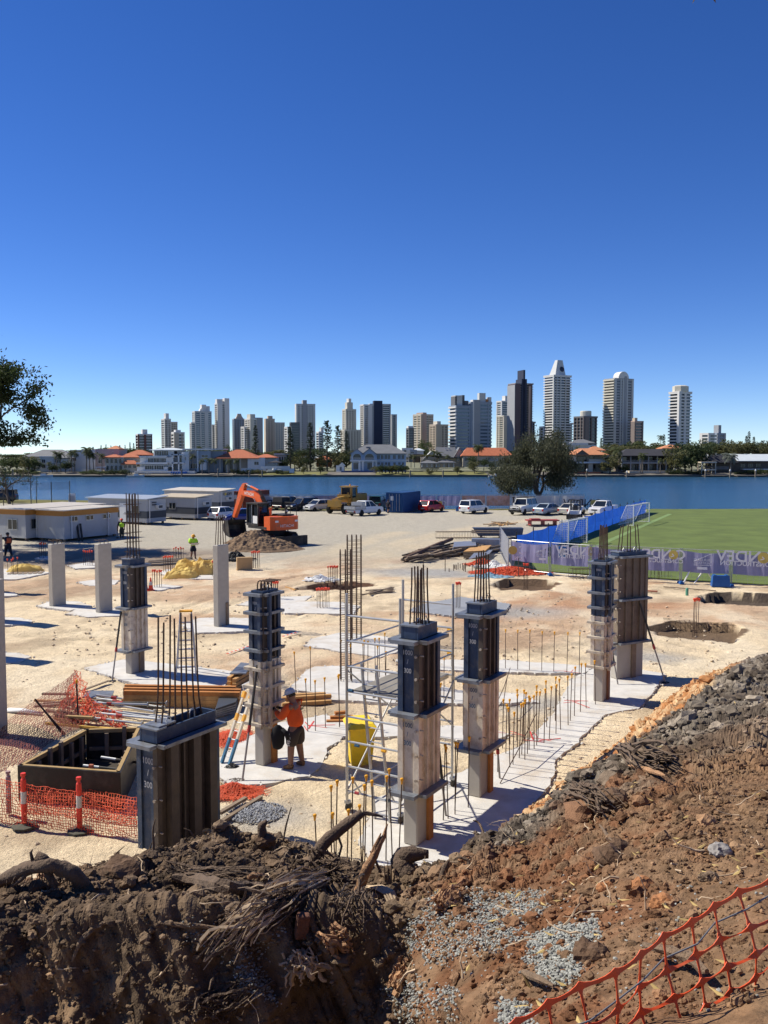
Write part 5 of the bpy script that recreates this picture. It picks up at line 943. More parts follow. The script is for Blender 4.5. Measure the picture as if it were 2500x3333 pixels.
s5 = shed('farther white site office with company name below its roof', 712, 1672, SA, 9.0, 3.2, 2.8, True, None, ((2, 3, 1.2, 2),), (), None, M_shedr, True, True)
text('C', .5, M_dk, (1.05, -.04, 2.45), (PI/2, 0, 0), s5, bold=.01); text('NDEV', .5, M_dk, (2.05, -.04, 2.45), (PI/2, 0, 0), s5, bold=.01); MB().lathe([(.2, 0), (.2, .01)], 14, (1.38, -.04, 2.45), Matrix.Rotation(PI/2, 3, 'X')).build('logo_disc', M_bgold, s5)
for (x, z, w2) in ((.8, 2.3, .7), (.8, 2.05, .7)): MB().box(x, x+w2, -.05, -.031, z, z+.14).build('sign_plate', M_shedg, s3)
# dark boards leaning on the long office
for k in (0, .35):
    q = P(258+k*30, 1762); o = MB().beam((0, 0, 0), (-.35, .55, 1.5), .18, .05).build('leaning_board', M_dk); o.location = (q.x, q.y, 0); tag(o, 'dark board leaning on the long white office wall', 'board', 'boards leaning on the office')
def container(label, px, py, ang, col, L_=6.06, dirt=None):
    p = P(px, py); t = thing('shipping_container', label, 'container', (p.x, p.y, .05), ang); m_ = mat('container_'+label[:8].strip(), col, .6, .2, var=.15, scale=1, dirt=dirt, dscale=1.1); W_ = 2.44; H_ = 2.59
    def wall(x0, y0, x1, y1, name):
        a = Vector((x0, y0)); b = Vector((x1, y1)); d = (b-a); n_ = Vector((d.y, -d.x)).normalized(); k = max(6, int(d.length/.28)); pts = []
        for i in range(k):
            for f_, o_ in ((0, 0), (.3, 0), (.5, .045), (.8, .045)): pts.append(a+d*((i+f_)/k)-n_*o_)
        pts.append(b); m2 = MB(); 
        for q in pts: m2.v += [(q.x, q.y, .15), (q.x, q.y, H_-.12)]
        for i in range(len(pts)-1): m2.f.append((2*i, 2*i+2, 2*i+3, 2*i+1))
        m2.build(name, m_, t)
    wall(.06, 0.03, L_-.06, 0.03, 'side_panel'); wall(L_-.06, W_-.03, .06, W_-.03, 'side_panel'); wall(.03, W_-.06, .03, .06, 'end_panel')
    MB().box(L_-.05, L_-.03, .06, W_-.06, .15, H_-.12).build('end_panel', m_, t); MB().box(.05, L_-.05, .05, W_-.05, H_-.06, H_-.03).build('roof', m_, t); MB().box(.05, L_-.05, .05, W_-.05, .05, .12).build('floor', M_dk, t)
    fr = MB()
    for x in (0, L_-.1):
        for y in (0, W_-.1): fr.box(x, x+.1, y, y+.1, 0, H_)
    for z0 in (.0, H_-.13):
        for y in (0, W_-.1): fr.box(.101, L_-.101, y+.001, y+.099, z0+.002, z0+.14 if z0 < 1 else z0+.12)
        for x in (0, L_-.1): fr.box(x+.001, x+.099, .101, W_-.101, z0+.002, z0+.14 if z0 < 1 else z0+.12)
    fr.build('frame', m_, t)
    for y in (.5, .9, 1.5, 1.9): MB().tube([(-.05, y, .2), (-.05, y, 2.4)], .025, 6).build('lock_bar', M_galv, t)
    MB().box(-.045, -.035, 1.35, 1.75, 1.55, 2.1).build('notice', M_white, t)
    return t
container('blue shipping container standing by the parked cars', 1312, 1670, R(66), (.012, .065, .19)); container('rust red shipping container behind the excavator boom', 800, 1664, R(66), (.20, .05, .03), 6.06)
# =================================================================== FENCES, GOALS
M_fpost = M_galv
def fence_panel(par, a, b, h, bz0, bz1, bm, post=True, name='fence_panel', sag=.0, mesh=True):
    a = Vector(a); b = Vector(b); t = thing(name, None, None); t.parent = par
    fr = MB().tube([a+Vector((0, 0, .1)), a+Vector((0, 0, h))], .03, 6).tube([b+Vector((0, 0, .1)), b+Vector((0, 0, h))], .03, 6).tube([a+Vector((0, 0, h-.05)), b+Vector((0, 0, h-.05))], .02, 5).tube([a+Vector((0, 0, .15)), b+Vector((0, 0, .15))], .02, 5)
    fr.build('panel_frame', M_fpost, t)
    if mesh:
        wv = MB(); L_ = (b-a).length
        for k in np.arange(.25, L_, .3): q = a+(b-a)*(k/L_); wv.beam(q+Vector((0, 0, .16)), q+Vector((0, 0, h-.07)), .008, .008)
        for z in np.arange(.4, h-.1, .3): wv.beam(a+Vector((0, 0, z)), b+Vector((0, 0, z)), .008, .008)
        wv.build('wire_infill', M_fpost, t)
    if bm:
        n = (b-a).cross(Vector((0, 0, 1))).normalized(); m_ = MB(); k = 12
        for i in range(k+1):
            q = a+(b-a)*(.02+.96*i/k); off = n*(.035+.03*math.sin(i*1.7)); sg = -sag*math.sin(PI*i/k)
            m_.v += [tuple(q+off+Vector((0, 0, bz0+sg*.4))), tuple(q+off*1.5+Vector((0, 0, (bz0+bz1)/2))), tuple(q+off+Vector((0, 0, bz1+sg)))]
        for i in range(k): m_.f += [(i*3, i*3+3, i*3+4, i*3+1), (i*3+1, i*3+4, i*3+5, i*3+2)]
        m_.build('banner', bm, t)
    return t
def foot(par, p):
    f = MB().taper(-.3, .3, -.12, .12, 0, .14, .04).build('fence_foot', mat('blue_plastic', (.015, .09, .30), .5, var=.1), par); f.location = p; f.rotation_euler = (0, 0, PI/2)
# banner fence along the field
ff = thing('banner_fence', 'temporary fence with lilac company banners seen from behind along the field', 'fence')
pts = [P(1661, 1858), P(1790, 1872), P(1921, 1883), P(2066, 1890), P(2215, 1899), P(2378, 1908), P(2545, 1917), P(2720, 1926)]
for i in range(len(pts)-1):
    a = pts[i]+Vector((.05, 0, 0)); b = pts[i+1]-Vector((.05, 0, 0)); fence_panel(ff, a, b, 2.08, .72, 1.95, M_banner, sag=.12); foot(ff, pts[i])
def banner_text(par, px0, px1, py, Y0, s=1., txt=M_btxt, mirror=True, ang=0):
    # the company name, mirrored because the banner is seen from its back
    a = AT(px0, py, Y0); b = AT(px1, py, Y0); w2 = b.x-a.x; cx = (a.x+b.x)/2; z = a.z
    g = thing('banner_print', None, None); g.parent = par; g.location = (cx, Y0, z); g.rotation_euler = (0, 0, ang)
    text('NDEV', w2*.30, txt, (-w2*.16, 0, .14), (PI/2, 0, 0), g, True, .014); text('C', w2*.30, txt, (w2*.43, 0, .14), (PI/2, 0, 0), g, True, .014); text('CONSTRUCTION', w2*.125, txt, (-.0, 0, -.24), (PI/2, 0, 0), g, True, .008)
    d_ = MB().lathe([(w2*.105, 0), (w2*.105, .006)], 20, (w2*.275, 0, .14), Matrix.Rotation(PI/2, 3, 'X')).build('logo_disc', M_bgold, g)
    MB().beam((w2*.25, -.012, .2), (w2*.29, -.012, .08), .05, .01, (0, 1, 0)).beam((w2*.29, -.012, .08), (w2*.22, -.012, .02), .04, .01, (0, 1, 0)).build('logo_tick', txt, d_)
def Yf(px):
    for i in range(len(pts)-1):
        a, b = pts[i], pts[i+1]
        fa = lambda q: proj(q.x, q.y, 0.)[0]
        if fa(a) <= px <= fa(b)+1: f_ = (px-fa(a))/(fa(b)-fa(a)); return (a+(b-a)*f_).y
    return pts[-1].y
for x0, x1, y in ((1815, 1955, 1800), (2080, 2222, 1812), (2348, 2520, 1822)): banner_text(ff, x0, x1, y, Yf((x0+x1)/2)-.14, ang=math.atan2(pts[5].y-pts[2].y, pts[5].x-pts[2].x))
an_ = math.atan2(pts[5].y-pts[2].y, pts[5].x-pts[2].x)
q = AT(1692, 1797, Yf(1692)-.14); text('C', .75, M_btxt, (q.x+.2, q.y, q.z+.1), (PI/2, 0, an_), ff, True, .014); text('CON', .3, M_btxt, (q.x, q.y, q.z-.4), (PI/2, 0, an_), ff, True, .008); MB().lathe([(.28, 0), (.28, .006)], 16, (q.x-.45, q.y, q.z+.12), Matrix.Rotation(PI/2, 3, 'X')).build('logo_disc', M_bgold, ff)
for x, y in ((1768, 1795), (2285, 1823)):
    q = AT(x, y, Yf(x)-.14); g = thing('banner_print', None, None); g.parent = ff; g.location = q; g.rotation_euler = (0, 0, an_)
    MB().beam((-.45, 0, -.1), (.5, 0, .38), .02, .05, (0, 1, 0)).beam((.5, 0, .38), (.5, 0, -.15), .05, .02, (0, 1, 0)).beam((-.45, 0, -.3), (.5, 0, -.3), .02, .03).build('roof_logo', M_btxt, g); text('BUILDING', .2, M_btxt, (0, 0, .0), (PI/2, 0, 0), g, True, .004); text('AUSTRALIA', .17, M_btxt, (0, 0, -.18), (PI/2, 0, 0), g, True, .004); MB().box(-.25, .3, -.01, 0, -.55, -.4).build('print_bar', M_btxt, g)
rf = thing('return_fence', 'short return fence panel with white banner, turning away from the field corner', 'fence')
fence_panel(rf, P(1655, 1858), P(1627, 1800)+Vector((0, 0, 0)), 2.08, .35, 1.95, M_bwhite); foot(rf, P(1655, 1860))
q = AT(1832, 1795, Yf(1832)-.17); o = MB().box(-.26, .26, -.02, 0, -.32, .32).build('blue_notice', mat('blue_sign', (.03, .2, .5), .5)); o.location = q; tag(o, 'small blue and white notice tied to the lilac banner', 'sign'); MB().box(-.18, .18, -.03, -.021, -.22, .2).build('print', M_white, o)
# fence along the river
rv = thing('river_fence', 'temporary mesh fence with printed banners between parked cars and river', 'fence'); xs_ = np.arange(-16.6, 31, 3.4); Yr = 121.6
bcols = [M_bwhite, M_bwhite, mat('pale_lilac_banner', (.36, .34, .42), .8), mat('pale_lilac_banner', (.36, .34, .42), .8), M_banner, M_banner, M_banner, M_banner, mat('picture_banner', (.45, .27, .22), .8, var=.6, scale=1.2, dirt=(.25, .28, .38), dscale=1.2), MATS['picture_banner'], M_bwhite, M_bwhite, M_bwhite, mat('dark_blue_banner', (.015, .09, .22), .8), MATS['dark_blue_banner']]
for i in range(len(xs_)-1):
    fence_panel(rv, (xs_[i]+.05, Yr, .05), (xs_[i+1]-.05, Yr, .05), 2.05, .45, 1.85, bcols[i % len(bcols)]); foot(rv, (xs_[i], Yr, 0))
M_btd = mat('dark_lettering', (.06, .065, .08), .8)
for px0, px1, tm in ((860, 960, M_btd), (1370, 1450, M_btxt), (1840, 1960, M_btd)): banner_text(rv, px0, px1, 1642, Yr-.16, txt=tm)
# blue shade-cloth fence at the side of the field
M_blue = translucent(mat('blue_shade_cloth', (.03, .16, .74), .75, var=.2, scale=1.2), .22)
bf = thing('shade_cloth_fence', 'bright blue shade-cloth fence running beside the football field', 'fence'); nb = 13
for i in range(nb):
    a = A+(B-A)*(i/nb); b = A+(B-A)*((i+1)/nb); MB().tube([(a.x-.0, a.y, 0), (a.x, a.y, 2.05)], .05, 6).build('post', M_dk, bf)
    m_ = MB(); k = 5; nn = Vector((b.y-a.y, a.x-b.x)).normalized()
    for j in range(k+1):
        q = a+(b-a)*(j/k); of = nn*(.02+.2*math.sin(j*PI/k)); m_.v += [(q.x+of.x*.5, q.y+of.y*.5, .1), (q.x+of.x*1.6, q.y+of.y*1.6, .9), (q.x+of.x*.6, q.y+of.y*.6, 1.8-.08*math.sin(PI*j/k))]
    for j in range(k): m_.f += [(j*3, j*3+3, j*3+4, j*3+1), (j*3+1, j*3+4, j*3+5, j*3+2)]
    m_.build('cloth_panel', M_blue, bf)
def goal(label, px, py, ln, depth=1.5, h=2.1):
    p = P(px, py); d = Vector((.52, .854)); t = thing('football_goal', label, 'goal', (p.x, p.y, .1), math.atan2(d.y, d.x), 'football goals')
    for x in (0, ln): MB().tube([(x, 0, 0), (x, 0, h)], .055, 8).build('post', M_white, t)
    MB().tube([(-.05, 0, h), (ln+.05, 0, h)], .055, 8).build('crossbar', M_white, t)
    for x in (0, ln): MB().tube([(x, 0, h), (x, .75, h), (x, depth, 0), (x, 0, .03)], .03, 6).build('net_stay', M_white, t)
    MB().tube([(0, depth, .03), (ln, depth, .03)], .03, 6).build('ground_bar', M_white, t)
    nt_ = MB(); r_ = .011
    for x in np.linspace(0, ln, int(ln/.2)): nt_.beam((x, .75, h), (x, depth, .02), r_, r_); nt_.beam((x, .02, h), (x, .75, h-.05), r_, r_)
    for f_ in np.linspace(0, 1, 13): y = .75+(depth-.75)*f_; z = h*(1-f_); nt_.beam((0, y, z), (ln, y, z), r_, r_)
    for x in (0, ln):
        for f_ in np.linspace(.08, 1, 12): z = h*(1-f_); nt_.beam((x, .02, z), (x, .75+(depth-.75)*f_, z), r_, r_)
        for y in np.arange(.15, depth, .18): nt_.beam((x, y, .02), (x, y, h if y < .75 else h*(1-(y-.75)/(depth-.75))), r_, r_)
    nt_.build('net', M_white, t); return t
g1 = goal('nearer white football goal with net in front of the blue fence', 1850, 1786, 4.6); g2 = goal('farther white football goal at the river end of the blue fence', 2062, 1714, 6.2, 1.6)
# things by the banner fence
M_bpl = MATS['blue_plastic']; q = P(2338, 1909); o = MB().taper(-.5, .5, -.26, .26, 0, .62, .06).box(-.4, -.25, -.22, .22, .62, .66).box(.25, .4, -.22, .22, .62, .66).build('water_barrier', M_bpl); o.location = (q.x, q.y-.3, .06); o.rotation_euler.z = -.15; tag(o, 'solid blue plastic barrier block at the banner fence', 'barrier')
q = P(2270, 1898); hd = MB().tube([(-.9, 0, 0), (-.55, 0, .75), (-.2, .0, .95), (.3, 0, .9), (.9, .2, .1)], .045, 6).tube([(-.35, -.2, 0), (.25, .05, .72)], .04, 6).build('pipe_hurdle', M_white); hd.location = (q.x, q.y-.3, .06); tag(hd, 'white bent pipe hurdle tipped over beside the blue barrier', 'hurdle')
q = P(1540, 1666); o = MB().taper(-.6, .6, -.25, .25, 0, .6, .06).build('water_barrier', M_bpl); o.location = (q.x-1.6, q.y+1, .05); tag(o, 'small blue barrier block behind the compact white four-wheel drive', 'barrier')
# red steel frame lying by the blue fence
q = P(1765, 1712); t = thing('red_steel_platform', 'faded red steel platform lying on stillage behind the blue fence', 'platform', (q.x, q.y, 0), .1); M_rs = mat('red_steel', (.32, .06, .05), .6, var=.2, scale=2)
MB().box(-1.7, 1.7, -.7, .7, .55, .68).build('deck', M_rs, t); [MB().box(x, x+.1, -.6, .6, .1, .549).build('leg_frame', M_rs, t) for x in (-1.4, 0, 1.3)]; MB().box(-1.3, -.3, -.4, .4, .681, .8).build('raised_plate', M_rs, t); [MB().beam((-1.6, y, .08), (1.6, y, .08), .1, .1).build('skid', M_tgrey, t) for y in (-.5, .5)]
# cricket net frames at the far left
cn = thing('practice_net', 'tall dark practice net frames on the grass by the river at far left', 'net'); Yc = 128
for x, yt in ((8, 1582), (38, 1583), (98, 1545), (116, 1570), (165, 1568), (225, 1500+65)):
    xx = XA(x, Yc); MB().tube([(xx, Yc, -.2), (xx, Yc, ZA(yt, Yc))], .06, 6).build('pole', M_dk, cn)
m_ = MB(); xa = XA(-10, Yc); xb = XA(222, Yc)
for k in np.arange(0, 1.01, .02): m_.beam((xa+(xb-xa)*k, Yc, 2.3+k*.25), (xa+(xb-xa)*k, Yc, 3.3+k*.25), .015, .015)
for z in np.linspace(2.3, 3.3, 9): m_.beam((xa, Yc, z), (xb, Yc, z+.25), .014, .014)
m_.build('netting', M_dk, cn)
q = P(235, 1638); t = thing('a_frame_sign', 'small folding A-frame sign on the grass by the river', 'sign', (q.x, q.y, 0), .1); MB().hexa([(-.5, -.35, 0), (.5, -.35, 0), (.5, -.3, 0), (-.5, -.3, 0), (-.5, -.03, 1.5), (.5, -.03, 1.5), (.5, .0, 1.5), (-.5, .0, 1.5)]).build('front_board', M_white, t); MB().hexa([(-.5, .35, 0), (.5, .35, 0), (.5, .4, 0), (-.5, .4, 0), (-.5, .01, 1.5), (.5, .01, 1.5), (.5, .04, 1.5), (-.5, .04, 1.5)]).build('back_board', M_white, t); MB().hexa([(-.42, -.31, .3), (.42, -.31, .3), (.42, -.305, .3), (-.42, -.305, .3), (-.42, -.11, 1.2), (.42, -.11, 1.2), (.42, -.1, 1.2), (-.42, -.1, 1.2)]).build('print', M_bwhite, t).location.y = -.03
limb_tree('bank_tree', 'thin dark bare-trunked tree beside the off-road wagon at far left', (XA(33, 135), 135, 0), 6.2, 3.6, 'dark', 9, 1500, .35, (-.5, 0), .2, 3, .3, .45)
# =================================================================== PEOPLE
def skin(name, verts, edges, rad, m, parent, sub=2, root=0):
    me = D.meshes.new(name); me.from_pydata([tuple(v) for v in verts], edges, []); me.update()
    o = D.objects.new(name, me); COL.objects.link(o)
    md = o.modifiers.new('skin', 'SKIN'); md.use_smooth_shade = True; md.branch_smoothing = .6
    sv = me.skin_vertices[0].data
    for i, r_ in enumerate(rad): sv[i].radius = (r_, r_) if not hasattr(r_, '__len__') else r_; sv[i].use_root = (i == root)
    if sub: s_ = o.modifiers.new('sub', 'SUBSURF'); s_.levels = sub; s_.render_levels = sub
    dg = bpy.context.evaluated_depsgraph_get(); dg.update(); m2 = D.meshes.new_from_object(o.evaluated_get(dg)); D.objects.remove(o)
    m2.materials.clear(); m2.materials.append(m); m2.name = name
    return link(name, m2, parent)
def lerp(a, b, f): return a+(b-a)*f
def person(label, loc, face, pose, cols, hat='helmet', h=1.78, fine=False, vest=None):
    t = thing('person', label, 'person', loc, face)     # local: faces +x, left is +y
    s = h/1.78; J = {k: Vector(v)*s for k, v in pose.items() if isinstance(v, tuple)}
    sk, top, bot, boot, hatc = cols
    V = []; E = []; Rr = []
    def add(p, r_, par=None): r_ = r_*1.24 if not hasattr(r_, '__len__') else r_; V.append(p); Rr.append(r_*s if not hasattr(r_, '__len__') else (r_[0]*s, r_[1]*s)); (E.append((par, len(V)-1)) if par is not None else None); return len(V)-1
    pel = add(J['pelvis'], .11); wst = add(lerp(J['pelvis'], J['chest'], .5), .10, pel); ch = add(J['chest'], .11, wst); nk = add(J['neck'], .06, ch); h1 = add(lerp(J['neck'], J['head'], .45), .075, nk); h2 = add(J['head'], .098, h1); add(J['head']+(J['head']-J['neck']).normalized()*.09*s, .075, h2)
    for sd in 'lr':
        a = add(J['sh_'+sd], .055, ch); b = add(J['el_'+sd], .045, a); c = add(J['wr_'+sd], .032, b); add(lerp(J['el_'+sd], J['wr_'+sd], 1.14), .036, c)
        a = add(J['hip_'+sd], .095, pel); k = add(J['kn_'+sd], .068, a); m_ = add(lerp(J['kn_'+sd], J['an_'+sd], .35), .064, k); add(J['an_'+sd], .042, m_)
    body = skin('body', V, E, Rr, sk, t)
    # shirt
    V, E, Rr = [], [], []; pel = add(lerp(J['pelvis'], J['chest'], -.12), .185); w_ = add(lerp(J['pelvis'], J['chest'], .45), .18, pel); ch = add(J['chest'], .205, w_); add(lerp(J['chest'], J['neck'], .85), .09, ch)
    for sd in 'lr':
        a = add(J['sh_'+sd], .105, ch); b = add(J['el_'+sd], .075, a)
        if pose.get('long', 0): add(lerp(J['el_'+sd], J['wr_'+sd], .92), .046, b)
    skin('shirt', V, E, Rr, top, t)
    V, E, Rr = [], [], []; p_ = add(J['pelvis']+Vector((0, 0, .1*s)), .165); q = add(J['pelvis']-Vector((0, 0, .02)), .17, p_)
    for sd in 'lr':
        a = add(J['hip_'+sd], .14, q); k = add(lerp(J['hip_'+sd], J['kn_'+sd], 1.0 if pose.get('shorts', 0) else .9), .108, a)
        if not pose.get('shorts', 0): add(lerp(J['kn_'+sd], J['an_'+sd], .45), .078, k); add(lerp(J['kn_'+sd], J['an_'+sd], .97), .062, len(V)-1)
    skin('shorts' if pose.get('shorts', 0) else 'trousers', V, E, Rr, bot, t)
    for sd in 'lr':
        V, E, Rr = [], [], []; an = J['an_'+sd]; f = Vector((math.cos(pose.get('ft_'+sd, 0)), math.sin(pose.get('ft_'+sd, 0)), 0)); a = add(an+Vector((0, 0, .07*s)), .056); b = add(an-Vector((0, 0, .035*s)), .052, a); c = add(an+f*.1*s-Vector((0, 0, .045*s)), .048, b); add(an+f*.19*s-Vector((0, 0, .052*s)), .042, c); add(an-f*.05*s-Vector((0, 0, .045*s)), .046, b); skin('boot', V, E, Rr, boot, t)
    hd = J['head']; up = (J['head']-J['neck']).normalized(); fw = Vector((math.cos(pose.get('look', 0)), math.sin(pose.get('look', 0)), pose.get('nod', -.15))).normalized(); sdv = up.cross(fw).normalized(); fw = sdv.cross(up)
    MB().ico(tuple(hd+fw*.105*s-up*.01*s), .02*s, .0, (1, 1, 1.4), 1).build('nose', sk, t, True)
    for sg in (-1, 1): MB().ico(tuple(hd+sdv*sg*.098*s-up*.005*s), .026*s, 0, (.8, .5, 1.3), 1).build('ear', sk, t, True); MB().ico(tuple(hd+fw*.09*s+sdv*sg*.035*s+up*.025*s), .012*s, 0, (1, 1, .7), 0).build('eye', M_blackp, t, True)
    MB().ico(tuple(hd+fw*.088*s-up*.055*s), .02*s, 0, (.5, 1.3, .35), 1).build('mouth', mat('lips', (.22, .08, .06), .6), t, True)
    M3 = Matrix((fw, sdv, up)).transposed()
    MB().lathe([(.104*s, -.03*s), (.104*s, .03*s), (.085*s, .075*s), (.03*s, .098*s)], 14, tuple(hd-fw*.012*s), M3).build('hair', mat('dark_hair', (.03, .022, .018), .8), t, True)
    c0 = hd+up*.045*s
    if hat == 'helmet':
        hm_ = MB().lathe([(.125*s, 0), (.128*s, .02*s), (.118*s, .065*s), (.085*s, .105*s), (.03*s, .122*s)], 18, tuple(c0), M3).build('helmet', hatc, t, True)
        MB().lathe([(.165*s, -.004*s), (.165*s, .004*s), (.12*s, .018*s)], 18, tuple(c0+fw*.02*s), M3).build('brim', hatc, hm_, True)
    else: MB().lathe([(.118*s, -.02*s), (.118*s, .04*s), (.08*s, .09*s), (.02*s, .1*s)], 16, tuple(c0), M3).build('cap', hatc, t, True)
    # hands with five fingers
    for sd in 'lr':
        wr = J['wr_'+sd]; d = (wr-J['el_'+sd]).normalized(); a = d.orthogonal().normalized() if abs(d.z) > .95 else d.cross(Vector((0, 0, 1))).normalized(); b = d.cross(a); pm = wr+d*.05*s; hb = MB().tube([wr, pm, wr+d*.095*s], [.03*s, .042*s, .036*s], 8, flat=.55)
        for k, (of, ln) in enumerate(((-.027, .062), (-.009, .075), (.009, .07), (.027, .055))):
            p0 = wr+d*.09*s+a*of*s; p1 = p0+d*ln*.55*s+b*.012*s; hb.tube([p0, p1, p1+d*ln*.35*s+b*.028*s], [.0095*s, .0088*s, .007*s], 6)
        p0 = wr+d*.03*s-a*.032*s; hb.tube([p0, p0-a*.03*s+d*.03*s+b*.012*s, p0-a*.032*s+d*.065*s+b*.025*s], [.011*s, .0105*s, .008*s], 6); hb.build('hand', mat('work_glove', (.02, .02, .02), .8) if fine else sk, t, True)
    if vest:
        V, E, Rr = [], [], []; p_ = add(lerp(J['pelvis'], J['chest'], .05), .2); w_ = add(lerp(J['pelvis'], J['chest'], .5), .195, p_); ch = add(J['chest'], .222, w_); add(lerp(J['chest'], J['neck'], .6), .15, ch); skin('vest', V, E, Rr, vest, t)
    return t, J
def pose(**k):
    p = dict(pelvis=(0, 0, .95), chest=(.02, 0, 1.32), neck=(.03, 0, 1.50), head=(.05, 0, 1.64), sh_l=(.02, .2, 1.43), sh_r=(.02, -.2, 1.43), el_l=(.0, .26, 1.14), el_r=(.0, -.26, 1.14), wr_l=(.12, .25, .90), wr_r=(.12, -.25, .90), hip_l=(0, .09, .9), hip_r=(0, -.09, .9), kn_l=(.03, .1, .5), kn_r=(.03, -.1, .5), an_l=(0, .11, .09), an_r=(0, -.11, .09))
    p.update(k); return p
M_oshirt = mat('orange_shirt', (.78, .10, .012), .75, var=.1, scale=6); M_short = mat('brown_grey_shorts', (.055, .042, .036), .85, var=.15); M_boot = mat('tan_boot', (.20, .115, .06), .85, var=.2); M_hw = mat('helmet_white', (.62, .61, .58), .4, var=.05); M_navy = mat('navy_cloth', (.015, .018, .03), .85, var=.15)
q = P(965, 2503)
wk, J = person('worker in orange shirt, shorts and white helmet at the tall waler form', (q.x, q.y, .03), R(152), pose(chest=(.05, 0, 1.33), neck=(.09, 0, 1.5), head=(.14, 0, 1.63), sh_l=(.06, .2, 1.44), sh_r=(.06, -.2, 1.44), el_l=(.22, .27, 1.17), el_r=(.22, -.27, 1.15), wr_l=(.46, .14, 1.28), wr_r=(.46, -.12, 1.26), kn_l=(.05, .14, .5), kn_r=(.0, -.12, .5), an_l=(.04, .17, .09), an_r=(-.06, -.15, .09), shorts=1, nod=-.35, ft_l=.2, ft_r=-.2, long=1), (M_skin, M_oshirt, M_short, M_boot, M_hw), fine=True, h=1.9)
text('VMT', .085, M_blackp, (-.2, .02, 1.48), (PI/2, 0, -PI/2), wk, bold=.003); text('FORMWORK', .035, M_blackp, (-.2, -.0, 1.40), (PI/2, 0, -PI/2), wk); MB().beam((-.2, .12, 1.51), (-.2, .08, 1.45), .02, .008, (1, 0, 0)).beam((-.2, .08, 1.45), (-.2, .05, 1.51), .02, .008, (1, 0, 0)).build('shirt_logo', M_blackp, wk)
text('adidas', .13, M_white, (.02, .29, .76), (PI/2, PI/2, PI), wk, bold=.002)
q = P(629, 1819); pn, J = person('worker in yellow hi-vis shirt and yellow helmet reading a plan', (q.x, q.y, 0), R(-60), pose(el_l=(.12, .3, 1.16), el_r=(.12, -.3, 1.16), wr_l=(.32, .1, 1.14), wr_r=(.32, -.1, 1.14), an_l=(.12, .12, .09), an_r=(-.12, -.12, .09), kn_l=(.08, .11, .5), head=(.09, 0, 1.63), shorts=1, nod=-.6), (M_skin, M_hivis, M_navy, M_blackp, M_cap))
o = MB().hexa([(.3, -.28, 1.02), (.62, -.28, 1.2), (.62, .28, 1.2), (.3, .28, 1.02), (.3, -.28, 1.025), (.62, -.28, 1.205), (.62, .28, 1.205), (.3, .28, 1.025)]).build('site_plan', M_white); o.location = pn.location; o.rotation_euler = pn.rotation_euler; tag(o, 'white plan sheet held by the yellow hi-vis worker', 'paper')
q = P(397, 1752); pn, J = person('worker in green vest and orange helmet carrying a shovel by the offices', (q.x, q.y, 0), R(-80), pose(wr_r=(.1, -.34, .8), el_r=(0, -.32, 1.12)), (M_skin, M_navy, mat('dark_green_cloth', (.05, .05, .035), .85), M_boot, M_rcap), vest=M_hivis)
o = MB().tube([(.12, -.38, 1.2), (.1, -.38, .1)], .02, 6).build('shovel', M_tgrey); o.location = pn.location; o.rotation_euler = pn.rotation_euler; tag(o, 'long-handled shovel held by the worker in the green vest', 'shovel'); MB().taper(-.02, .22, -.5, -.26, -.1, .12, .02).build('blade', M_dk, o)
q = P(28, 1812); person('worker with orange vest walking in the shade at the left edge', (q.x, q.y, 0), R(140), pose(an_l=(.28, .1, .09), an_r=(-.3, -.1, .12), kn_l=(.2, .1, .5), kn_r=(-.06, -.1, .48), el_l=(-.15, .26, 1.15), wr_l=(-.05, .28, .92)), (M_skin, M_navy, M_navy, M_boot, M_blackp), vest=mat('orange_vest', (.7, .14, .04), .7))
q = P(1263, 1671); person('person in dark shirt and shorts walking past the blue container', (q.x, q.y, 0), R(60), pose(an_l=(.22, .1, .09), an_r=(-.25, -.1, .12), kn_l=(.16, .1, .5), kn_r=(-.04, -.1, .48), shorts=1), (M_skin, M_navy, M_navy, M_blackp, mat('dark_cap', (.02, .02, .02), .8)), hat='cap')
q = Matrix.Rotation(exc.rotation_euler.z, 3, 'Z') @ Vector((-.57, -1.16, 1.04)); q = q+exc.location; person('worker in green hi-vis shirt and white helmet standing on the excavator track', (q.x, q.y, q.z), R(-70), pose(), (M_skin, M_hivis, M_navy, M_boot, M_hw))
# =================================================================== FOOTINGS AND STARTER BARS
def bar_cap(par, p, top, capm, r_=.012, curve=None, cap=True):
    b = MB().tube([p, top] if curve is None else curve, r_, 5).build('starter_bar', M_steel, par)
    k = 1.7 if capm is M_rcap else 1
    if cap: MB().lathe([(.017*k, -.08), (.019*k, -.03), (.032*k, .0), (.032*k, .028*k), (.024*k, .036*k)], 8, tuple(top)).build('safety_cap', capm, b)
FOOT = []
for i, (px, lb) in enumerate(PADS):
    o = MB().prism(PADP[i], -.12, .045).build('concrete_footing', M_pad if i != 16 else mat('wet_concrete', (.27, .28, .29), .6, var=.12, scale=1, bump=.2)); tag(o, lb, 'footing', 'cast concrete footings'); FOOT.append(o)
    g = random.Random(i+50); crumbs = MB()
    for (x, y) in PADP[i]:
        for k in range(2): crumbs.ico((x+g.gauss(0, .06), y+g.gauss(0, .06), .02), g.uniform(.02, .05), .3)
    stuff(crumbs.build('spilled_concrete', M_pad, o))
def cluster(fi, px0, px1, pyt, pyb, n, capm, rows=2, jit=2):
    for k in range(n):
        x = px0+(px1-px0)*(k+.5)/n; r_ = (k % rows)*.22; p = P(x, pyb); p = Vector((p.x, p.y+r_, .0)); z = ZA(pyt+random.uniform(-jit, jit), p.y)
        bar_cap(FOOT[fi], p, Vector((p.x+random.gauss(0, .015), p.y, z)), capm, .014)
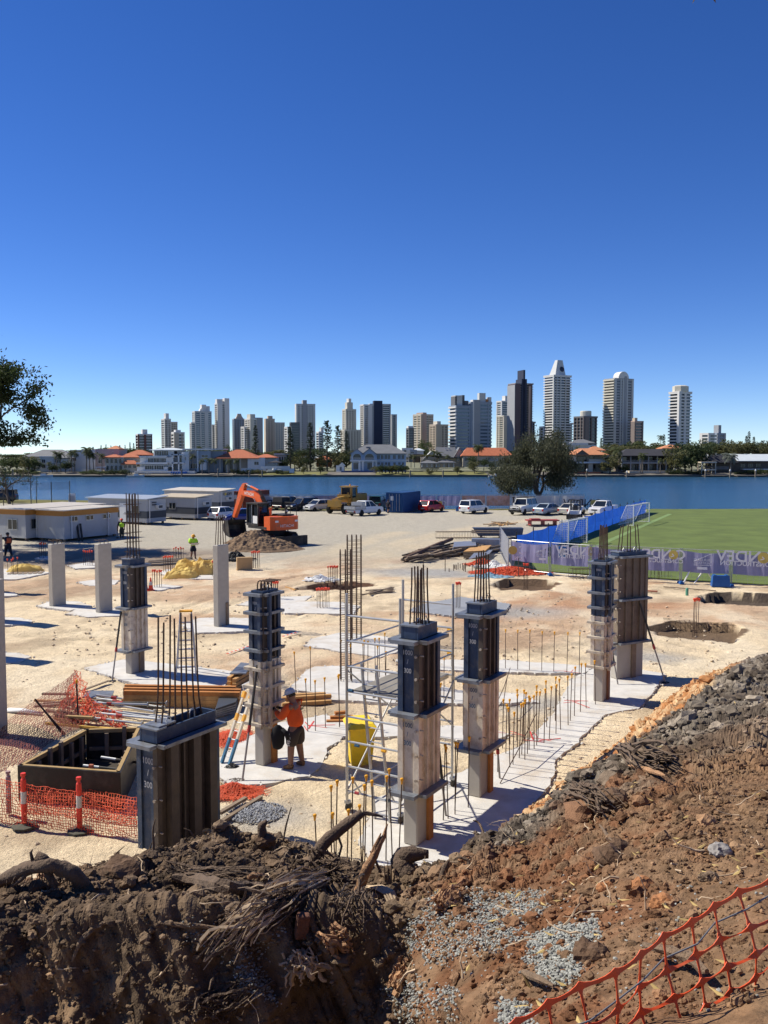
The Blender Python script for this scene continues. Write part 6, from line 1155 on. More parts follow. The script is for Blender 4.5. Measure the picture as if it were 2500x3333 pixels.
cluster(8, 128, 147, 1768, 1818, 6, M_rcap); cluster(4, 22, 57, 1820, 1872, 4, M_rcap, 2, 4); cluster(7, 270, 302, 1794, 1842, 9, M_rcap); cluster(5, 494, 525, 1858, 1914, 8, M_rcap); cluster(9, 531, 562, 1813, 1864, 8, M_rcap); cluster(9, 690, 704, 1827, 1878, 5, M_rcap); cluster(10, 1030, 1073, 1917, 1982, 8, M_rcap); cluster(16, 1482, 1501, 1899, 1982, 4, M_rcap)
# starters standing in open pits: one thing each
def loose_cluster(lb, *a, **k):
    p = P((a[0]+a[1])/2, a[3]); t = thing('starter_bar_cluster', lb, 'rebar', (0, 0, 0), 0, 'red-capped bars not yet cast in'); FOOT.append(t); cluster(len(FOOT)-1, *a, **k); return t
loose_cluster('red-capped bars behind the worker with the plan', 564, 597, 1784, 1818, 8, M_rcap); loose_cluster('red-capped bars right of the bare column with starters', 817, 846, 1797, 1852, 8, M_rcap); loose_cluster('red-capped bars in the mesh-lined pit left of the cages', 1068, 1101, 1845, 1898, 9, M_rcap); loose_cluster('red-capped bars seen behind the tall form', 884, 906, 1895, 1952, 7, M_rcap); loose_cluster('red-capped bars in the pit by the orange netting', 1704, 1722, 1836, 1918, 6, M_rcap); loose_cluster('four long bars with two red caps in the right-hand pit', 2252, 2274, 1950, 2074, 4, M_rcap, 1)
MAIN = FOOT[15]; BACK = FOOT[13]; T2 = FOOT[12]; T3 = FOOT[14]
def row(par, a, b, n, h, jit=.08, slant=.03, capm=M_cap, hv=.1):
    a = P(*a); b = P(*b)
    for k in range(n):
        p = a+(b-a)*(k/max(1, n-1)); p = Vector((p.x+random.gauss(0, jit*.5), p.y+random.gauss(0, jit*.5), 0)); bar_cap(par, p, p+Vector((random.gauss(0, slant), random.gauss(0, slant), h+random.uniform(-hv, hv))), capm)
row(MAIN, (1700, 2478), (1927, 2297), 13, 1.42); row(MAIN, (1632, 2522), (1760, 2420), 8, 1.38); row(MAIN, (1655, 2460), (1800, 2350), 6, 1.3); row(BACK, (1646, 2180), (1884, 2195), 7, 1.42, .02, .01, hv=.03); row(BACK, (1340, 2168), (1600, 2178), 7, 1.45, .04, .02)
row(MAIN, (1075, 2850), (1300, 2798), 9, 1.6, .12, .04); row(MAIN, (1040, 2880), (1180, 2838), 4, 1.3, .1, .05); row(MAIN, (1448, 2680), (1510, 2630), 5, 1.5, .1, .04); row(T2, (965, 2260), (1010, 2255), 2, 1.35); row(T2, (1115, 2215), (1300, 2255), 6, 1.35, .15); row(T2, (1180, 2230), (1250, 2200), 5, 1.4, .1); row(T3, (1008, 2385), (1120, 2366), 5, 1.45, .2); row(T3, (1370, 2395), (1500, 2400), 3, 1.4, .2); row(T2, (1400, 2280), (1480, 2285), 3, 1.4); row(MAIN, (1640, 2440), (1700, 2400), 4, 1.25, .15)
for a, b, c in (((1628, 2558), (1690, 2500), (1745, 2420)), ((1590, 2360), (1640, 2330), (1650, 2290)), ((1610, 2310), (1640, 2290), (1660, 2255))):
    q = [P(*a)+Vector((0, 0, .06)), P(*b)+Vector((0, 0, .5)), P(*c)+Vector((0, 0, .8))]; MB().tube(q, .012, 5).build('bent_bar', M_steel, MAIN)
# red spray marks on the concrete
M_spray = mat('red_spray_paint', (.55, .06, .05), .8, var=.3, scale=8)
for (x, y, n) in ((1765, 2408, 5), (1880, 2290, 3), (1840, 2192, 3), (1660, 2400, 3), (1030, 2370, 5), (1235, 2165, 3)):
    m_ = MB(); p0 = P(x, y)
    for k in range(n): a = random.uniform(0, 3.1); d = Vector((math.cos(a), math.sin(a), 0))*random.uniform(.15, .4); c = p0+Vector((random.uniform(-.3, .3), random.uniform(-.3, .3), .049+k*.002)); m_.quad(*(c-d+Vector((-d.y, d.x, 0))*.06, c-d-Vector((-d.y, d.x, 0))*.06, c+d-Vector((-d.y, d.x, 0))*.06, c+d+Vector((-d.y, d.x, 0))*.06))
    m_.build('spray_mark', M_spray, T3 if x in (1030, 1660) else T2 if x == 1235 else MAIN)
# =================================================================== COLUMNS AND COLUMN FORMS
M_navyf = mat('form_navy', (.034, .058, .108), .55, .15, var=.3, scale=6, dirt=(.12, .12, .125), dscale=4); M_brownf = mat('form_dark', (.085, .068, .056), .65, .2, var=.3, scale=4, dirt=(.10, .075, .05), dscale=1.5)  # form_dark: shade and dirt of the navy forms' wide faces, put into colour
M_creamf = mat('form_cream', (.66, .59, .48), .7, .0, var=.12, scale=4, dirt=(.40, .30, .20), dscale=3.5); M_ledge = mat('form_ledge', (.20, .22, .25), .5, .4, var=.3, scale=5, dirt=(.12, .09, .06), dscale=2); M_ledgec = mat('form_ledge_cream', (.50, .44, .35), .7, .1, var=.2, scale=5, dirt=(.16, .11, .08), dscale=2)
M_txtw = mat('stencil_white', (.36, .37, .39), .8, var=.4, scale=25); M_txtb = mat('stencil_blue', (.05, .10, .18), .7)
M_tanply = mat('tan_ply_form', (.20, .155, .11), .75, var=.2, scale=2, dirt=(.10, .075, .055), dscale=1.3)
def bars_up(t, n, z0, z1, wu, wv, splay=.0, r_=.017, hook=False, kink=.12):
    for k in range(n):
        sx = -1+2*((k//2)/(max(1, (n//2)-1))); sy = 1 if k % 2 else -1; x = sx*wu*.36; y = sy*wv*.24; zt = z1-random.uniform(0, .12)
        if hook: pts = [(x, y, z0), (x, y, z1-.12), (x*.98, y*.7, z1-.03), (x*.95, 0, z1), (x*.95, -.35*1, z1)] if sy > 0 else [(x, y, z0), (x, y, z1-.05)]
        else: pts = [(x*1.05, y, z0), (x*.9, y*.9, z0+.45), (x*(.9-splay), y*.8, z0+.9), (x*(.86-splay)+random.gauss(0, .015), y*.8, zt)]
        MB().tube(pts, r_, 6).build('column_bar', M_steel, t)
def prop(par, a, b, name='push_pull_prop'):
    a = Vector(a); b = Vector(b); d = b-a; c = MB().tube([a, a+d*.55], .032, 8).build(name, M_dk, par); MB().tube([a+d*.55, b], .024, 8).build('inner_tube', mat('prop_grey', (.28, .26, .24), .6, .4, var=.2), c); MB().tube([a+d*.52, a+d*.58], .042, 8).build('collar', mat('prop_red', (.38, .035, .03), .6, var=.2), c); MB().box(b.x-.09, b.x+.09, b.y-.09, b.y+.09, b.z-.01, b.z+.03).build('foot_plate', M_dk, c)
def column(label, corner, wu, wv, name='concrete_column', ang=None):
    c = P(*corner); an = UANG if ang is None else ang; u = Vector((math.cos(an), math.sin(an), 0)); v = Vector((u.y, -u.x, 0)); p = c+u*wu/2-v*wv/2
    return thing(name, label, 'column', (p.x, p.y, .045), an, 'columns and column forms'), c.y
def bare(label, corner, wu, wv, pyt, bars=0, pyr=0, offcut=False, loops=False):
    t, Yc = column(label, corner, wu, wv); h = ZA(pyt, Yc+.2); b_ = MB().box(-wu/2, wu/2, -wv/2, wv/2, 0, h); 
    o = b_.build('shaft', M_conc, t); bv = o.modifiers.new('bevel', 'BEVEL'); bv.width = .025; bv.segments = 1
    if bars: bars_up(t, bars, h-.05, ZA(pyr, Yc+.2), wu, wv, .15)
    if loops:
        for k in range(3): x = -wu*.3+k*wu*.3; MB().tube([(x, -wv*.3, h-.05), (x, -wv*.3, h+.12), (x, .1, h+.17), (x+.1, .42, h+.16)], .014, 5).build('bent_bar', M_steel, t)
    if offcut: MB().box(wu*.15, wu*.15+.14, -wv/2-.05, -wv/2-.004, 0, 1.0).build('chamfer_board', M_tgrey, t)
    return t
bare('leftmost whole bare concrete column with bent bars on top', (173, 1977), .8, .3, 1774, loops=True); bare('second bare concrete column from the left', (325, 1998), .8, .3, 1774, loops=True); bare('bare concrete column with tall rebar starters below the excavator', (712, 2044), .72, .3, 1777, 8, 1680, True)
t, Yc = column('bare concrete column cut by the left edge of the picture', (-62, 2420), .8, .3); MB().box(-.4, .4, -.15, .15, 0, ZA(1902, Yc)).build('shaft', M_conc, t)
for c_, lb in (((-30, 1930), 'bare column just outside the left edge, farthest'), ((-35, 2030), 'bare column just outside the left edge, middle'), ((-100, 2150), 'bare column just outside the left edge, nearest')): t, Yc = column(lb, c_, .8, .3); MB().box(-.4, .4, -.15, .15, 0, 3.1).build('shaft', M_conc, t)
def stencil(t, x, y, z, m, s=.12):
    g = thing('stencil_print', None, None); g.parent = t; g.location = (x, y, z)
    for k, (tx, dz) in enumerate((('1000', .16), ('/', 0), ('300', -.16))): text(tx, s, m, (0, 0, dz*s/.12), (PI/2, 0, -PI/2), g, bold=.002, sx=.85)
def formcol(label, corner, wu, wv, py_bot, levels, py_ledge, py_top, bars, py_bar, kind='ledge', ext=.055, hook=False, board=None, txt=True, wide=None, splay=.1, ang=None):
    """levels: [(py of lower edge, narrow-face material, wide-face material)] from the bottom up; the last one ends at py_ledge"""
    t, Yc = column(label, corner, wu, wv, 'column_form', ang); zb = ZA(py_bot, Yc); zl = ZA(py_ledge, Yc); zt = ZA(py_top, Yc); X = wu/2+ext; Yy = wv/2+ext
    sh = MB().box(-wu/2, wu/2, -wv/2, wv/2, 0, zb+.3).build('concrete_shaft', M_conc, t); bv = sh.modifiers.new('bevel', 'BEVEL'); bv.width = .022; bv.segments = 1
    zz = [ZA(l[0], Yc) for l in levels]+[zl]
    for i, (py, mn, mw) in enumerate(levels):
        z0 = zz[i]+.012; z1 = zz[i+1]-.012; cream = mn in (M_creamf,); ml = M_ledgec if cream else M_ledge
        for s_ in (-1, 1):
            MB().box(s_*(X-.04)-.025, s_*(X-.04)+.025, -Yy+.09, Yy-.09, z0, z1).build('narrow_panel', mn, t); MB().box(-X+.09, X-.09, s_*(Yy-.04)-.025, s_*(Yy-.04)+.025, z0, z1).build('wide_panel', mw, t)
        for sx in (-1, 1):
            for sy in (-1, 1):
                MB().box(sx*(X-.03)-.055, sx*(X-.03)+.055, sy*(Yy-.03)-.055, sy*(Yy-.03)+.055, z0, z1).build('corner_angle', mw if sx*sy > 0 else mn, t)
        nr = max(2, int(wu/.32))
        for k in range(nr):
            x = -X+.16+(2*X-.32)*(k+.5)/nr
            for s_ in (-1, 1): MB().box(x-.02, x+.02, s_*(Yy+.02)-.035, s_*(Yy+.02)+.035, z0+.05, z1-.05).build('rib', mw, t)
        for k in range(3 if z1-z0 > 1 else 2):
            z = z0+(z1-z0)*(k+.6)/(3.2 if z1-z0 > 1 else 2.2); MB().tube([(-X-.06, -Yy+.02, z), (-X+.1, -Yy+.02, z)], .014, 6).tube([(-X+.02, -Yy-.1, z+.01), (-X+.02, -Yy+.05, z+.01)], .014, 6).lathe([(.03, -.012), (.03, .012)], 6, (-X-.07, -Yy+.02, z), Matrix.Rotation(PI/2, 3, 'Y')).build('wing_nut', M_ledgec, t)
        if txt and i < 3: stencil(t, -X-.018, .02, z1-.38 if kind == 'ledge' else z1-.33, M_txtb if cream else M_txtw, .13 if kind == 'ledge' else .1)
    led = [zb]+zz[1:]
    if kind == 'waler':
        n = max(4, int(round((zl-zb)/.42))); led = [zb+(zl-zb)*k/n for k in range(n+1)]
    for k, z in enumerate(led):
        cream = z < zz[1]-.05 if len(levels) > 1 else False; ml = M_ledgec if (cream and kind == 'waler') else M_ledge; o_ = .2 if kind == 'ledge' else .13
        MB().box(-X-o_, -X-.02, -Yy-.02, Yy+.10, z-.035, z+.035).build('ledge_plate', ml, t); MB().box(-X-.01, X+o_*.45, -Yy-o_*.9, -Yy-.02, z-.033, z+.033).build('ledge_plate', ml, t)
        MB().box(X+.02, X+o_*.5, -Yy-.0, Yy+.1, z-.035, z+.035).build('ledge_plate', ml, t); MB().box(-X-.1, X+.0, Yy+.02, Yy+o_, z-.033, z+.033).build('ledge_plate', ml, t)
    if kind == 'waler':
        for (x, y) in ((-X-.06, -Yy+.05), (-X+.12, -Yy-.10)): 
            zm = zz[1] if len(zz) > 2 else zl; MB().box(x-.04, x+.04, y-.04, y+.04, zb-.1, zm).build('strongback', M_ledgec, t); MB().box(x-.04, x+.04, y-.04, y+.04, zm+.004, zl+.02).build('strongback', M_navyf, t)
    # upper box above the top ledge
    for s_ in (-1, 1): MB().box(-X+.02, X-.02, s_*(Yy-.04)-.02, s_*(Yy-.04)+.02, zl+.036, zt).build('top_box_side', M_navyf, t); MB().box(s_*(X-.04)-.02, s_*(X-.04)+.02, -Yy+.07, Yy-.07, zl+.036, zt).build('top_box_end', M_navyf, t)
    MB().box(-X+.07, X-.07, -Yy+.07, Yy-.07, zl-.1, zt-.12).build('inner_fill', M_dk, t)
    if kind == 'ledge': MB().box(-X-.0, -X+.26, -Yy+.0, Yy-.0, zt+.002, zt+.03).build('top_lid', M_ledge, t)
    for x in (-wu*.22, wu*.2): MB().tube([(x-.07, -.06, zt-.12), (x-.07, -.06, zt+.06), (x-.03, -.06, zt+.13), (x+.03, -.06, zt+.13), (x+.07, -.06, zt+.06), (x+.07, -.06, zt-.12)], .012, 6).build('lifting_loop', M_alu, t)
    if bars: bars_up(t, bars, zt-.15, ZA(py_bar, Yc+.2), wu, wv, splay, hook=hook)
    if board: MB().box(-wu*.0+.02, .20, -wv/2-.065, -wv/2-.004, 0.0, zb-.04).build('timber_packer', board, t)
    return t, zb, zl, zt, X, Yy
M_otimb = mat('orange_timber', (.42, .17, .045), .85, var=.2, scale=5)
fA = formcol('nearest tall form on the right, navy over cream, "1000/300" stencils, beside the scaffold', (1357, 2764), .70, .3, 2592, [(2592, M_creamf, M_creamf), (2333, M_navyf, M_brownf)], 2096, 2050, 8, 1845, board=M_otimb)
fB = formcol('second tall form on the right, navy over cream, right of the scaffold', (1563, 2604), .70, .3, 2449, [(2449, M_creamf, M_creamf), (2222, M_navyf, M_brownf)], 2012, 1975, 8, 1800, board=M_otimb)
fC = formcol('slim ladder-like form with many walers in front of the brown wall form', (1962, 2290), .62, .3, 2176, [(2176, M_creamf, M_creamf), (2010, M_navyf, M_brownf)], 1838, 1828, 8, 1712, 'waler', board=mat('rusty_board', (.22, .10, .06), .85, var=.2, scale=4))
fD = formcol('brown wall-like form standing behind the slim ladder-like form', (2008, 2216), 1.15, .32, 2098, [(2098, M_tanply, M_tanply), (1957, M_tanply, M_tanply)], 1818, 1803, 6, 1712, txt=False, ang=R(28), board=M_tgrey)
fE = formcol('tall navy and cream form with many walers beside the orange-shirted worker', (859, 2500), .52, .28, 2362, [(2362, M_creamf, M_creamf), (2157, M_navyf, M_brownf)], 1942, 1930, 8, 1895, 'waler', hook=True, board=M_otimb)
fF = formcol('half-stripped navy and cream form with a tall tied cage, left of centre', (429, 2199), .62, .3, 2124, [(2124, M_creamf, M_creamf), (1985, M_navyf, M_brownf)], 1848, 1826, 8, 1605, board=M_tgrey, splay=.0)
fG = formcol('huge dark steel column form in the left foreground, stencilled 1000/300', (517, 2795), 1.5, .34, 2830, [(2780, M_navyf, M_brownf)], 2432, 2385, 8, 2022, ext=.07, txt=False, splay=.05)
t, zb, zl, zt, X, Yy = fG; stencil(t, -X-.02, -.02, 1.58, M_txtw, .17)
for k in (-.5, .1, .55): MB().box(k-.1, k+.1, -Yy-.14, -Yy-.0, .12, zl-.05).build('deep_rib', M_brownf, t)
MB().box(-X+.1, -X+.55, -Yy+.05, Yy-.05, zt+.0305, zt+.06).build('lid_plate', M_ledge, t)
# ties round the cage of the half-stripped form
t, zb, zl, zt, X, Yy = fF
for z in np.arange(zt+.25, ZA(1640, 30), .32): MB().tube([(-.3, -.11, z), (.3, -.11, z+.01), (.3, .11, z), (-.3, .11, z+.01), (-.3, -.11, z)], .008, 4).build('tie_bar', M_steel, t)
def wprop(t, wa, wb): M_ = t.matrix_basis if False else Matrix.Translation(t.location) @ Matrix.Rotation(t.rotation_euler.z, 4, 'Z'); Mi = M_.inverted(); prop(t, Mi @ Vector(wa), Mi @ Vector(wb))
YF = P(429, 2199).y; wprop(fF[0], AT(394, 1991, YF+.1), P(365, 2218)); YE = P(859, 2500).y; wprop(fE[0], AT(838, 2165, YE-.05), P(788, 2548)); YD = P(2008, 2216).y; wprop(fD[0], AT(2083, 1964, YD+.2), P(2166, 2222)); wprop(fC[0], AT(1985, 2075, YD-.2), P(2012, 2232)); YA = P(1357, 2764).y
wprop(fA[0], AT(1424, 2400, YA+.9), P(1452, 2660)); wprop(fB[0], AT(1612, 2330, P(1563, 2604).y+.7), P(1627, 2538))
# black jacket hung on the worker's form
q = AT(905, 2360, YE-.55); jk = MB()
for z, rx, ry, ox in ((0, .05, .03, 0), (-.1, .15, .07, .0), (-.3, .19, .1, 0), (-.55, .17, .1, -.02), (-.68, .13, .08, -.02), (-.72, .05, .04, 0)):
    i0 = len(jk.v); jk.v += [(ox+rx*math.cos(a)*(1+.15*math.sin(a*3+z*9)), ry*math.sin(a), z) for a in np.linspace(0, 2*PI, 13)[:-1]]
    if i0: jk.f += [(i0-12+k, i0-12+(k+1) % 12, i0+(k+1) % 12, i0+k) for k in range(12)]
jk.tube([(.1, 0, -.12), (.24, -.03, -.25), (.27, -.03, -.42)], [.07, .075, .06], 8); o = jk.build('hanging_jacket', mat('black_cloth', (.010, .010, .011), .95, var=.2), None, True); o.location = q; o.scale = (.85, .85, .8); tag(o, 'black jacket hung on the form beside the worker', 'jacket')
# =================================================================== SCAFFOLD, LADDERS, BIN
FLp = P(1130, 2645); sc = thing('scaffold_tower', 'aluminium mobile scaffold tower with platform behind the nearest form', 'scaffold', (FLp.x, FLp.y, .02), UANG)
SL, SW, SH = 2.35, 1.28, 4.62     # local x = long side (u), local -y = short side (v)
for x in (0, SL):
    for y in (0, -SW):
        MB().tube([(x, y, .22), (x, y, SH)], .03, 8).build('standard', M_alu, sc); cs = MB().lathe([(.09, -.03), (.10, 0), (.09, .03)], 12, (x+.05, y, .1), Matrix.Rotation(PI/2, 3, 'X')).build('caster', M_dk, sc); MB().box(x-.03, x+.08, y-.05, y+.05, .18, .24).build('caster_fork', M_galv, cs)
    for z in np.arange(.45, 4.2, .53): MB().tube([(x, 0, z), (x, -SW, z)], .024, 8).build('frame_rung', M_alu, sc)
for y in (0, -SW):
    for z in (3.05, 3.58, .35): MB().tube([(0, y+.03, z), (SL, y+.03, z)], .02, 8).build('guard_rail', M_alu, sc)
    MB().tube([(0, y-.03, .5), (SL, y-.03, 2.45)], .02, 8).build('diagonal_brace', M_alu, sc); MB().tube([(SL, y-.035, 1.4), (.0, y-.035, 3.0)], .018, 8).build('diagonal_brace', M_alu, sc)
pf = thing('platform', None, None); pf.parent = sc
for k in range(2): MB().box(.06, SL-.06, -.08-(k+1)*.55, -.1-k*.55, 2.56, 2.60).build('deck_board', mat('platform_ply', (.22, .20, .17), .8, var=.2, scale=3), pf); MB().box(.03, SL-.03, -.08-(k+1)*.55-.015, -.08-(k+1)*.55+.015, 2.50, 2.60).build('deck_edge', M_alu, pf)
M_clip = mat('blue_clip', (.02, .09, .16), .5); M_rclip = mat('red_clip', (.3, .03, .04), .5)
for (x, y, z, mm) in ((0, -.1, 2.6, M_clip), (0, -.25, 1.46, M_clip), (0, -.9, 1.46, M_cap), (0, -.25, .45, M_rclip), (0, -1.0, .45, M_clip), (SL, -1.2, 3.58, M_cap), (SL, -1.2, 3.05, M_cap)): MB().lathe([(.035, -.05), (.035, .05)], 8, (x, y, z), Matrix.Rotation(PI/2, 3, 'X')).build('coupler', mm, sc)
ld = thing('ladder', None, None); ld.parent = sc
la, lb_ = Vector((.18, -.25, 3.15)), Vector((-.05, -.72, .0)); off = Vector((0, -.36, 0))
for o_ in (Vector(), off): MB().beam(la+o_, lb_+o_, .03, .07, (1, 0, 0)).build('stile', M_alu, ld)
for k in range(11): q = la+(lb_-la)*(k+.5)/11; MB().tube([q, q+off], .014, 6).build('rung', M_alu, ld)
for s_ in (0, 1): MB().tube([(0, -.35-.6*s_, .45), (-.1, -.15-.6*s_, .85)] if s_ == 0 else [(0, -1.15, .45), (-.05, -.95, .8)], .02, 6).build('outrigger', M_alu, sc)
# step ladder by the left form
def stepladder(label, px, py, h, ang, m, capm):
    p = P(px, py); t = thing('step_ladder', label, 'ladder', (p.x, p.y, .045), ang)
    for s_ in (-1, 1): MB().beam((-.55, s_*.33, 0), (-.06, s_*.18, h), .03, .07).build('front_stile', m, t); MB().beam((.55, s_*.33, 0), (.06, s_*.18, h), .03, .05).build('rear_stile', m, t)
    for k in range(1, 7): f_ = k/7.2; x = -.55+.49*f_; w2 = .33-.15*f_; MB().box(x-.05, x+.05, -w2, w2, h*f_-.015, h*f_+.015).build('tread', m, t)
    for k in (1, 3, 5): f_ = k/7.2; x = .55-.49*f_; w2 = .33-.15*f_; MB().tube([(x, -w2, h*f_), (x, w2, h*f_)], .014, 5).build('rear_rung', m, t)
    MB().box(-.12, .12, -.22, .22, h, h+.05).build('top_cap', capm, t)
stepladder('aluminium step ladder with yellow top on the left footing', 608, 2192, 2.1, R(100), M_alu, M_cap)
p = P(722, 2490); t = thing('extension_ladder', 'white and blue folded ladder with yellow caps leaning by the tall form', 'ladder', (p.x, p.y, .05)); e = AT(796, 2262, p.y+.9)-Vector((p.x, p.y, 0)); M_bl = mat('ladder_blue', (.02, .14, .26), .5, var=.2)
for o_ in ((0, 0, 0), (.2, -.12, 0)):
    o_ = Vector(o_); MB().beam(o_, o_+e*.35, .05, .09).build('lower_stile', M_bl, t); MB().beam(o_+e*.351, o_+e, .05, .09).build('upper_stile', M_creamf, t); MB().beam(o_+e*.93, o_+e*1.02, .07, .11).build('end_cap', M_cap, t); MB().beam(o_+e*.6, o_+e*.7, .055, .1).build('label', M_cap, t)
for k in range(7): q = e*(.1+.12*k); MB().tube([q, q+Vector((.2, -.12, 0))], .015, 5).build('rung', M_alu, t)
MB().tube([e, e+Vector((-.05, 0, .2)), e+Vector((.12, 0, .28)), e+Vector((.22, 0, .2))], .02, 6).build('hook', M_white, t)
# wheelie bin
p = P(1172, 2492); t = thing('wheelie_bin', 'yellow wheelie bin standing behind the scaffold', 'bin', (p.x, p.y, .02), R(12)); M_bin = mat('bin_yellow', (.88, .60, .02), .5, var=.12, scale=3, dirt=(.36, .27, .09), dscale=2)
MB().hexa([(-.24, -.26, .08), (.24, -.26, .08), (.24, .26, .08), (-.24, .26, .08), (-.31, -.36, .98), (.31, -.36, .98), (.31, .38, .98), (-.31, .38, .98)]).build('body', M_bin, t); MB().box(-.34, .34, -.39, .41, .965, 1.0).build('rim', M_bin, t); ld_ = MB().hexa([(-.35, -.41, 1.003), (.35, -.41, 1.003), (.35, .46, 1.003), (-.35, .46, 1.003), (-.27, -.3, 1.09), (.27, -.3, 1.09), (.27, .4, 1.10), (-.27, .4, 1.10)]).build('lid', M_bin, t); MB().tube([(-.3, .48, .97), (.3, .48, .97)], .02, 6).build('handle', M_bin, t)
for s_ in (-1, 1): MB().lathe([(.1, -.03), (.1, .03)], 14, (s_*.27, .26, .1), Matrix.Rotation(PI/2, 3, 'Y')).build('wheel', M_tyre, t)
# rebar cages
def cage(label, px0, px1, pyb, pyt, dep, legs=(5, 2)):
    p = P((px0+px1)/2, pyb); t = thing('rebar_cage', label, 'rebar cage', (p.x, p.y, .02), UANG-.9, 'standing rebar cages'); h = ZA(pyt, p.y); wd = XA(px1, p.y, pyb)-XA(px0, p.y, pyb); L_ = wd*.95; xs__ = np.linspace(-L_/2, L_/2, legs[0])
    for x in xs__: MB().tube([(x, -dep/2, 0), (x, -dep/2, h-.08), (x, -dep/2+.06, h-.01), (x, 0, h), (x, dep/2-.06, h-.01), (x, dep/2, h-.08), (x, dep/2, 0)], .016, 5).build('hairpin_bar', M_steel, t)
    for k, z in enumerate(np.arange(.15, h-.15, .155)): MB().tube([(-L_/2-.02, -dep/2-.02, z), (L_/2+.02, -dep/2-.02, z+.02), (L_/2+.02, dep/2+.02, z+.03), (-L_/2-.02, dep/2+.02, z+.01), (-L_/2-.02, -dep/2-.02, z)], .007, 4).build('ligature', M_steel, t)
cage('shorter hooped rebar cage standing left of the scaffold', 1108, 1143, 2218, 1790, .25, (3, 2)); cage('taller hooped rebar cage standing behind the shorter one', 1130, 1177, 2085, 1742, .35, (4, 2))
# =================================================================== LEFT YARD: PLY BOX FORM, NETTING, TIMBER
M_ply = mat('black_formply', (.022, .019, .016), .5, var=.35, scale=3, dirt=(.07, .06, .05), dscale=2); M_tedge = mat('timber_edge', (.36, .24, .10), .85, var=.2, scale=4)
bx = thing('ply_box_form', 'open black plywood box form with timber studs, behind the orange netting', 'formwork')
q = [P(55, 2492, .82), P(392, 2516, .82), P(462, 2366, .82), P(277, 2372, .82)]; ctr = sum(q, Vector())/4
for i in range(4):
    a, b = q[i], q[(i+1) % 4]; a = Vector((a.x, a.y, 0)); b = Vector((b.x, b.y, 0)); n = Vector(((b-a).y, -(b-a).x, 0)).normalized(); dd = (b-a).normalized()
    def wl(a, b, off, th, z0, z1, nm, m_): 
        a = a+n*off; b = b+n*off; return MB().hexa([a-n*th+Vector((0, 0, z0)), b-n*th+Vector((0, 0, z0)), b+Vector((0, 0, z0)), a+Vector((0, 0, z0)), a-n*th+Vector((0, 0, z1)), b-n*th+Vector((0, 0, z1)), b+Vector((0, 0, z1)), a+Vector((0, 0, z1))]).build(nm, m_, bx)
    wl(a+dd*.02, b-dd*.02, 0, .025, 0, .82, 'ply_panel', M_ply); wl(a+dd*.11, b-dd*.11, -.03, .08, .74, .83, 'top_plate', M_tedge); wl(a+dd*.11, b-dd*.11, -.03, .07, .3, .38, 'waler', M_tgrey)
    L_ = (b-a).length
    for k in np.arange(.35, L_-.2, .42): c = a+dd*k; wl(c, c+dd*.09, -.112, .07, 0, .74 if random.random() < .7 else .9, 'stud', M_tgrey if random.random() < .8 else M_tred)
o = MB().prism([(v.x*.96+ctr.x*.04, v.y*.96+ctr.y*.04) for v in q], .05, .08).build('soil_floor', mat('dark_soil', (.05, .04, .03), .95), bx)  # box floor in one very dark brown
for a, b in (((330, 2465), (470, 2485)), ((272, 2492), (420, 2508))): a = P(*a, .45); b = P(*b, .45); o = MB().tube([a, b], .03, 8).build('steel_prop', M_dk); MB().tube([a, a+(b-a)*.35], .034, 8).build('inner_tube', M_galv, o); tag(o, 'steel prop spanning the black ply box, %s one' % ('rear' if o.name.endswith('prop') else 'front'), 'prop')
def net(name, label, top, bot, nx, nz, m, r_=.008, sag=.03, cat='netting', group=None, bulge=.1):
    m_ = MB(); top = [Vector(v) for v in top]; bot = [Vector(v) for v in bot]
    def ev(pl, u): k = u*(len(pl)-1); i = min(int(k), len(pl)-2); return pl[i]+(pl[i+1]-pl[i])*(k-i)
    G = [[ev(bot, i/nx)+(ev(top, i/nx)-ev(bot, i/nx))*(j/nz)+Vector((0, -bulge*math.sin(PI*j/nz)*(.5+.5*math.sin(i*.21)), 0))+Vector((random.gauss(0, sag*.3), random.gauss(0, sag*.3), random.gauss(0, sag*.3)+(-sag*math.sin(i*.15)*(1-j/nz)))) for j in range(nz+1)] for i in range(nx+1)]
    for i in range(nx+1):
        for j in range(nz+1):
            if i < nx: m_.beam(G[i][j], G[i+1][j], r_*1.5, r_*.6)
            if j < nz: m_.beam(G[i][j], G[i][j+1], r_*1.1, r_*.6)
    o = m_.build(name, m); tag(o, label, cat, group); return o
net('barrier_netting', 'orange barrier netting strung between two delineator posts and the dark form', [P(-90, 2660)+Vector((0, 0, .92)), P(77, 2690)+Vector((0, 0, .88)), P(256, 2706)+Vector((0, 0, .80)), P(448, 2725)+Vector((0, 0, .70))], [P(-90, 2668)+Vector((0, 0, .10)), P(77, 2700)+Vector((0, 0, .06)), P(256, 2716)+Vector((0, 0, .04)), P(448, 2740)+Vector((0, 0, .04))], 74, 14, M_net, .010, .035)
net('barrier_netting', 'faded orange netting lying in folds behind the delineator netting', [P(70, 2600)+Vector((0, 0, .35)), P(250, 2625)+Vector((0, 0, .42)), P(446, 2655)+Vector((0, 0, .38))], [P(70, 2650)+Vector((0, 0, .05)), P(250, 2668)+Vector((0, 0, .05)), P(446, 2690)+Vector((0, 0, .05))], 44, 9, M_net, .009, .025)
M_netd = mat('dark_orange_netting', (.22, .05, .03), .7, var=.3, scale=2)
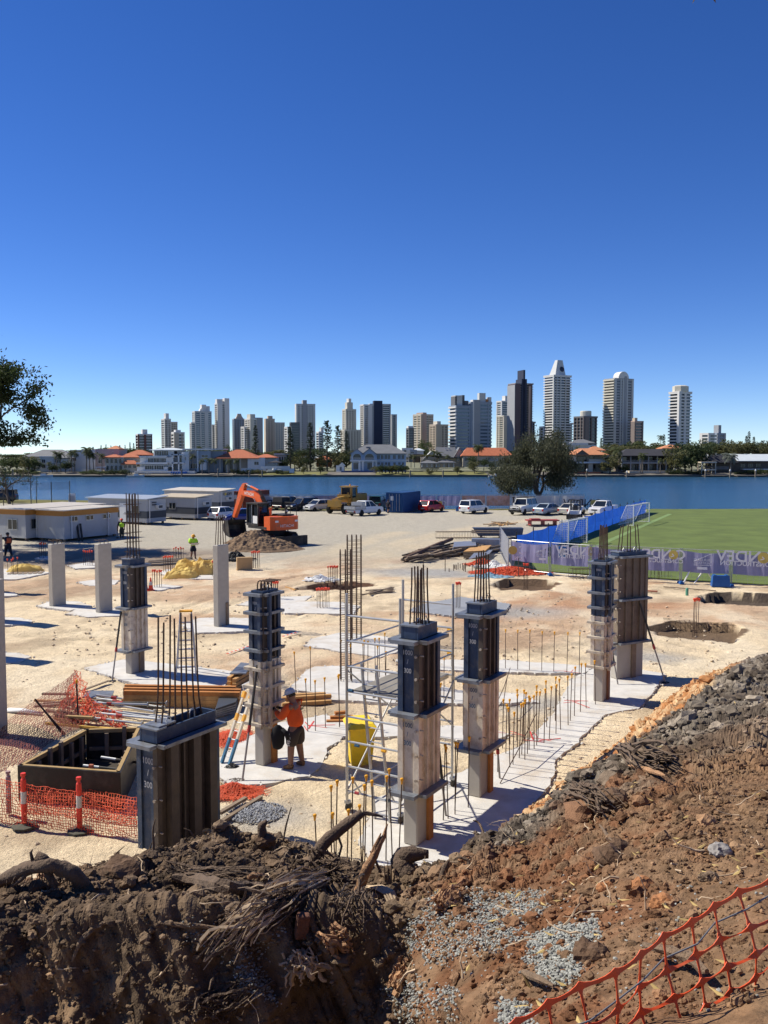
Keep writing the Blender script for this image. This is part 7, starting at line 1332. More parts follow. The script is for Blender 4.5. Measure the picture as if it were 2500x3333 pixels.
net('barrier_netting', 'dark faded netting stretched over the ground at the left edge', [P(-60, 2420)+Vector((0, 0, .12)), P(100, 2350)+Vector((0, 0, .5)), P(220, 2290)+Vector((0, 0, .75)), P(252, 2270)+Vector((0, 0, .85))], [P(-60, 2560)+Vector((0, 0, .05)), P(60, 2500)+Vector((0, 0, .05)), P(180, 2415)+Vector((0, 0, .06)), P(262, 2372)+Vector((0, 0, .1))], 52, 24, M_netd, .009, .03, bulge=0)
net('barrier_netting', 'bright orange netting bunched on the black starter post in the left yard', [P(200, 2330)+Vector((0, 0, .3)), P(255, 2290)+Vector((0, 0, 1.0)), P(300, 2330)+Vector((0, 0, .5)), P(400, 2360)+Vector((0, 0, .2))], [P(190, 2360)+Vector((0, 0, .03)), P(240, 2365)+Vector((0, 0, .03)), P(300, 2365)+Vector((0, 0, .03)), P(420, 2380)+Vector((0, 0, .03))], 46, 16, M_net, .010, .12)
def delineator(label, px, py, h=1.1, m=None, base=True):
    p = P(px, py); t = thing('delineator_post', label, 'post', (p.x, p.y, .03), random.uniform(0, 1), 'delineator posts'); m = m or mat('delineator_red', (.72, .05, .03), .45, var=.08)
    MB().lathe([(.055, .06), (.055, h*.58), (.05, h*.6), (.05, h*.74), (.058, h*.75), (.05, h*.88), (.035, h*.9), (.03, h*.94), (.05, h*.95), (.05, h)], 14).build('post', m, t); MB().lathe([(.0565, h*.44), (.0565, h*.66)], 14).build('reflective_band', mat('reflective_grey', (.55, .54, .50), .4, var=.08), t)
    if base: MB().lathe([(.25, 0), (.25, .035), (.12, .06), (.07, .08)], 8).build('rubber_base', mat('rubber_base', (.08, .075, .055), .9, var=.2), t)
delineator('red delineator post with grey band, left one', 80, 2695); delineator('red delineator post with grey band, right one beside the dark form', 260, 2710); delineator('faded grey-pink delineator post behind the netting at the left edge', 30, 2660, .95, mat('faded_pink', (.40, .27, .24), .7, var=.1), False)
p = P(256, 2358); t = thing('star_picket', 'black star picket with yellow cap holding up the netting', 'picket', (p.x, p.y, 0)); MB().beam((0, 0, -.2), (-.03, 0, 1.2), .035, .035).build('shaft', M_dk, t); MB().lathe([(.03, 1.17), (.035, 1.25), (.02, 1.27)], 8, (-.03, 0, 0)).build('cap', M_cap, t)
for k in range(3): a = P(206+k*4, 2392); b = AT(114+k*3, 2275+k*5, P(150, 2400).y+.3); o = MB().tube([a, b], .022, 6).build('leaning_bar', M_steel); tag(o, 'long dark bar leaning out of the ply box corner', 'rebar', 'bars leaning at the ply box')
def planks(label, specs, m, name='timber_plank', cat='timber', group=None, w=.1, h=.05):
    for (a, b, za, zb_) in specs:
        a = P(*a)+Vector((0, 0, za)); b = P(*b)+Vector((0, 0, zb_)); o = MB().beam(a, b, w, h).build(name, m); tag(o, label, cat, group or label)
for ly in range(4):
    for k in range(3): planks('long orange-edged laminated beam in the stack behind the dark form', [((402+k*5+random.uniform(-4, 4), 2300-k*10), (772+random.uniform(-6, 14), 2306-k*10), .06+ly*.125, .06+ly*.125)], M_timber if ly != 3 else M_otimb, 'laminated_beam', 'beam', 'laminated beam stack', .14, .12)
for ly in range(2): planks('laminated beam in the low stack right of the worker', [((918, 2300-ly*6), (1078, 2290-ly*6), .06+ly*.12, .06+ly*.12), ((930, 2285), (1060, 2278), .06+ly*.12, .06+ly*.12)], M_timber, 'laminated_beam', 'beam', 'low beam stack', .14, .11)
planks('short timber offcut behind the yellow bin', [((1062, 2354), (1155, 2352), .05, .05), ((1075, 2348), (1150, 2344), .11, .1), ((1090, 2344), (1130, 2340), .2, .2)], M_otimb, 'timber_offcut', 'timber', None, .12, .08)
for ly in range(3): planks('brown beam in the short stack left of the tall form', [((745, 2243-ly*2), (805, 2208-ly*2), .06+ly*.12, .06+ly*.12), ((762, 2250-ly*2), (818, 2215-ly*2), .06+ly*.12, .06+ly*.12)], M_timber, 'laminated_beam', 'beam', 'short beam stack', .13, .11)
o = MB().hexa([(*(P(748, 2238)+Vector((0, 0, .43)))[:],), (*(P(800, 2238)+Vector((0, 0, .43)))[:],), (*(P(822, 2205)+Vector((0, 0, .43)))[:],), (*(P(785, 2200)+Vector((0, 0, .43)))[:],)]+[(*(P(a, b)+Vector((0, 0, .47)))[:],) for a, b in ((748, 2238), (800, 2238), (822, 2205), (785, 2200))]).build('ply_sheet', M_ledge); tag(o, 'grey ply sheet lying on the short beam stack', 'ply sheet')
g = random.Random(3)
for k in range(22):
    x = g.uniform(110, 290); y = g.uniform(2285, 2370); L_ = g.uniform(40, 110); planks('weathered timber offcut in the loose pile under the orange netting', [((x, y), (x+L_, y+g.uniform(-6, 10)), g.uniform(.03, .3), g.uniform(.03, .3))], g.choice([M_tgrey, M_tedge, M_timber, M_tgrey]), 'timber_offcut', 'timber', 'loose timber pile', .1, .06)
for k in range(11):
    x = 300+g.uniform(-15, 30); y = 2290+k*7; a = P(x, y)+Vector((0, 0, .1+g.uniform(0, .25))); b = P(x+g.uniform(170, 225), y+g.uniform(0, 26))+Vector((0, 0, .1+g.uniform(0, .2))); o = MB().tube([a, b], .034, 8).build('steel_prop', g.choice([M_galv, M_dk, M_alu])); tag(o, 'steel prop in the heap behind the dark form', 'prop', 'heap of steel props'); MB().tube([a+(b-a)*.25, a+(b-a)*.34], .042, 8).build('collar', MATS['prop_red'], o); MB().lathe([(.08, -.01), (.08, .01)], 8, tuple(b), (b-a).to_track_quat('Z', 'Y').to_matrix()).build('end_plate', M_galv, o)
q = P(84, 2326); o = MB().tube([q+Vector((-.55, .1, .1)), q+Vector((-.1, .02, .12)), q+Vector((.5, -.15, .08))], [.11, .1, .06], 10, flat=.6).build('plastic_roll', M_white, None, True); tag(o, 'white rolled plastic sheet on the sand near the left edge', 'plastic sheet')
planks('long yellow timber lying across the left yard', [((150, 2360), (470, 2388), .05, .05)], mat('bright_timber', (.58, .36, .08), .8, var=.15), 'timber_plank', 'timber', None, .09, .06); planks('pair of thin dark boards left of the left footing', [((265, 2252), (355, 2225), .04, .1)], M_tgrey, 'timber_plank', 'timber', None, .1, .03)
def sheet(label, c4, z, th, m, name='ply_sheet', cat='ply sheet', group=None):
    p = [P(*a) for a in c4]; o = MB().prism([(v.x, v.y) for v in p], z, z+th).build(name, m); tag(o, label, cat, group)
for k in range(5): sheet('dark ply panel stacked right of the dark form', [(690+k*3, 2345), (768, 2325-k), (785, 2285), (718, 2288)], .05+k*.06, .045, M_ledge if k < 4 else M_shedg, group='dark ply panels')
sheet('grey ply sheet beside the steel prop heap', [(268, 2283), (360, 2290), (372, 2262), (290, 2262)], .1, .04, M_ledge)
# small heap of ties in plastic, netting on the ground, gravel by the form
def crumple(label, px, py, rx, ry, h, m, n, name='crumpled_netting', cat='netting', w=.02, group=None):
    p = P(px, py); m_ = MB()
    for k in range(n):
        a = g.uniform(0, 6.28); r_ = g.uniform(0, 1)**.6; c = Vector((math.cos(a)*r_*rx, math.sin(a)*r_*ry, .02+h*(1-r_)*g.uniform(0, 1))); pts = [c]; d = Vector((g.gauss(0, 1), g.gauss(0, 1), 0)).normalized()
        for s_ in range(5): d = (d+Vector((g.gauss(0, .6), g.gauss(0, .6), g.gauss(0, .3)))).normalized(); c = c+d*(.05+w*1.2); c.z = max(.015, min(c.z, h*max(.1, 1-math.hypot(c.x/rx, c.y/ry)))); pts.append(c.copy())
        for s_ in range(5): m_.beam(pts[s_], pts[s_+1], w, w*.3)
    o = m_.build(name, m); o.location = (p.x, p.y, .01); tag(o, label, cat, group); return o
crumple('orange netting heaped on the ground right of the dark form', 760, 2580, .62, .35, .25, M_net, 900, w=.011); crumple('orange netting heaped behind the folded ladder', 755, 2405, .55, .7, .18, M_net, 900, w=.011); crumple('bright orange netting heaped at the corner of the banner fence', 1660, 1864, 2.6, 1.3, .45, M_net, 1400, w=.035); crumple('orange netting draped over bars before the banner fence', 1570, 1838, 1.1, .6, .5, M_net, 500, w=.035); crumple('black bundle of plastic ties in a clear bag on the footing', 755, 2502, .22, .16, .14, M_blackp, 160, 'tie_bundle', 'tie bundle', .012); crumple('tangle of dark tie wire on the footing by the prop', 770, 2545, .35, .2, .08, M_steel, 60, 'wire_tangle', 'wire', .01); crumple('dark crumpled tarp and scrap left of the cardboard box', 766, 1822, .9, .5, .8, M_blackp, 260, 'scrap_heap', 'scrap', .1)
planks('thin timber batten along the base of the dark form', [((690, 2700), (850, 2600), .04, .04), ((716, 2665), (800, 2612), .12, .1)], M_tgrey, 'timber_batten', 'timber', None, .09, .06)
o = MB()
gp = P(835, 2645)
for k in range(900): a = g.uniform(0, 6.28); r_ = g.uniform(0, 1)**.5; o.ico((gp.x+math.cos(a)*r_*.62, gp.y+math.sin(a)*r_*.55, .01+.07*(1-r_)), g.uniform(.012, .028), .3)
stuff(o.build('blue_gravel', mat('blue_gravel', (.30, .31, .33), .9, var=.3, scale=9)))['label'] = 'spread of blue-grey gravel right of the dark form'
# cones, bags, box, timber and bar heaps on the far side of the pads
for px, lb in ((474, 'red and white traffic cone, left one of the pair'), (491, 'red and white traffic cone, right one of the pair')):
    p = P(px, 1923); t = thing('traffic_cone', lb, 'cone', (p.x, p.y, .02), .3, 'traffic cones'); MB().box(-.19, .19, -.19, .19, 0, .04).build('base', M_rcap, t); MB().lathe([(.14, .04), (.03, .72), (.02, .73)], 16).build('body', M_rcap, t); MB().lathe([(.101, .30), (.066, .5)], 16).build('reflective_band', MATS['reflective_grey'], t)
def bag(label, px, py, rx, ry, h, seed, m):
    p = P(px, py); n = 17; u = np.linspace(-1, 1, n); X, Y = np.meshgrid(u, u); r_ = np.maximum(np.abs(X), np.abs(Y))**1.5*.5+np.hypot(X, Y)*.5; f = np.clip(1-r_**4, 0, 1)**.6; Z = h*f*(.70+.75*(fbm(X*1.2+seed, Y*1.2, seed, 2)-.5)+.5*np.abs(fbm(X*2.6, Y*2.6+seed, seed+3, 3)-.5)*2)
    o = link('bulk_bag', npmesh('bulk_bag', np.stack([X*rx, Y*ry, np.maximum(Z, -.02)], -1).reshape(-1, 3), gridF(n, n), m, False)); o.location = (p.x, p.y, .03); tag(o, label, 'bulk bag', 'yellow bulk bags')
M_bag = translucent(mat('yellow_bag', (.86, .64, .20), .8, var=.15, scale=1.5, bump=.5, bscale=6), .35)
bag('slumped yellow bulk bag, nearest left of the three by the planks', 590, 1880, 1.0, .75, .6, 3, M_bag); bag('big yellow bulk bag in the middle of the three', 625, 1868, 1.1, .9, .95, 8, M_bag); bag('upright yellow bulk bag, rightmost of the three', 668, 1868, .85, .8, .85, 14, M_bag); bag('small yellow bulk bag on a pallet near the left edge', 82, 1860, 1.05, .7, .5, 22, M_bag)
p = P(85, 1867); t = thing('pallet', 'dark timber pallet under the small yellow bag', 'pallet', (p.x, p.y, .0), .2); [MB().box(-1.0+k*.3, -.78+k*.3, -.6, .6, .03, .07).build('slat', M_tgrey, t) for k in range(7)]
p = P(796, 1856); t = thing('cardboard_box', 'tan box standing on end right of the bare column', 'box', (p.x, p.y, 0), .3); MB().box(-.5, .5, -.2, .2, 0, .85).build('shell', mat('cardboard', (.42, .28, .14), .9), t); MB().box(-.5, .5, .201, .5, .0, .02).build('flap', MATS['cardboard'], t)
for k in range(7): planks('long dark plank on the ground behind the yellow bags', [((462+k*4, 1846-k*3), (590+k*6, 1836-k*3), .05+.04*(k % 2), .05)], M_tgrey if k % 3 else M_dk, 'timber_plank', 'timber', 'dark planks by the bags', .22, .06)
# heap of stripped timbers, ply and steel in the middle distance
for k in range(95):
    x = g.uniform(1305, 1560); y = 1824-(x-1310)*.14+g.uniform(-16, 14); L_ = g.uniform(40, 105); z0 = g.uniform(.05, .35); planks('old dark timber in the long scrap heap', [((x, y), (x+L_, y-L_*g.uniform(.02, .13)), z0, z0+g.uniform(.0, .3))], g.choice([M_tgrey, M_dk, M_brownf, M_tgrey]), 'old_timber', 'timber', 'old timber scrap heap', g.uniform(.1, .24), g.uniform(.08, .16))
for a, b, r_, lb in (((1318, 1829), (1440, 1788), .2, 'thick rusty pipe on the front of the scrap heap'), ((1340, 1815), (1470, 1772), .15, 'thinner rusty pipe behind the thick pipe')): o = MB().tube([P(*a)+Vector((0, 0, r_)), P(*b)+Vector((0, 0, r_+.3))], r_, 12).build('steel_pipe', mat('rusty_pipe', (.12, .07, .045), .85, var=.3, scale=3)); tag(o, lb, 'pipe')
for k in range(6): sheet('grey steel deck sheet stacked in the scrap yard', [(1465+k*2, 1808), (1540+k*2, 1802), (1548, 1786), (1478, 1790)], .08+k*.1, .06, M_galv if k % 2 else M_ledge, 'steel_sheet', 'steel sheet', 'stacked deck sheets')
for k in range(5): sheet('brown ply panel stacked before the return fence', [(1508, 1822-k), (1580, 1818-k), (1600, 1795), (1535, 1800)], .08+k*.09, .07, M_tgrey if k < 4 else M_timber, group='brown ply panels')
sheet('white-topped steel tray before the return fence', [(1525, 1838), (1590, 1822), (1604, 1806), (1545, 1815)], .35, .05, M_galv, 'steel_tray', 'steel tray')
p = P(1625, 1752); t = thing('steel_trough', 'long dark steel trough form on timber bearers', 'formwork', (p.x, p.y, 0), -.02); MB().hexa([(-1.9, -.5, .25), (2.0, -.5, .25), (2.0, .5, .25), (-1.9, .5, .25), (-2.4, -.6, .95), (2.1, -.6, .95), (2.1, .6, .95), (-2.4, .6, .95)]).build('trough', M_navyf, t); [MB().box(x, x+.15, -.6, .6, 0, .249).build('bearer', M_tgrey, t) for x in (-1.7, 0, 1.6)]
for k in range(14): planks('timber offcut piled on the dark steel trough', [((1565+g.uniform(0, 90), 1745+g.uniform(-6, 6)), (1585+g.uniform(0, 100), 1745+g.uniform(-8, 6)), 1.02+g.uniform(0, .2), 1.02+g.uniform(0, .25))], g.choice([M_tgrey, M_timber, M_tedge]), 'timber_offcut', 'timber', 'offcuts on the trough', .12, .07)
planks('lower of two long timber walers laid before the steel trough', [((1535, 1768), (1640, 1770), .9, .9)], M_tgrey, 'timber_waler', 'timber', None, .25, .08); planks('upper of two long timber walers laid before the steel trough', [((1535, 1764), (1640, 1766), .98, .98)], M_tgrey, 'timber_waler', 'timber', None, .25, .08); sheet('grey ply side sheet under the long timber walers', [(1535, 1790), (1625, 1792), (1628, 1788), (1537, 1786)], .02, .85, M_galv)
def mesh_box(label, px, py, L_, W_, H_, ang, s_=.3, name='rebar_mesh_cage', z=0.0):
    p = P(px, py, z); t = thing(name, label, 'rebar mesh', (p.x, p.y, z), ang, 'rebar mesh cages'); m_ = MB(); r_ = .014
    for zz in (.06, H_):
        for x in np.arange(-L_/2, L_/2+.01, s_): m_.beam((x, -W_/2, zz), (x, W_/2, zz), r_, r_)
        for y in np.arange(-W_/2, W_/2+.01, s_): m_.beam((-L_/2, y, zz), (L_/2, y, zz), r_, r_)
    m_.build('bar_mat', M_steel, t); m2 = MB()
    for x in np.arange(-L_/2, L_/2+.01, s_):
        for y in (-W_/2, W_/2): m2.beam((x, y, 0), (x, y, H_), r_, r_)
    m2.build('ligatures', M_steel, t)
mesh_box('long flat rebar cage lying left of the steel trough', 1500, 1752, 4.5, 1.2, .6, .05, .25); mesh_box('rebar mat lying in the shallow dark pit', 1040, 1912, 4.2, 1.8, .12, .1, .2, z=-.3); mesh_box('rebar cage set in the right-hand pit', 2290, 2060, 3.4, 1.2, .5, -.25, .22, z=-.5); mesh_box('rebar mat in the pit near the orange netting', 1700, 1912, 3.2, 1.6, .15, 0, .25, z=-.65); mesh_box('small rebar cage beside the slim ladder-like form', 2120, 1880, 1.8, 1.0, .6, .1, .22); mesh_box('small rebar cage left of the slim ladder-like form', 1900, 1883, 1.6, .9, .6, .1, .22)
def stakes(label, lst, m=M_steel):
    for x, y0, y1 in lst: p = P(x, y1); o = MB().tube([p, Vector((p.x, p.y, ZA(y0, p.y)))], .025, 5).build('steel_stake', m); tag(o, label, 'stake', 'thin stakes')
stakes('thin steel stake standing near the scrap heap', [(1378, 1825, 1853), (1449, 1808, 1862), (1613, 1842, 1872), (1688, 1815, 1875), (1462, 1850, 1864), (2145, 1860, 1888)])
for k in range(16): stakes('short steel stake in the bar nest before the banner fence', [(1470+g.uniform(0, 100), 1835+g.uniform(-5, 5), 1856+g.uniform(-6, 6))])
p = P(1590, 1876); crumple('blue and white plastic scrap by the right-hand pit', 1592, 1878, .7, .4, .3, mat('pale_blue_plastic', (.25, .40, .48), .5), 120, 'plastic_scrap', 'plastic', .12); crumple('white plastic scrap at the foot of the return fence', 1608, 1845, .7, .4, .5, M_white, 120, 'plastic_scrap', 'plastic', .14); crumple('white plastic scrap beside the shallow dark pit', 1040, 1888, .7, .3, .4, M_white, 90, 'plastic_scrap', 'plastic', .12)
for k in range(6): planks('thin timber on the sand right of the cages', [((1180+g.uniform(-8, 25), 1938+g.uniform(-8, 4)), (1280+g.uniform(-10, 12), 1926+g.uniform(-6, 6)), .05+.05*k*.5, .06+.05*k*.5)], M_tgrey, 'timber_plank', 'timber', 'thin timbers right of the cages', .1, .05)
planks('single batten lying on the sand', [((930, 1912), (962, 1922), .04, .04)], M_timber, 'timber_batten', 'timber'); planks('brown plank right of the slim form', [((2090, 1925), (2140, 1928), .05, .05)], M_tred, 'timber_plank', 'timber', None, .2, .06); planks('thin plank on the sand before the banner fence', [((2160, 1912), (2330, 1925), .04, .04)], M_tgrey, 'timber_plank', 'timber', None, .12, .04)
p = P(2236, 1938); o = MB().lathe([(.08, 0), (.08, .35), (.06, .4)], 10).build('marker_peg', mat('green_peg', (.1, .3, .2), .6)); o.location = (p.x, p.y, 0); tag(o, 'small green marker peg on the sand before the banner fence', 'peg')
# red and white tape on the sand
for (a, b, n) in (((738, 2132), (815, 2105), 12), ((920, 2075), (970, 2060), 8)):
    t = thing('barrier_tape', 'red and white tape lying on the sand %s the tall waler form' % ('left of' if a[0] < 800 else 'right of'), 'tape'); pa, pb = P(*a), P(*b)
    for k in range(n): q0 = pa+(pb-pa)*(k/n); q1 = pa+(pb-pa)*((k+.97)/n); MB().beam(q0+Vector((0, 0, .05)), q1+Vector((0, 0, .05)), .07, .012).build('stripe', M_rcap if k % 2 == 0 else M_white, t)
# reinforcing loops and small stones on the sand
m_ = MB()
for k in range(1500):
    x = g.uniform(-14, 14); y = 14+g.uniform(0, 1)**1.5*34; m_.ico((x, y, .01), g.uniform(.012, .05)*(1+.5*(y > 30)), .35, (1.2, 1, .7))
stuff(m_.build('scattered_stones', mat('sand_stones', (.48, .38, .26), .95, var=.3, scale=5)))['label'] = 'small stones and lumps scattered over the sand'
# =================================================================== FOREGROUND BANK OF DUG EARTH
def zy(d, py): return ZA(py, d)
CT = []   # (px column, [(distance, height)...]) near -> far, seven stations
def colm(px, pts): CT.append((px, [(d, (zy(d, v) if v > 100 else v)) for d, v in pts]))
colm(-900, [(2.2, 5.7), (3.8, 3.6), (5.5, 3.2), (5.8, 3020), (7.0, 2960), (8.6, 2930), (14.0, -.5)])
colm(0, [(2.2, 5.7), (3.8, 3.6), (5.35, 3.1), (6.0, 3010), (7.2, 2940), (8.6, 2895), (13.0, -.5)])
colm(350, [(2.2, 5.7), (3.8, 3.6), (5.4, 3.1), (6.0, 2965), (7.5, 2880), (8.9, 2825), (13.0, -.5)])
colm(560, [(2.2, 5.7), (3.8, 3.6), (5.4, 3.1), (6.0, 2955), (7.6, 2850), (9.2, 2765), (13.0, -.5)])
colm(720, [(2.2, 5.7), (3.8, 3.6), (5.4, 3.1), (6.0, 2950), (7.8, 2810), (9.4, 2705), (13.0, -.5)])
colm(950, [(2.2, 5.7), (3.8, 3.6), (5.5, 3.1), (6.1, 2965), (7.9, 2845), (9.4, 2765), (13.0, -.5)])
colm(1250, [(2.2, 5.7), (3.8, 3.6), (5.55, 3.2), (6.1, 3010), (7.8, 2900), (9.2, 2845), (12.6, -.5)])
colm(1440, [(2.2, 5.7), (3.8, 4.1), (5.3, 3.8), (6.0, 2975), (7.5, 2885), (9.0, 2838), (12.6, -.5)])
colm(1600, [(2.2, 5.75), (3.5, 5.2), (4.3, 3190), (5.5, 2990), (7.5, 2860), (9.2, 2745), (13.5, -.4)])
colm(1750, [(2.2, 5.8), (3.4, 5.28), (4.2, 3140), (5.5, 2955), (8.0, 2790), (10.5, 2705), (18.6, -.05)])
colm(1850, [(2.2, 5.8), (3.4, 5.32), (4.2, 3100), (5.5, 2925), (8.8, 2670), (12.0, 2625), (19.9, -.05)])
colm(2000, [(2.2, 5.85), (3.0, 5.55), (4.2, 3040), (6.0, 2805), (9.8, 2560), (14.0, 2510), (22.4, -.05)])
colm(2100, [(2.2, 5.85), (3.0, 5.58), (4.2, 3000), (6.0, 2750), (10.3, 2480), (15.0, 2430), (24.4, -.05)])
colm(2200, [(2.2, 5.9), (3.0, 5.6), (4.3, 2960), (6.2, 2685), (11.0, 2395), (17.0, 2335), (27.4, -.05)])
colm(2300, [(2.2, 5.9), (3.0, 5.6), (4.5, 2900), (6.5, 2625), (11.5, 2335), (19.5, 2250), (29.5, -.05)])
colm(2400, [(2.2, 5.9), (3.0, 5.62), (4.5, 2880), (6.8, 2590), (12.5, 2285), (21.0, 2195), (31.0, -.1)])
colm(2510, [(2.2, 5.95), (3.0, 5.65), (4.5, 2850), (7.0, 2560), (13.0, 2255), (23.0, 2135), (32.5, -.3)])
colm(2900, [(2.2, 5.95), (3.0, 5.65), (4.5, 2850), (7.0, 2560), (13.5, 2240), (24.0, 2115), (34.0, -.5)])
colm(3600, [(2.2, 5.95), (3.0, 5.65), (4.5, 2850), (7.0, 2560), (14.0, 2230), (25.0, 2100), (35.0, -.5)])
CX = np.array([c[0] for c in CT], float); CD = np.array([[p[0] for p in c[1]] for c in CT]); CZ = np.array([[p[1] for p in c[1]] for c in CT])
def smooth1(A, ax, it):
    for _ in range(it):
        B_ = A.copy(); sl = [slice(None)]*A.ndim
        def S_(a, b): q = list(sl); q[ax] = slice(a, b); return tuple(q)
        B_[S_(1, -1)] = (A[S_(0, -2)]+2*A[S_(1, -1)]+A[S_(2, None)])/4; A = B_
    return A
def build_bank():
    NX, NS = 640, 470; px = np.concatenate([np.linspace(-900, -60, 60), np.linspace(-50, 2550, 520), np.linspace(2580, 3600, 60)])
    knot = np.arange(7); dens = np.array([.35, .6, 1.1, 1.5, 1.6, 1.0]); cum = np.concatenate([[0], np.cumsum(dens)]); s = np.interp(np.linspace(0, cum[-1], NS), cum, knot)
    Dk = np.stack([np.interp(px, CX, CD[:, k]) for k in range(7)], 1); Zk = np.stack([np.interp(px, CX, CZ[:, k]) for k in range(7)], 1)
    Dk = smooth1(Dk, 0, 10); Zk = smooth1(Zk, 0, 10)
    i0 = np.minimum(s.astype(int), 5); f = s-i0
    Dm = Dk[:, i0].T*(1-f)[:, None]+Dk[:, i0+1].T*f[:, None]; Zm = Zk[:, i0].T*(1-f)[:, None]+Zk[:, i0+1].T*f[:, None]
    Dm = smooth1(Dm, 0, 5); Zm = smooth1(Zm, 0, 5)
    PX = np.broadcast_to(px, Dm.shape); SS = np.broadcast_to(s[:, None], Dm.shape)
    X = (PX-1250)/FPX*Dm*1.0; Y = Dm
    P0 = np.stack([X, Y, Zm], -1)
    du = np.gradient(P0, axis=1); dv = np.gradient(P0, axis=0); N = np.cross(du, dv); N /= np.linalg.norm(N, axis=2)[..., None]+1e-9; N *= np.sign(N[..., 2:3]+1e-9)
    q = X+Zm*.6; r_ = Y-Zm*.6
    big = (fbm(q*.9, r_*.9, 61, 3)-.5)*.42
    ridge = (.5-np.abs((lambda w_: fbm(q*1.8, r_*1.8, 71, 2)*w_+fbm(q*2.4, r_*2.4, 71, 4)*(1-w_))(np.clip((Dm-8)/5, 0, 1))-.5)*2.4)*.16
    lump = (np.maximum(vn(q*5.5, r_*5.5, 81)-.45, 0))*.12+(np.maximum(vn(q*11+3, r_*11, 83)-.5, 0))*.08*np.clip((11-Dm)/4, 0, 1)
    lod = np.clip((10-Dm)/4, 0, 1); fine = (fbm(q*24, r_*24, 91, 3)-.5)*.05*lod
    wq = (fbm(q*3, r_*3, 201, 2)-.5)*.25; F1, F2, H1 = worley((q+wq)*3.6, (r_-wq)*3.6, 211); ch1 = (np.minimum(F2-F1, .3)/.3*.55+H1*.9-.75)*.105
    G1, G2, H2 = worley((q+wq*.5)*10, (r_-wq*.5)*10, 221); ch2 = (np.minimum(G2-G1, .3)/.3*.5+H2*.9-.7)*.050*np.clip((13-Dm)/4, .3, 1); patch = np.clip((fbm(q*1.3, r_*1.3, 231, 3)-.38)/.2, .25, 1)
    right = np.clip((PX-1500)/250, 0, 1)
    calm = 1-.62*np.clip((PX-1350)/200, 0, 1)*np.clip((3.7-SS)/.8, 0, 1)
    amp = np.clip(Dm/7, .5, 1.15)*(1-.12*right)
    ends = np.clip((6-SS)/.5, 0, 1)*np.clip((SS-.2)/.5, .2, 1)
    # rills and slump scars on the shaded cut face
    face = np.clip((3.2-SS)/.5, 0, 1)*np.clip((SS-1.4)/.4, 0, 1)*(1-right)
    rill = ((fbm(X*2.0+Zm*1.1, Zm*.9-X*.3, 101, 4)-.5)*.75+(fbm(X*6, Zm*6, 111, 3)-.5)*.22)*face
    disp = (big+ridge*.8+lump*.4+fine+(ch1+ch2)*patch)*calm*amp*ends+rill
    V = P0+N*disp[..., None]
    def C(c): return np.array(c)
    def mixc(A_, B_, f_): return A_*(1-f_[..., None])+B_*f_[..., None]
    def ss(x, a, b): t = np.clip((x-a)/(b-a), 0, 1); return t*t*(3-2*t)
    n1 = fbm(q*.8, r_*.8, 5, 5); n2 = fbm(q*4, r_*4, 15, 4); n3 = fbm(q*14, r_*14, 25, 3)
    c = np.broadcast_to(C((.125, .085, .054)), V.shape).copy()
    c = mixc(c, C((.205, .145, .092)), ss(n1, .42, .66)*.8); c = mixc(c, C((.045, .034, .026)), ss(n2, .52, .35)*.6)
    c = mixc(c, C((.155, .108, .066)), np.clip((3.1-SS)/.5, 0, 1)*(1-right)*.8*ss(n1, .3, .6))
    red = np.clip((PX-1330)/230+(n1-.5)*1.4, 0, 1)*np.clip((4.35-SS)/.5+(n1-.5)*1.6, 0, 1); c = mixc(c, mixc(C((.175, .082, .040)), C((.19, .115, .065)), ss(n2, .35, .65)), red*.95)
    far_t = np.clip((PX-2050)/300, 0, 1)*np.clip((4.0-SS)/.4, 0, 1); c = mixc(c, C((.20, .125, .07)), far_t*.7)
    gb = np.interp(PX, [1560, 1750, 2100, 2400], [4.1, 3.9, 3.5, 3.35]); grey = np.clip((PX-1540)/120, 0, 1)*np.clip((SS-gb)/.35+.3+(n1-.5)*1.6, 0, 1); c = mixc(c, mixc(C((.095, .076, .058)), C((.21, .178, .138)), ss(n2, .40, .66)), grey*.95)
    top = np.clip((PX-2150)/200, 0, 1)*np.clip((SS-4.7)/.3, 0, 1); c = mixc(c, C((.27, .235, .195)), top*ss(n2, .3, .6)*.8)
    tb = np.interp(PX, [1750, 1900, 2050, 2150, 2250, 2330, 2450], [5.1, 4.85, 4.75, 4.4, 4.3, 4.6, 5.2]); toe = np.clip((PX-1640)/80, 0, 1)*np.clip((SS-tb)/.2+.1+(n1-.5)*1.3, 0, 1)*np.clip((2500-PX)/120, 0, 1); c = mixc(c, mixc(C((.36, .165, .065)), C((.52, .36, .20)), ss(n2, .4, .62)), toe)
    c = mixc(c, C((.27, .165, .095)), np.clip((330-PX)/160+(n1-.5), 0, 1)*np.clip((SS-3.7)/.5, 0, 1)*.9); c = mixc(c, C((.25, .16, .09)), np.clip((420-PX)/300+(n1-.5)*2, 0, 1)*np.clip((3.0-SS)/.3, 0, 1)*.8)
    c *= (.72+.5*n3)[..., None]*(.82+.36*H2)[..., None]*(.88+.24*H1)[..., None]
    M_bank = mat('dug_earth', (.1, .07, .05), .98, var=.22, scale=14, bump=.6, bscale=70, spec=.12, attr='col')
    o = link('earth_bank', npmesh('earth_bank', V.reshape(-1, 3), gridF(640, NS), M_bank, False, c.reshape(-1, 3))); struct(o); o['label'] = 'rough bank of dug brown and red earth in the foreground'
    return V.reshape(-1, 3), c.reshape(-1, 3), PX.ravel(), SS.ravel(), M_bank
BV, BC, BPX, BS, M_bank = build_bank()
BU, BW = proj(BV[:, 0], BV[:, 1], BV[:, 2])
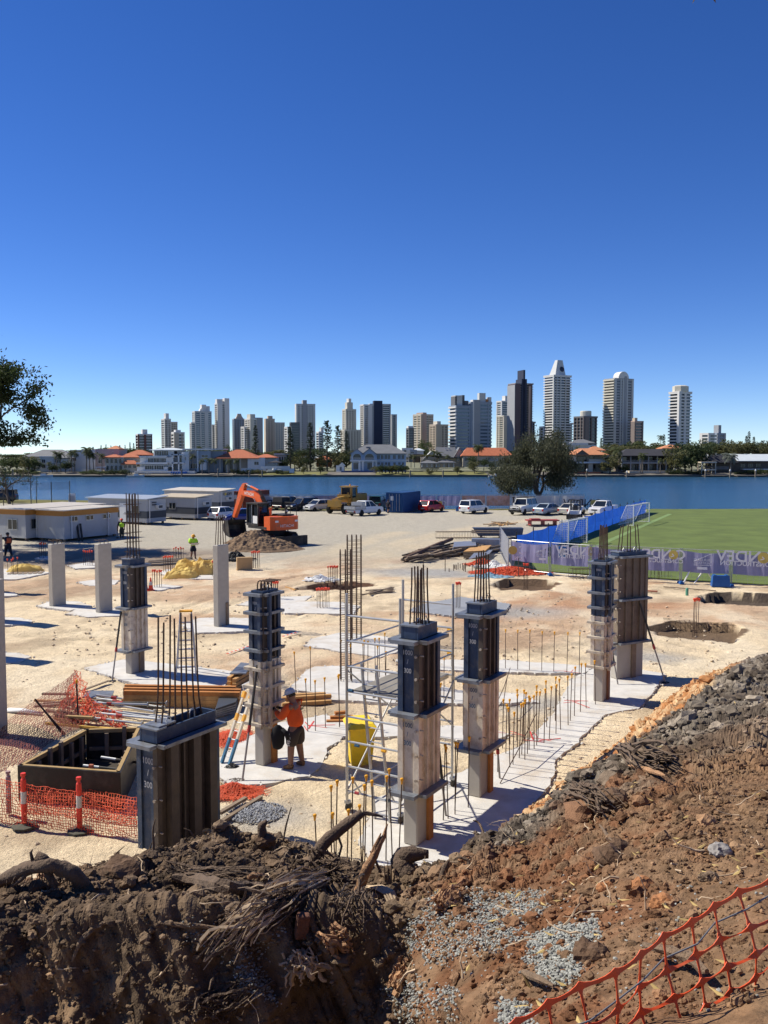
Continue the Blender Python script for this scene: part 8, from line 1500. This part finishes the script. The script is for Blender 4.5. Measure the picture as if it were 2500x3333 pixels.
# visible front skin only, for laying things on the bank
VIS = np.where((BU > -120) & (BU < 2620) & (BS > .6) & (BS < 5.95))[0]
def T(px, py, lift=0.0):
    d = (BU[VIS]-px)**2+(BW[VIS]-py)**2; k = np.argsort(d)[:40]; k = k[d[VIS[k]*0+k] < d[k[0]]+60] if 0 else k
    j = VIS[k[np.argmin(BV[VIS[k], 1]+d[k]*.004)]]; v = BV[j]; return Vector((v[0], v[1], v[2]+lift))
def cloud(name, idx, sizes, col, m, label, sub=0, jit=.28, flat=.8, sink=.25, rng=RNG, sm=False):
    Vi = np.array([tuple(v) for v in ICO[sub][0]]); Fi = np.array(ICO[sub][1]); n = len(idx)
    sc = sizes[:, None, None]*(1+rng.uniform(-jit, jit, (n, len(Vi), 1)))*np.stack([rng.uniform(.75, 1.3, n), rng.uniform(.75, 1.3, n), rng.uniform(.55, 1.0, n)*flat+.1], 1)[:, None, :]
    a = rng.uniform(0, 6.28, n); ca, sa = np.cos(a), np.sin(a); L_ = Vi[None]*sc; X = L_[..., 0]*ca[:, None]-L_[..., 1]*sa[:, None]; Y = L_[..., 0]*sa[:, None]+L_[..., 1]*ca[:, None]
    Pn = BV[idx]+rng.normal(size=(n, 3))*np.array([.02, .02, .0]); Vv = np.stack([X, Y, L_[..., 2]], -1)+Pn[:, None, :]+np.array([0, 0, 1])*(sizes*sink)[:, None, None]
    F = (Fi[None]+(np.arange(n)*len(Vi))[:, None, None]).reshape(-1, 3); cc = np.repeat(col, len(Vi), axis=0)
    o = link(name, npmesh(name, Vv.reshape(-1, 3), F, m, sm, cc)); stuff(o); o['label'] = label; return o
front = VIS[(BS[VIS] > .6)]
wts = 1/np.maximum(BV[front, 1], 3)**.3; wts /= wts.sum()
NC = 42000; idx = RNG.choice(front, NC, p=wts); sz = .005+.024*RNG.random(NC)**3.4; cloud('earth_crumbs', idx, sz*np.clip(BV[idx, 1]/7, .6, 1.8), BC[idx]*RNG.uniform(.75, 1.5, (NC, 1)), M_bank, 'crumbs of earth strewn over the bank')
NC = 2200; idx = RNG.choice(front[(BS[front] > 2.75) | (BPX[front] > 1480)], NC); sz = .014+.06*RNG.random(NC)**3.2; cloud('earth_clods', idx, sz*np.clip(BV[idx, 1]/7, .5, 1.7), BC[idx]*RNG.uniform(.75, 1.4, (NC, 1)), M_bank, 'clods of earth lying on the bank', 1, .3)
gr_ = front[(BPX[front] > 1900) & (BS[front] > 3.5) & (BS[front] < np.interp(BPX[front], [1900, 2050, 2150, 2250, 2330, 2450], [4.7, 4.6, 4.25, 4.15, 4.45, 5.0]))]; NC = 600; idx = RNG.choice(gr_, NC); sz = .018+.12*RNG.random(NC)**4; cloud('grey_clay_lumps', idx, sz, BC[idx]*RNG.uniform(.8, 1.5, (NC, 1)), M_bank, 'grey clay lumps on the ridge of the bank at right', 1, .34)
# pale crushed gravel spilled down the slope
GP = [[(1330, 3060), (1370, 2940), (1470, 2900), (1580, 2900), (1690, 2905), (1795, 2925), (1750, 3000), (1690, 3040), (1640, 3090), (1560, 3110), (1500, 3130), (1400, 3140)], [(1720, 3060), (1830, 3010), (1960, 3015), (1960, 3070), (1900, 3110), (1905, 3180), (1800, 3205), (1760, 3150)], [(1270, 3220), (1400, 3190), (1520, 3240), (1500, 3340), (1300, 3340)], [(560, 2990), (760, 3010), (900, 2990), (880, 3120), (760, 3150), (640, 3080)], [(760, 3150), (880, 3160), (900, 3260), (770, 3240)], [(1640, 3270), (1720, 3280), (1740, 3340), (1640, 3340)]]
NG = [15000, 8000, 2500, 900, 700, 600]; gi = []
for poly, n in zip(GP, NG):
    m_ = inpoly(BU[front]+(fbm(BU[front]*.03, BW[front]*.03, 7, 3)-.5)*70, BW[front]+(fbm(BU[front]*.03+9, BW[front]*.03, 8, 3)-.5)*60, poly); k = front[m_]
    if len(k): gi.append(RNG.choice(k, n))
k = front[(BPX[front] > 1300) & (BS[front] < 4) & (BW[front] > 2850)]; gi.append(RNG.choice(k, 500)); gi = np.concatenate(gi)
M_gravel = mat('crushed_gravel', (.5, .5, .46), .9, var=.12, scale=30, attr='col')
cloud('crushed_gravel', gi, RNG.uniform(.0045, .0100, len(gi)), np.array([.31, .31, .275])*RNG.uniform(.6, 1.25, (len(gi), 1)), M_gravel, 'pale grey crushed gravel spilled down the red slope', 0, .3, .8, .5)
# dry leaves
li = RNG.choice(front[(BPX[front] > 1350)], 170); lv = MB()
for j in li:
    c = Vector(BV[j])+Vector((0, 0, .03)); d = Vector((random.gauss(0, 1), random.gauss(0, 1), random.gauss(0, .25))).normalized()*random.uniform(.025, .05); e = d.cross(Vector((0, 0, 1))).normalized()*.011; lv.quad(c-d, c+e-d*.2, c+d+Vector((0, 0, .012)), c-e-d*.2)
stuff(lv.build('dry_leaves', mat('dry_leaf', (.42, .30, .11), .8, var=.4, scale=5)))['label'] = 'dry yellow gum leaves scattered on the red slope'
# =================================================================== ROOTS, BRANCHES AND SPLINTERED WOOD
M_root = mat('root_bark', (.12, .082, .055), .95, var=.35, scale=14, bump=1.0, bscale=45); M_split = mat('split_wood', (.36, .20, .10), .9, var=.35, scale=16, bump=.8, bscale=50, dirt=(.12, .07, .045), dscale=6); M_fib = mat('shredded_fibre', (.48, .36, .235), .95, var=.35, scale=14); M_stick = mat('grey_stick', (.17, .115, .072), .95, var=.4, scale=18, bump=.9, bscale=60)
def wood(label, pts, rs, m=M_root, lifts=None, name='root', cat='root', parent=None, jit=.14, n=9):
    q = [T(a, b, (lifts[i] if lifts else .02)) for i, (a, b) in enumerate(pts)]; 
    # even the depth so the piece reads as one straight-grown limb
    fine = []; rr = []
    for i in range(len(q)-1):
        for k in range(4): f_ = k/4; fine.append(q[i]+(q[i+1]-q[i])*f_+Vector((random.gauss(0, .006), random.gauss(0, .006), random.gauss(0, .006)))); rr.append(rs[i]+(rs[i+1]-rs[i])*f_)
    fine.append(q[-1]); rr.append(rs[-1])
    for _ in range(3): fine = [fine[0]]+[(fine[i-1]+fine[i]*2+fine[i+1])/4 for i in range(1, len(fine)-1)]+[fine[-1]]
    rr[0] *= .55; rr[-1] *= .5; o = MB().tube(fine, rr, 7, True, .24).build(name, m, parent, False)
    if not parent: tag(o, label, cat, 'roots and broken wood on the bank')
    return o, fine
def limbp(label, anchor, path, rs, m=M_root, name='root', parent=None, cat='root'):   # free-standing piece: anchored on the bank, then given by photo direction at the same distance
    a = T(*anchor); Yd = a.y; q = [a-Vector((0, 0, .08))]+[AT(x, y, Yd+dy) for x, y, dy in path]; fine = []; rr = []
    for i in range(len(q)-1):
        for k in range(5): f_ = k/5; fine.append(q[i]+(q[i+1]-q[i])*f_+Vector((random.gauss(0, .004), random.gauss(0, .004), random.gauss(0, .004)))); rr.append(rs[i]+(rs[i+1]-rs[i])*f_)
    fine.append(q[-1]); rr.append(rs[-1])
    for _ in range(2): fine = [fine[0]]+[(fine[i-1]+fine[i]*2+fine[i+1])/4 for i in range(1, len(fine)-1)]+[fine[-1]]
    o = MB().tube(fine, rr, 9, True, .13).build(name, m, parent, True)
    if not parent: tag(o, label, cat, 'roots and broken wood on the bank')
    return o, fine
def fibres(label, pts, width, n, m=M_fib, name='root_fibres', parent=None, r_=.006, spread=.5, rt=.35):
    m_ = MB(); q = [T(a, b, .05) for a, b in pts]
    for k in range(n):
        ph = random.uniform(0, 6); wf = random.uniform(3, 8); wa = width*random.uniform(.2, 1.3); th_ = random.choice((.6, .8, 1, 1, 1.6, 2.4)); off = Vector((random.gauss(0, 1), random.gauss(0, 1), abs(random.gauss(0, 1))))*width; s0 = random.uniform(0, .35); s1 = random.uniform(.6, 1.05); L = []
        for f_ in np.linspace(s0, s1, 9):
            u = min(f_, .999)*(len(q)-1); i = int(u); p = q[i]+(q[i+1]-q[i])*(u-i)+off*(1+spread*(f_-.3))+Vector((math.sin(ph+wf*f_), math.cos(ph*2+wf*f_), math.sin(ph*3+wf*f_*1.3)))*wa+Vector((random.gauss(0, .008), random.gauss(0, .008), random.gauss(0, .008))); L.append(p)
        m_.tube(L, [r_*th_*random.uniform(.7, 1.3)*(1-.6*abs(j/8-.3)) for j in range(9)], 4, True, .2)
    o = m_.build(name, m, parent); 
    if not parent: tag(o, label, 'root', 'roots and broken wood on the bank')
    return o
r1, _ = limbp('big forked dark root arching over the sand at the left edge', (290, 2868), [(240, 2842, -.1), (195, 2824, -.1), (150, 2815, -.15), (110, 2820, -.1), (60, 2840, 0), (20, 2858, .1), (-25, 2885, .1)], [.05, .06, .055, .05, .052, .06, .055, .04])
Y1 = r1.data.vertices[60].co.y
for pts, rs in (([(150, 2815), (140, 2795), (118, 2784)], (.05, .04, .032)), ([(112, 2812), (104, 2795), (100, 2775), (106, 2766)], (.016, .014, .011, .006)), ([(150, 2825), (165, 2860), (180, 2890), (188, 2925)], (.03, .024, .022, .014)), ([(160, 2840), (172, 2870), (190, 2885)], (.02, .026, .016)), ([(100, 2830), (70, 2862), (40, 2885)], (.02, .016, .01))):
    MB().tube([AT(x, y, Y1) for x, y in pts], rs, 7, True, .12).build('side_root', M_root, r1, True)
for k in range(26): x = random.uniform(20, 280); a = AT(x, 2838+abs(x-150)*.16, Y1); MB().tube([a, a+Vector((random.gauss(0, .03), random.gauss(0, .03), -random.uniform(.06, .16)))], [.005, .002], 4).build('hair_root', M_root, r1)
r2, f2 = limbp('thick broken log slanting up over the bank crest in the centre', (1000, 2800), [(1060, 2735, .1), (1120, 2690, .15), (1180, 2645, .2)], [.05, .06, .058, .04])
MB().tube([f2[-1], f2[-1]+Vector((.12, 0, -.02)), f2[-1]+Vector((.2, 0, -.04))], [.025, .016, .006], 6).build('broken_tip', M_root, r2); MB().tube([f2[8], f2[8]+Vector((.05, -.05, -.12)), f2[8]+Vector((.0, -.1, -.3)), f2[8]+Vector((-.06, -.1, -.42))], [.014, .012, .01, .006], 6).build('side_root', M_root, r2)
r3, f3 = limbp('upright splintered reddish wood in the centre of the bank', (1160, 2895), [(1190, 2835, 0), (1225, 2770, 0), (1250, 2720, 0), (1262, 2682, 0)], [.045, .05, .036, .02, .005], M_split)
Y3 = f3[5].y; MB().tube([AT(1195, 2830, Y3), AT(1220, 2760, Y3), AT(1240, 2712, Y3)], [.03, .022, .006], 6, True, .2).build('splinter', M_split, r3); MB().tube([AT(1205, 2770, Y3), AT(1222, 2800, Y3), AT(1240, 2840, Y3)], [.006, .012, .014], 5).build('splinter', M_root, r3); [MB().tube([AT(1255+k*9, 2870, Y3+.1), AT(1250+k*12, 2800+abs(k-1)*12, Y3+.1)], [.01, .003], 5).build('splinter', M_root, r3) for k in range(4)]
def ribbon(label, anchor, path, ws, m, name='bark_strip'):
    a = T(*anchor); q = [a]+[AT(x, y, a.y+dy) for x, y, dy in path]; m_ = MB()
    for s_ in range(4):
        o_ = (s_-1.5)*.5
        m_.tube([p+Vector((ws[i]*o_, random.gauss(0, .006), ws[i]*.2*o_)) for i, p in enumerate(q)], [w_*.36 for w_ in ws], 5, True, .25, .5)
    o = m_.build(name, m); tag(o, label, 'bark strip', 'roots and broken wood on the bank'); return o
ribbon('long tan bark strip hanging in an arch down the dark face', (1188, 2888), [(1230, 2885, -.1), (1265, 2905, -.2), (1285, 2950, -.3), (1300, 3020, -.45), (1312, 3090, -.55), (1325, 3170, -.6), (1335, 3230, -.6)], [.03, .045, .05, .045, .028, .02, .018, .012], M_fib)
ribbon('short tan bark strip curling beside the arching strip', (1265, 2905), [(1285, 2935, -.1), (1300, 2975, -.15), (1308, 3010, -.15)], [.012, .018, .014, .006], M_fib)
wood('thick dark root with torn orange end lying across the bank', [(560, 2868), (640, 2885), (720, 2900), (800, 2905), (865, 2897)], [.03, .05, .06, .05, .03], lifts=[.03, .05, .05, .05, .04]); wood('torn orange tip of the thick dark root', [(800, 2890), (835, 2882), (865, 2878)], [.02, .024, .01], M_split, [.08]*3)
fibres('brown fibres along the thick dark root', [(545, 2845), (620, 2868), (720, 2878), (840, 2880)], .022, 46, M_root)
fibres('large shredded bundle of root fibres sweeping down to the left', [(1070, 2870), (960, 2925), (860, 2990), (780, 3060), (715, 3150)], .045, 85, M_fib, r_=.008, spread=1.2); fibres('darker root fibres woven under the large shredded bundle', [(1050, 2880), (930, 2960), (820, 3030), (700, 3130)], .06, 50, M_root, r_=.008, spread=1.2); wood('stout root core of the large shredded bundle', [(930, 2960), (870, 2980), (800, 3020), (770, 3050)], [.03, .045, .04, .02], M_root, [.05]*4)
wood('pale straight stick lying on the brow of the dark face', [(498, 3038), (590, 3048), (680, 3052), (765, 3058)], [.016, .014, .015, .011], M_stick, [.08, .07, .07, .05], 'broken_branch', 'branch'); wood('curved pale root running down the dark face at left', [(360, 3018), (310, 3035), (265, 3080), (235, 3150)], [.01, .018, .02, .012], M_stick, [.05]*4); wood('thin pale root dangling in the dark face', [(430, 3180), (400, 3210), (388, 3270)], [.006, .012, .014], M_stick, [.06]*3); wood('small pale twigs on the dark face', [(500, 3220), (530, 3200), (555, 3160)], [.008, .007, .004], M_stick, [.06]*3)
for anchor, path, rs, lb in (((500, 2790), [(500, 2745, 0), (497, 2700, 0), (507, 2662, 0)], (.014, .012, .009, .003), 'thin pale twig standing up before the dark steel form'), ((470, 2770), [(490, 2755, 0), (515, 2700, 0)], (.008, .006, .003), 'hair-thin twig leaning before the dark steel form'), ((915, 2745), [(930, 2690, .1), (948, 2628, .1)], (.012, .01, .006), 'thin bare twig on the crest left of the log'), ((640, 2720), [(620, 2705, 0), (598, 2695, 0)], (.012, .008, .003), 'short twig behind the crest right of the dark form'), ((345, 2815), [(370, 2785, 0), (405, 2755, 0)], (.01, .007, .003), 'thin twig left of the dark form base'), ((860, 2740), [(850, 2690, 0), (868, 2672, 0)], (.05, .045, .02), 'dark stub of root on the crest'), ((1330, 2830), [(1300, 2800, .1), (1330, 2778, .1), (1395, 2780, .1)], (.12, .10, .085, .04), 'knobbly dark root crown standing on the crest before the nearest form'), ((1430, 2850), [(1450, 2820, 0), (1462, 2800, 0)], (.035, .03, .01), 'short dark root stub right of the root crown'), ((1510, 2830), [(1530, 2800, .1), (1490, 2790, .1)], (.02, .016, .01), 'bent twig on the crest right of the root crown'), ((2060, 2470), [(2058, 2430, 0), (2066, 2395, 0)], (.09, .06, .02), 'frayed stump standing on the grey ridge at right'), ((1580, 2690), [(1560, 2678, .2), (1540, 2670, .2)], (.014, .012, .006), 'pale twig poking out of the toe of the bank')): limbp(lb, anchor, path, rs, M_stick if 'pale' in lb else M_root, 'root')
fibres('dark frayed roots spread round the stump on the grey ridge', [(2020, 2450), (2060, 2470), (2110, 2500), (2180, 2530)], .06, 70, M_root, r_=.012, spread=1.2); fibres('tangle of thin roots on the lower right bank', [(1860, 2590), (1920, 2620), (1990, 2650)], .05, 60, M_root, r_=.008); wood('brown root across the grey ridge', [(2045, 2500), (2110, 2520), (2165, 2545)], [.02, .028, .012], M_split, [.05]*3); wood('thin pale root on the right bank', [(1950, 2700), (1975, 2740), (1995, 2755)], [.01, .012, .006], M_stick, [.04]*3)
fibres('shredded pale wood scrap hanging on the dark face', [(940, 3160), (985, 3180), (1010, 3230)], .04, 70, M_fib, r_=.008, spread=1.5); fibres('split tan sticks on the dark face', [(1050, 3070), (1095, 3095), (1135, 3130)], .025, 26, M_split, r_=.012); fibres('tan broken wood chunk low on the dark face', [(1285, 3260), (1300, 3210), (1310, 3160)], .022, 34, M_split, r_=.014, spread=.1); fibres('orange bark shreds beside the gravel', [(1410, 2990), (1460, 2960), (1500, 2930)], .025, 40, M_split, r_=.008); fibres('fine dark rootlets low on the dark face', [(620, 3330), (720, 3300), (820, 3250)], .05, 60, M_root, r_=.005); fibres('fine rootlets above the gravel pocket', [(1010, 2820), (1060, 2860), (1120, 2880)], .06, 70, M_root, r_=.006); fibres('rootlets trailing below the upright splinter', [(1180, 2920), (1150, 2990), (1170, 3060)], .05, 50, M_root, r_=.005)
wood('grey stick lying at the foot of the red slope', [(1690, 3195), (1740, 3220), (1800, 3245)], [.013, .015, .012], M_stick, [.05]*3, 'broken_branch', 'branch'); wood('thick grey branch lying under the orange mesh', [(2095, 3120), (2170, 3150), (2240, 3175), (2300, 3215)], [.012, .02, .022, .018], M_stick, [.06, .07, .07, .06], 'broken_branch', 'branch')
for x, y, r_, lb, m_, sc_ in ((395, 2850, .17, 'large dark clod of earth on the crest left of the dark form', M_bank, 1), (760, 2985, .10, 'grey lump of broken concrete on the brow of the face', M_stick, 1), (2345, 2785, .075, 'pale grey rock on the right slope', mat('grey_rock', (.27, .25, .23), .9, var=.2, scale=10, bump=.4), 1), (2305, 2865, .05, 'small dark grey rock on the right slope', M_stick, 1), (1965, 2890, .05, 'orange lump of clay on the right slope', mat('clay_lump', (.34, .15, .06), .95, var=.3, scale=8, bump=.6), 1), (2150, 2945, .065, 'red lump of clay on the right slope, larger one', MATS['clay_lump'], 1), (2090, 2890, .06, 'red lump of clay left of the larger one', MATS['clay_lump'], 1), (1920, 3120, .09, 'dark brown clod below the gravel', mat('brown_clod', (.12, .07, .04), .95, var=.3, scale=9, bump=.8), 1), (860, 2745, .10, 'dark clod on the crest above the gravel pocket', MATS['brown_clod'], 1), (2000, 2800, .14, 'sandy clod half buried in the right slope', MATS['brown_clod'], 1), (1990, 2625, .2, 'grey clod beside the thin pale root', MATS['brown_clod'], 1)):
    p = T(x, y); nm = 'earth_clod' if 'clod' in lb or 'clay' in lb else 'rock'; b_ = link(nm, rockmesh(nm, r_*.8, m_ if m_ != M_bank else MATS['brown_clod'], int(x) % 97)); b_.location = (p.x, p.y, p.z+r_*.2); tag(b_, lb, 'clod' if 'clod' in lb or 'clay' in lb else 'rock')
p = T(985, 3030); o = MB().box(-.045, .045, -.035, .035, -.09, .09).build('brick', mat('red_brick', (.15, .065, .04), .95, var=.4, scale=14, bump=.9, dirt=(.08, .055, .04), dscale=12)); o.location = p+Vector((0, -.03, .05)); o.rotation_euler = (.15, .1, .3); tag(o, 'weathered red brick standing on end in the face', 'brick'); bv = o.modifiers.new('bevel', 'BEVEL'); bv.width = .012; bv.segments = 2
lr = MB(); ki = RNG.choice(front[(BS[front] > 1.9) & (BS[front] < 5.2)], 280)
for j in ki:
    p = Vector(BV[j])+Vector((0, -.02, .02)); d = Vector((random.gauss(0, 1), random.gauss(0, .5), random.gauss(0, .4))).normalized(); L = [p]; st = random.uniform(.02, .055)
    for k in range(7): d = (d+Vector((random.gauss(0, .35), random.gauss(0, .35), random.gauss(0, .3)))).normalized(); p = p+d*st; L.append(p.copy())
    r0 = random.uniform(.0025, .009); lr.tube(L, [r0*(1-.1*k) for k in range(8)], 5, True, .2)
stuff(lr.build('loose_rootlets', M_fib))['label'] = 'loose pale rootlets and twigs strewn over the bank'
# =================================================================== ORANGE BARRIER MESH NEAR THE CAMERA
bm_ = thing('barrier_mesh_fence', 'large-holed orange barrier mesh with wire at the lower right corner', 'fence')
M_mesh = mat('orange_mesh_plastic', (.78, .10, .025), .55, var=.14, scale=8, spec=.35, dirt=(.50, .13, .06), dscale=9)
def mp(px, py, d): return AT(px, py, d)
A0 = mp(1560, 3400, 2.42); A1 = mp(2620, 2790, 3.05)
ux = (A1-A0); Lm = ux.length; ux = ux.normalized(); dn = Vector((.06, -.16, -1)); dn = (dn-ux*dn.dot(ux)*.35).normalized(); nrm = ux.cross(dn).normalized()
pit = .118; row_ = .084; ncol = int(Lm/pit)+3; nrow = 9
def node(i, j): 
    s_ = i*pit-.1; w_ = .016*math.sin(i*.9+j*1.3)+.012*math.sin(i*2.1+j); return A0+ux*s_+dn*((j*row_+.028*min(j, 1))*(1+.04*math.sin(i*.6)))+nrm*w_
def strip(pts, ws, th, twist, name):
    m_ = MB(); n = len(pts)
    for k, p in enumerate(pts):
        d = (pts[min(k+1, n-1)]-pts[max(k-1, 0)]).normalized(); s_ = d.cross(nrm).normalized(); s_ = (s_*math.cos(twist[k])+nrm*math.sin(twist[k])); t_ = d.cross(s_).normalized(); w2 = ws[k]/2
        m_.v += [tuple(p+s_*w2+t_*th), tuple(p-s_*w2+t_*th), tuple(p-s_*w2-t_*th), tuple(p+s_*w2-t_*th)]
    for k in range(n-1):
        for q in range(4): m_.f.append((k*4+q, k*4+(q+1) % 4, k*4+4+(q+1) % 4, k*4+4+q))
    m_.f += [(3, 2, 1, 0), (n*4-4, n*4-3, n*4-2, n*4-1)]
    return m_.build(name, M_mesh, bm_, False)
for j in range(nrow):
    pts = []; ws = []; tw = []
    for i in range(ncol):
        a = node(i, j); b = node(i+1, j)
        for f_ in (0, .12, .3, .5, .7, .88):
            pts.append(a+(b-a)*f_+dn*(.006*math.sin(PI*f_))); ws.append(.029 if f_ == 0 else .018 if f_ in (.12, .88) else .0085 if j else .012); tw.append(0 if j == 0 else (.9*math.sin(i*1.7+j*2.3))*math.sin(PI*f_))
    strip(pts, ws, .0012+.0001*j, tw, 'horizontal_strand')
for i in range(ncol+1):
    for j in range(nrow-1):
        a = node(i, j); b = node(i, j+1); strip([a+(b-a)*f_+nrm*.0016 for f_ in (.08, .2, .5, .8, .92)], [.022, .0095, .0072, .0095, .022], .0011, [0, 0, .25*math.sin(i*3+j), 0, 0], 'vertical_strand')
wp = [node(i, .55+.25*math.sin(i*.35))+nrm*(.01 if i % 2 else -.012) for i in range(ncol+1)]
MB().tube(wp, .003, 6).build('support_wire', mat('dull_wire', (.16, .16, .165), .6, .3), bm_)
for i, lb in ((-1, 'left'), (ncol, 'right')):
    a = node(i, -.3); MB().tube([a, a+Vector((0, .05, -1.6))], .012, 6).build('star_picket', M_dk, bm_)
# overhanging gum twig at the top edge
tw = thing('overhanging_twig', 'leafy gum twig hanging into the top right corner', 'branch'); q0 = AT(2290, -140, 6.0); q1 = AT(2300, -60, 6.0); q2 = AT(2310, -20, 6.0)
MB().tube([q0+Vector((1.2, 1.0, 1.3)), q0+Vector((.4, .3, .5)), q0, q1, q2], [.03, .018, .009, .006, .003], 6).build('stem', M_stick, tw)
def leaf(a, b, w_, m_): a = Vector(a); b = Vector(b); d = b-a; s_ = d.cross(Vector((0, 1, .3))).normalized()*w_; MB().quad(a, a+d*.25+s_, a+d*.6+s_*.9, b, a+d*.6-s_*.9, a+d*.25-s_).build('leaf', m_, tw)
M_lf = mat('gum_leaf', (.30, .24, .10), .6, var=.3, scale=20); M_lf2 = mat('gum_leaf_brown', (.13, .09, .05), .7, var=.3, scale=20)
leaf(AT(2290, -60, 6.0), AT(2253, 12, 6.0), .012, M_lf); leaf(AT(2305, -50, 6.02), AT(2330, 10, 6.0), .018, M_lf2); leaf(AT(2300, -70, 6.0), AT(2312, -10, 5.98), .014, M_lf2); leaf(AT(2270, -130, 6), AT(2220, -60, 6), .015, M_lf)
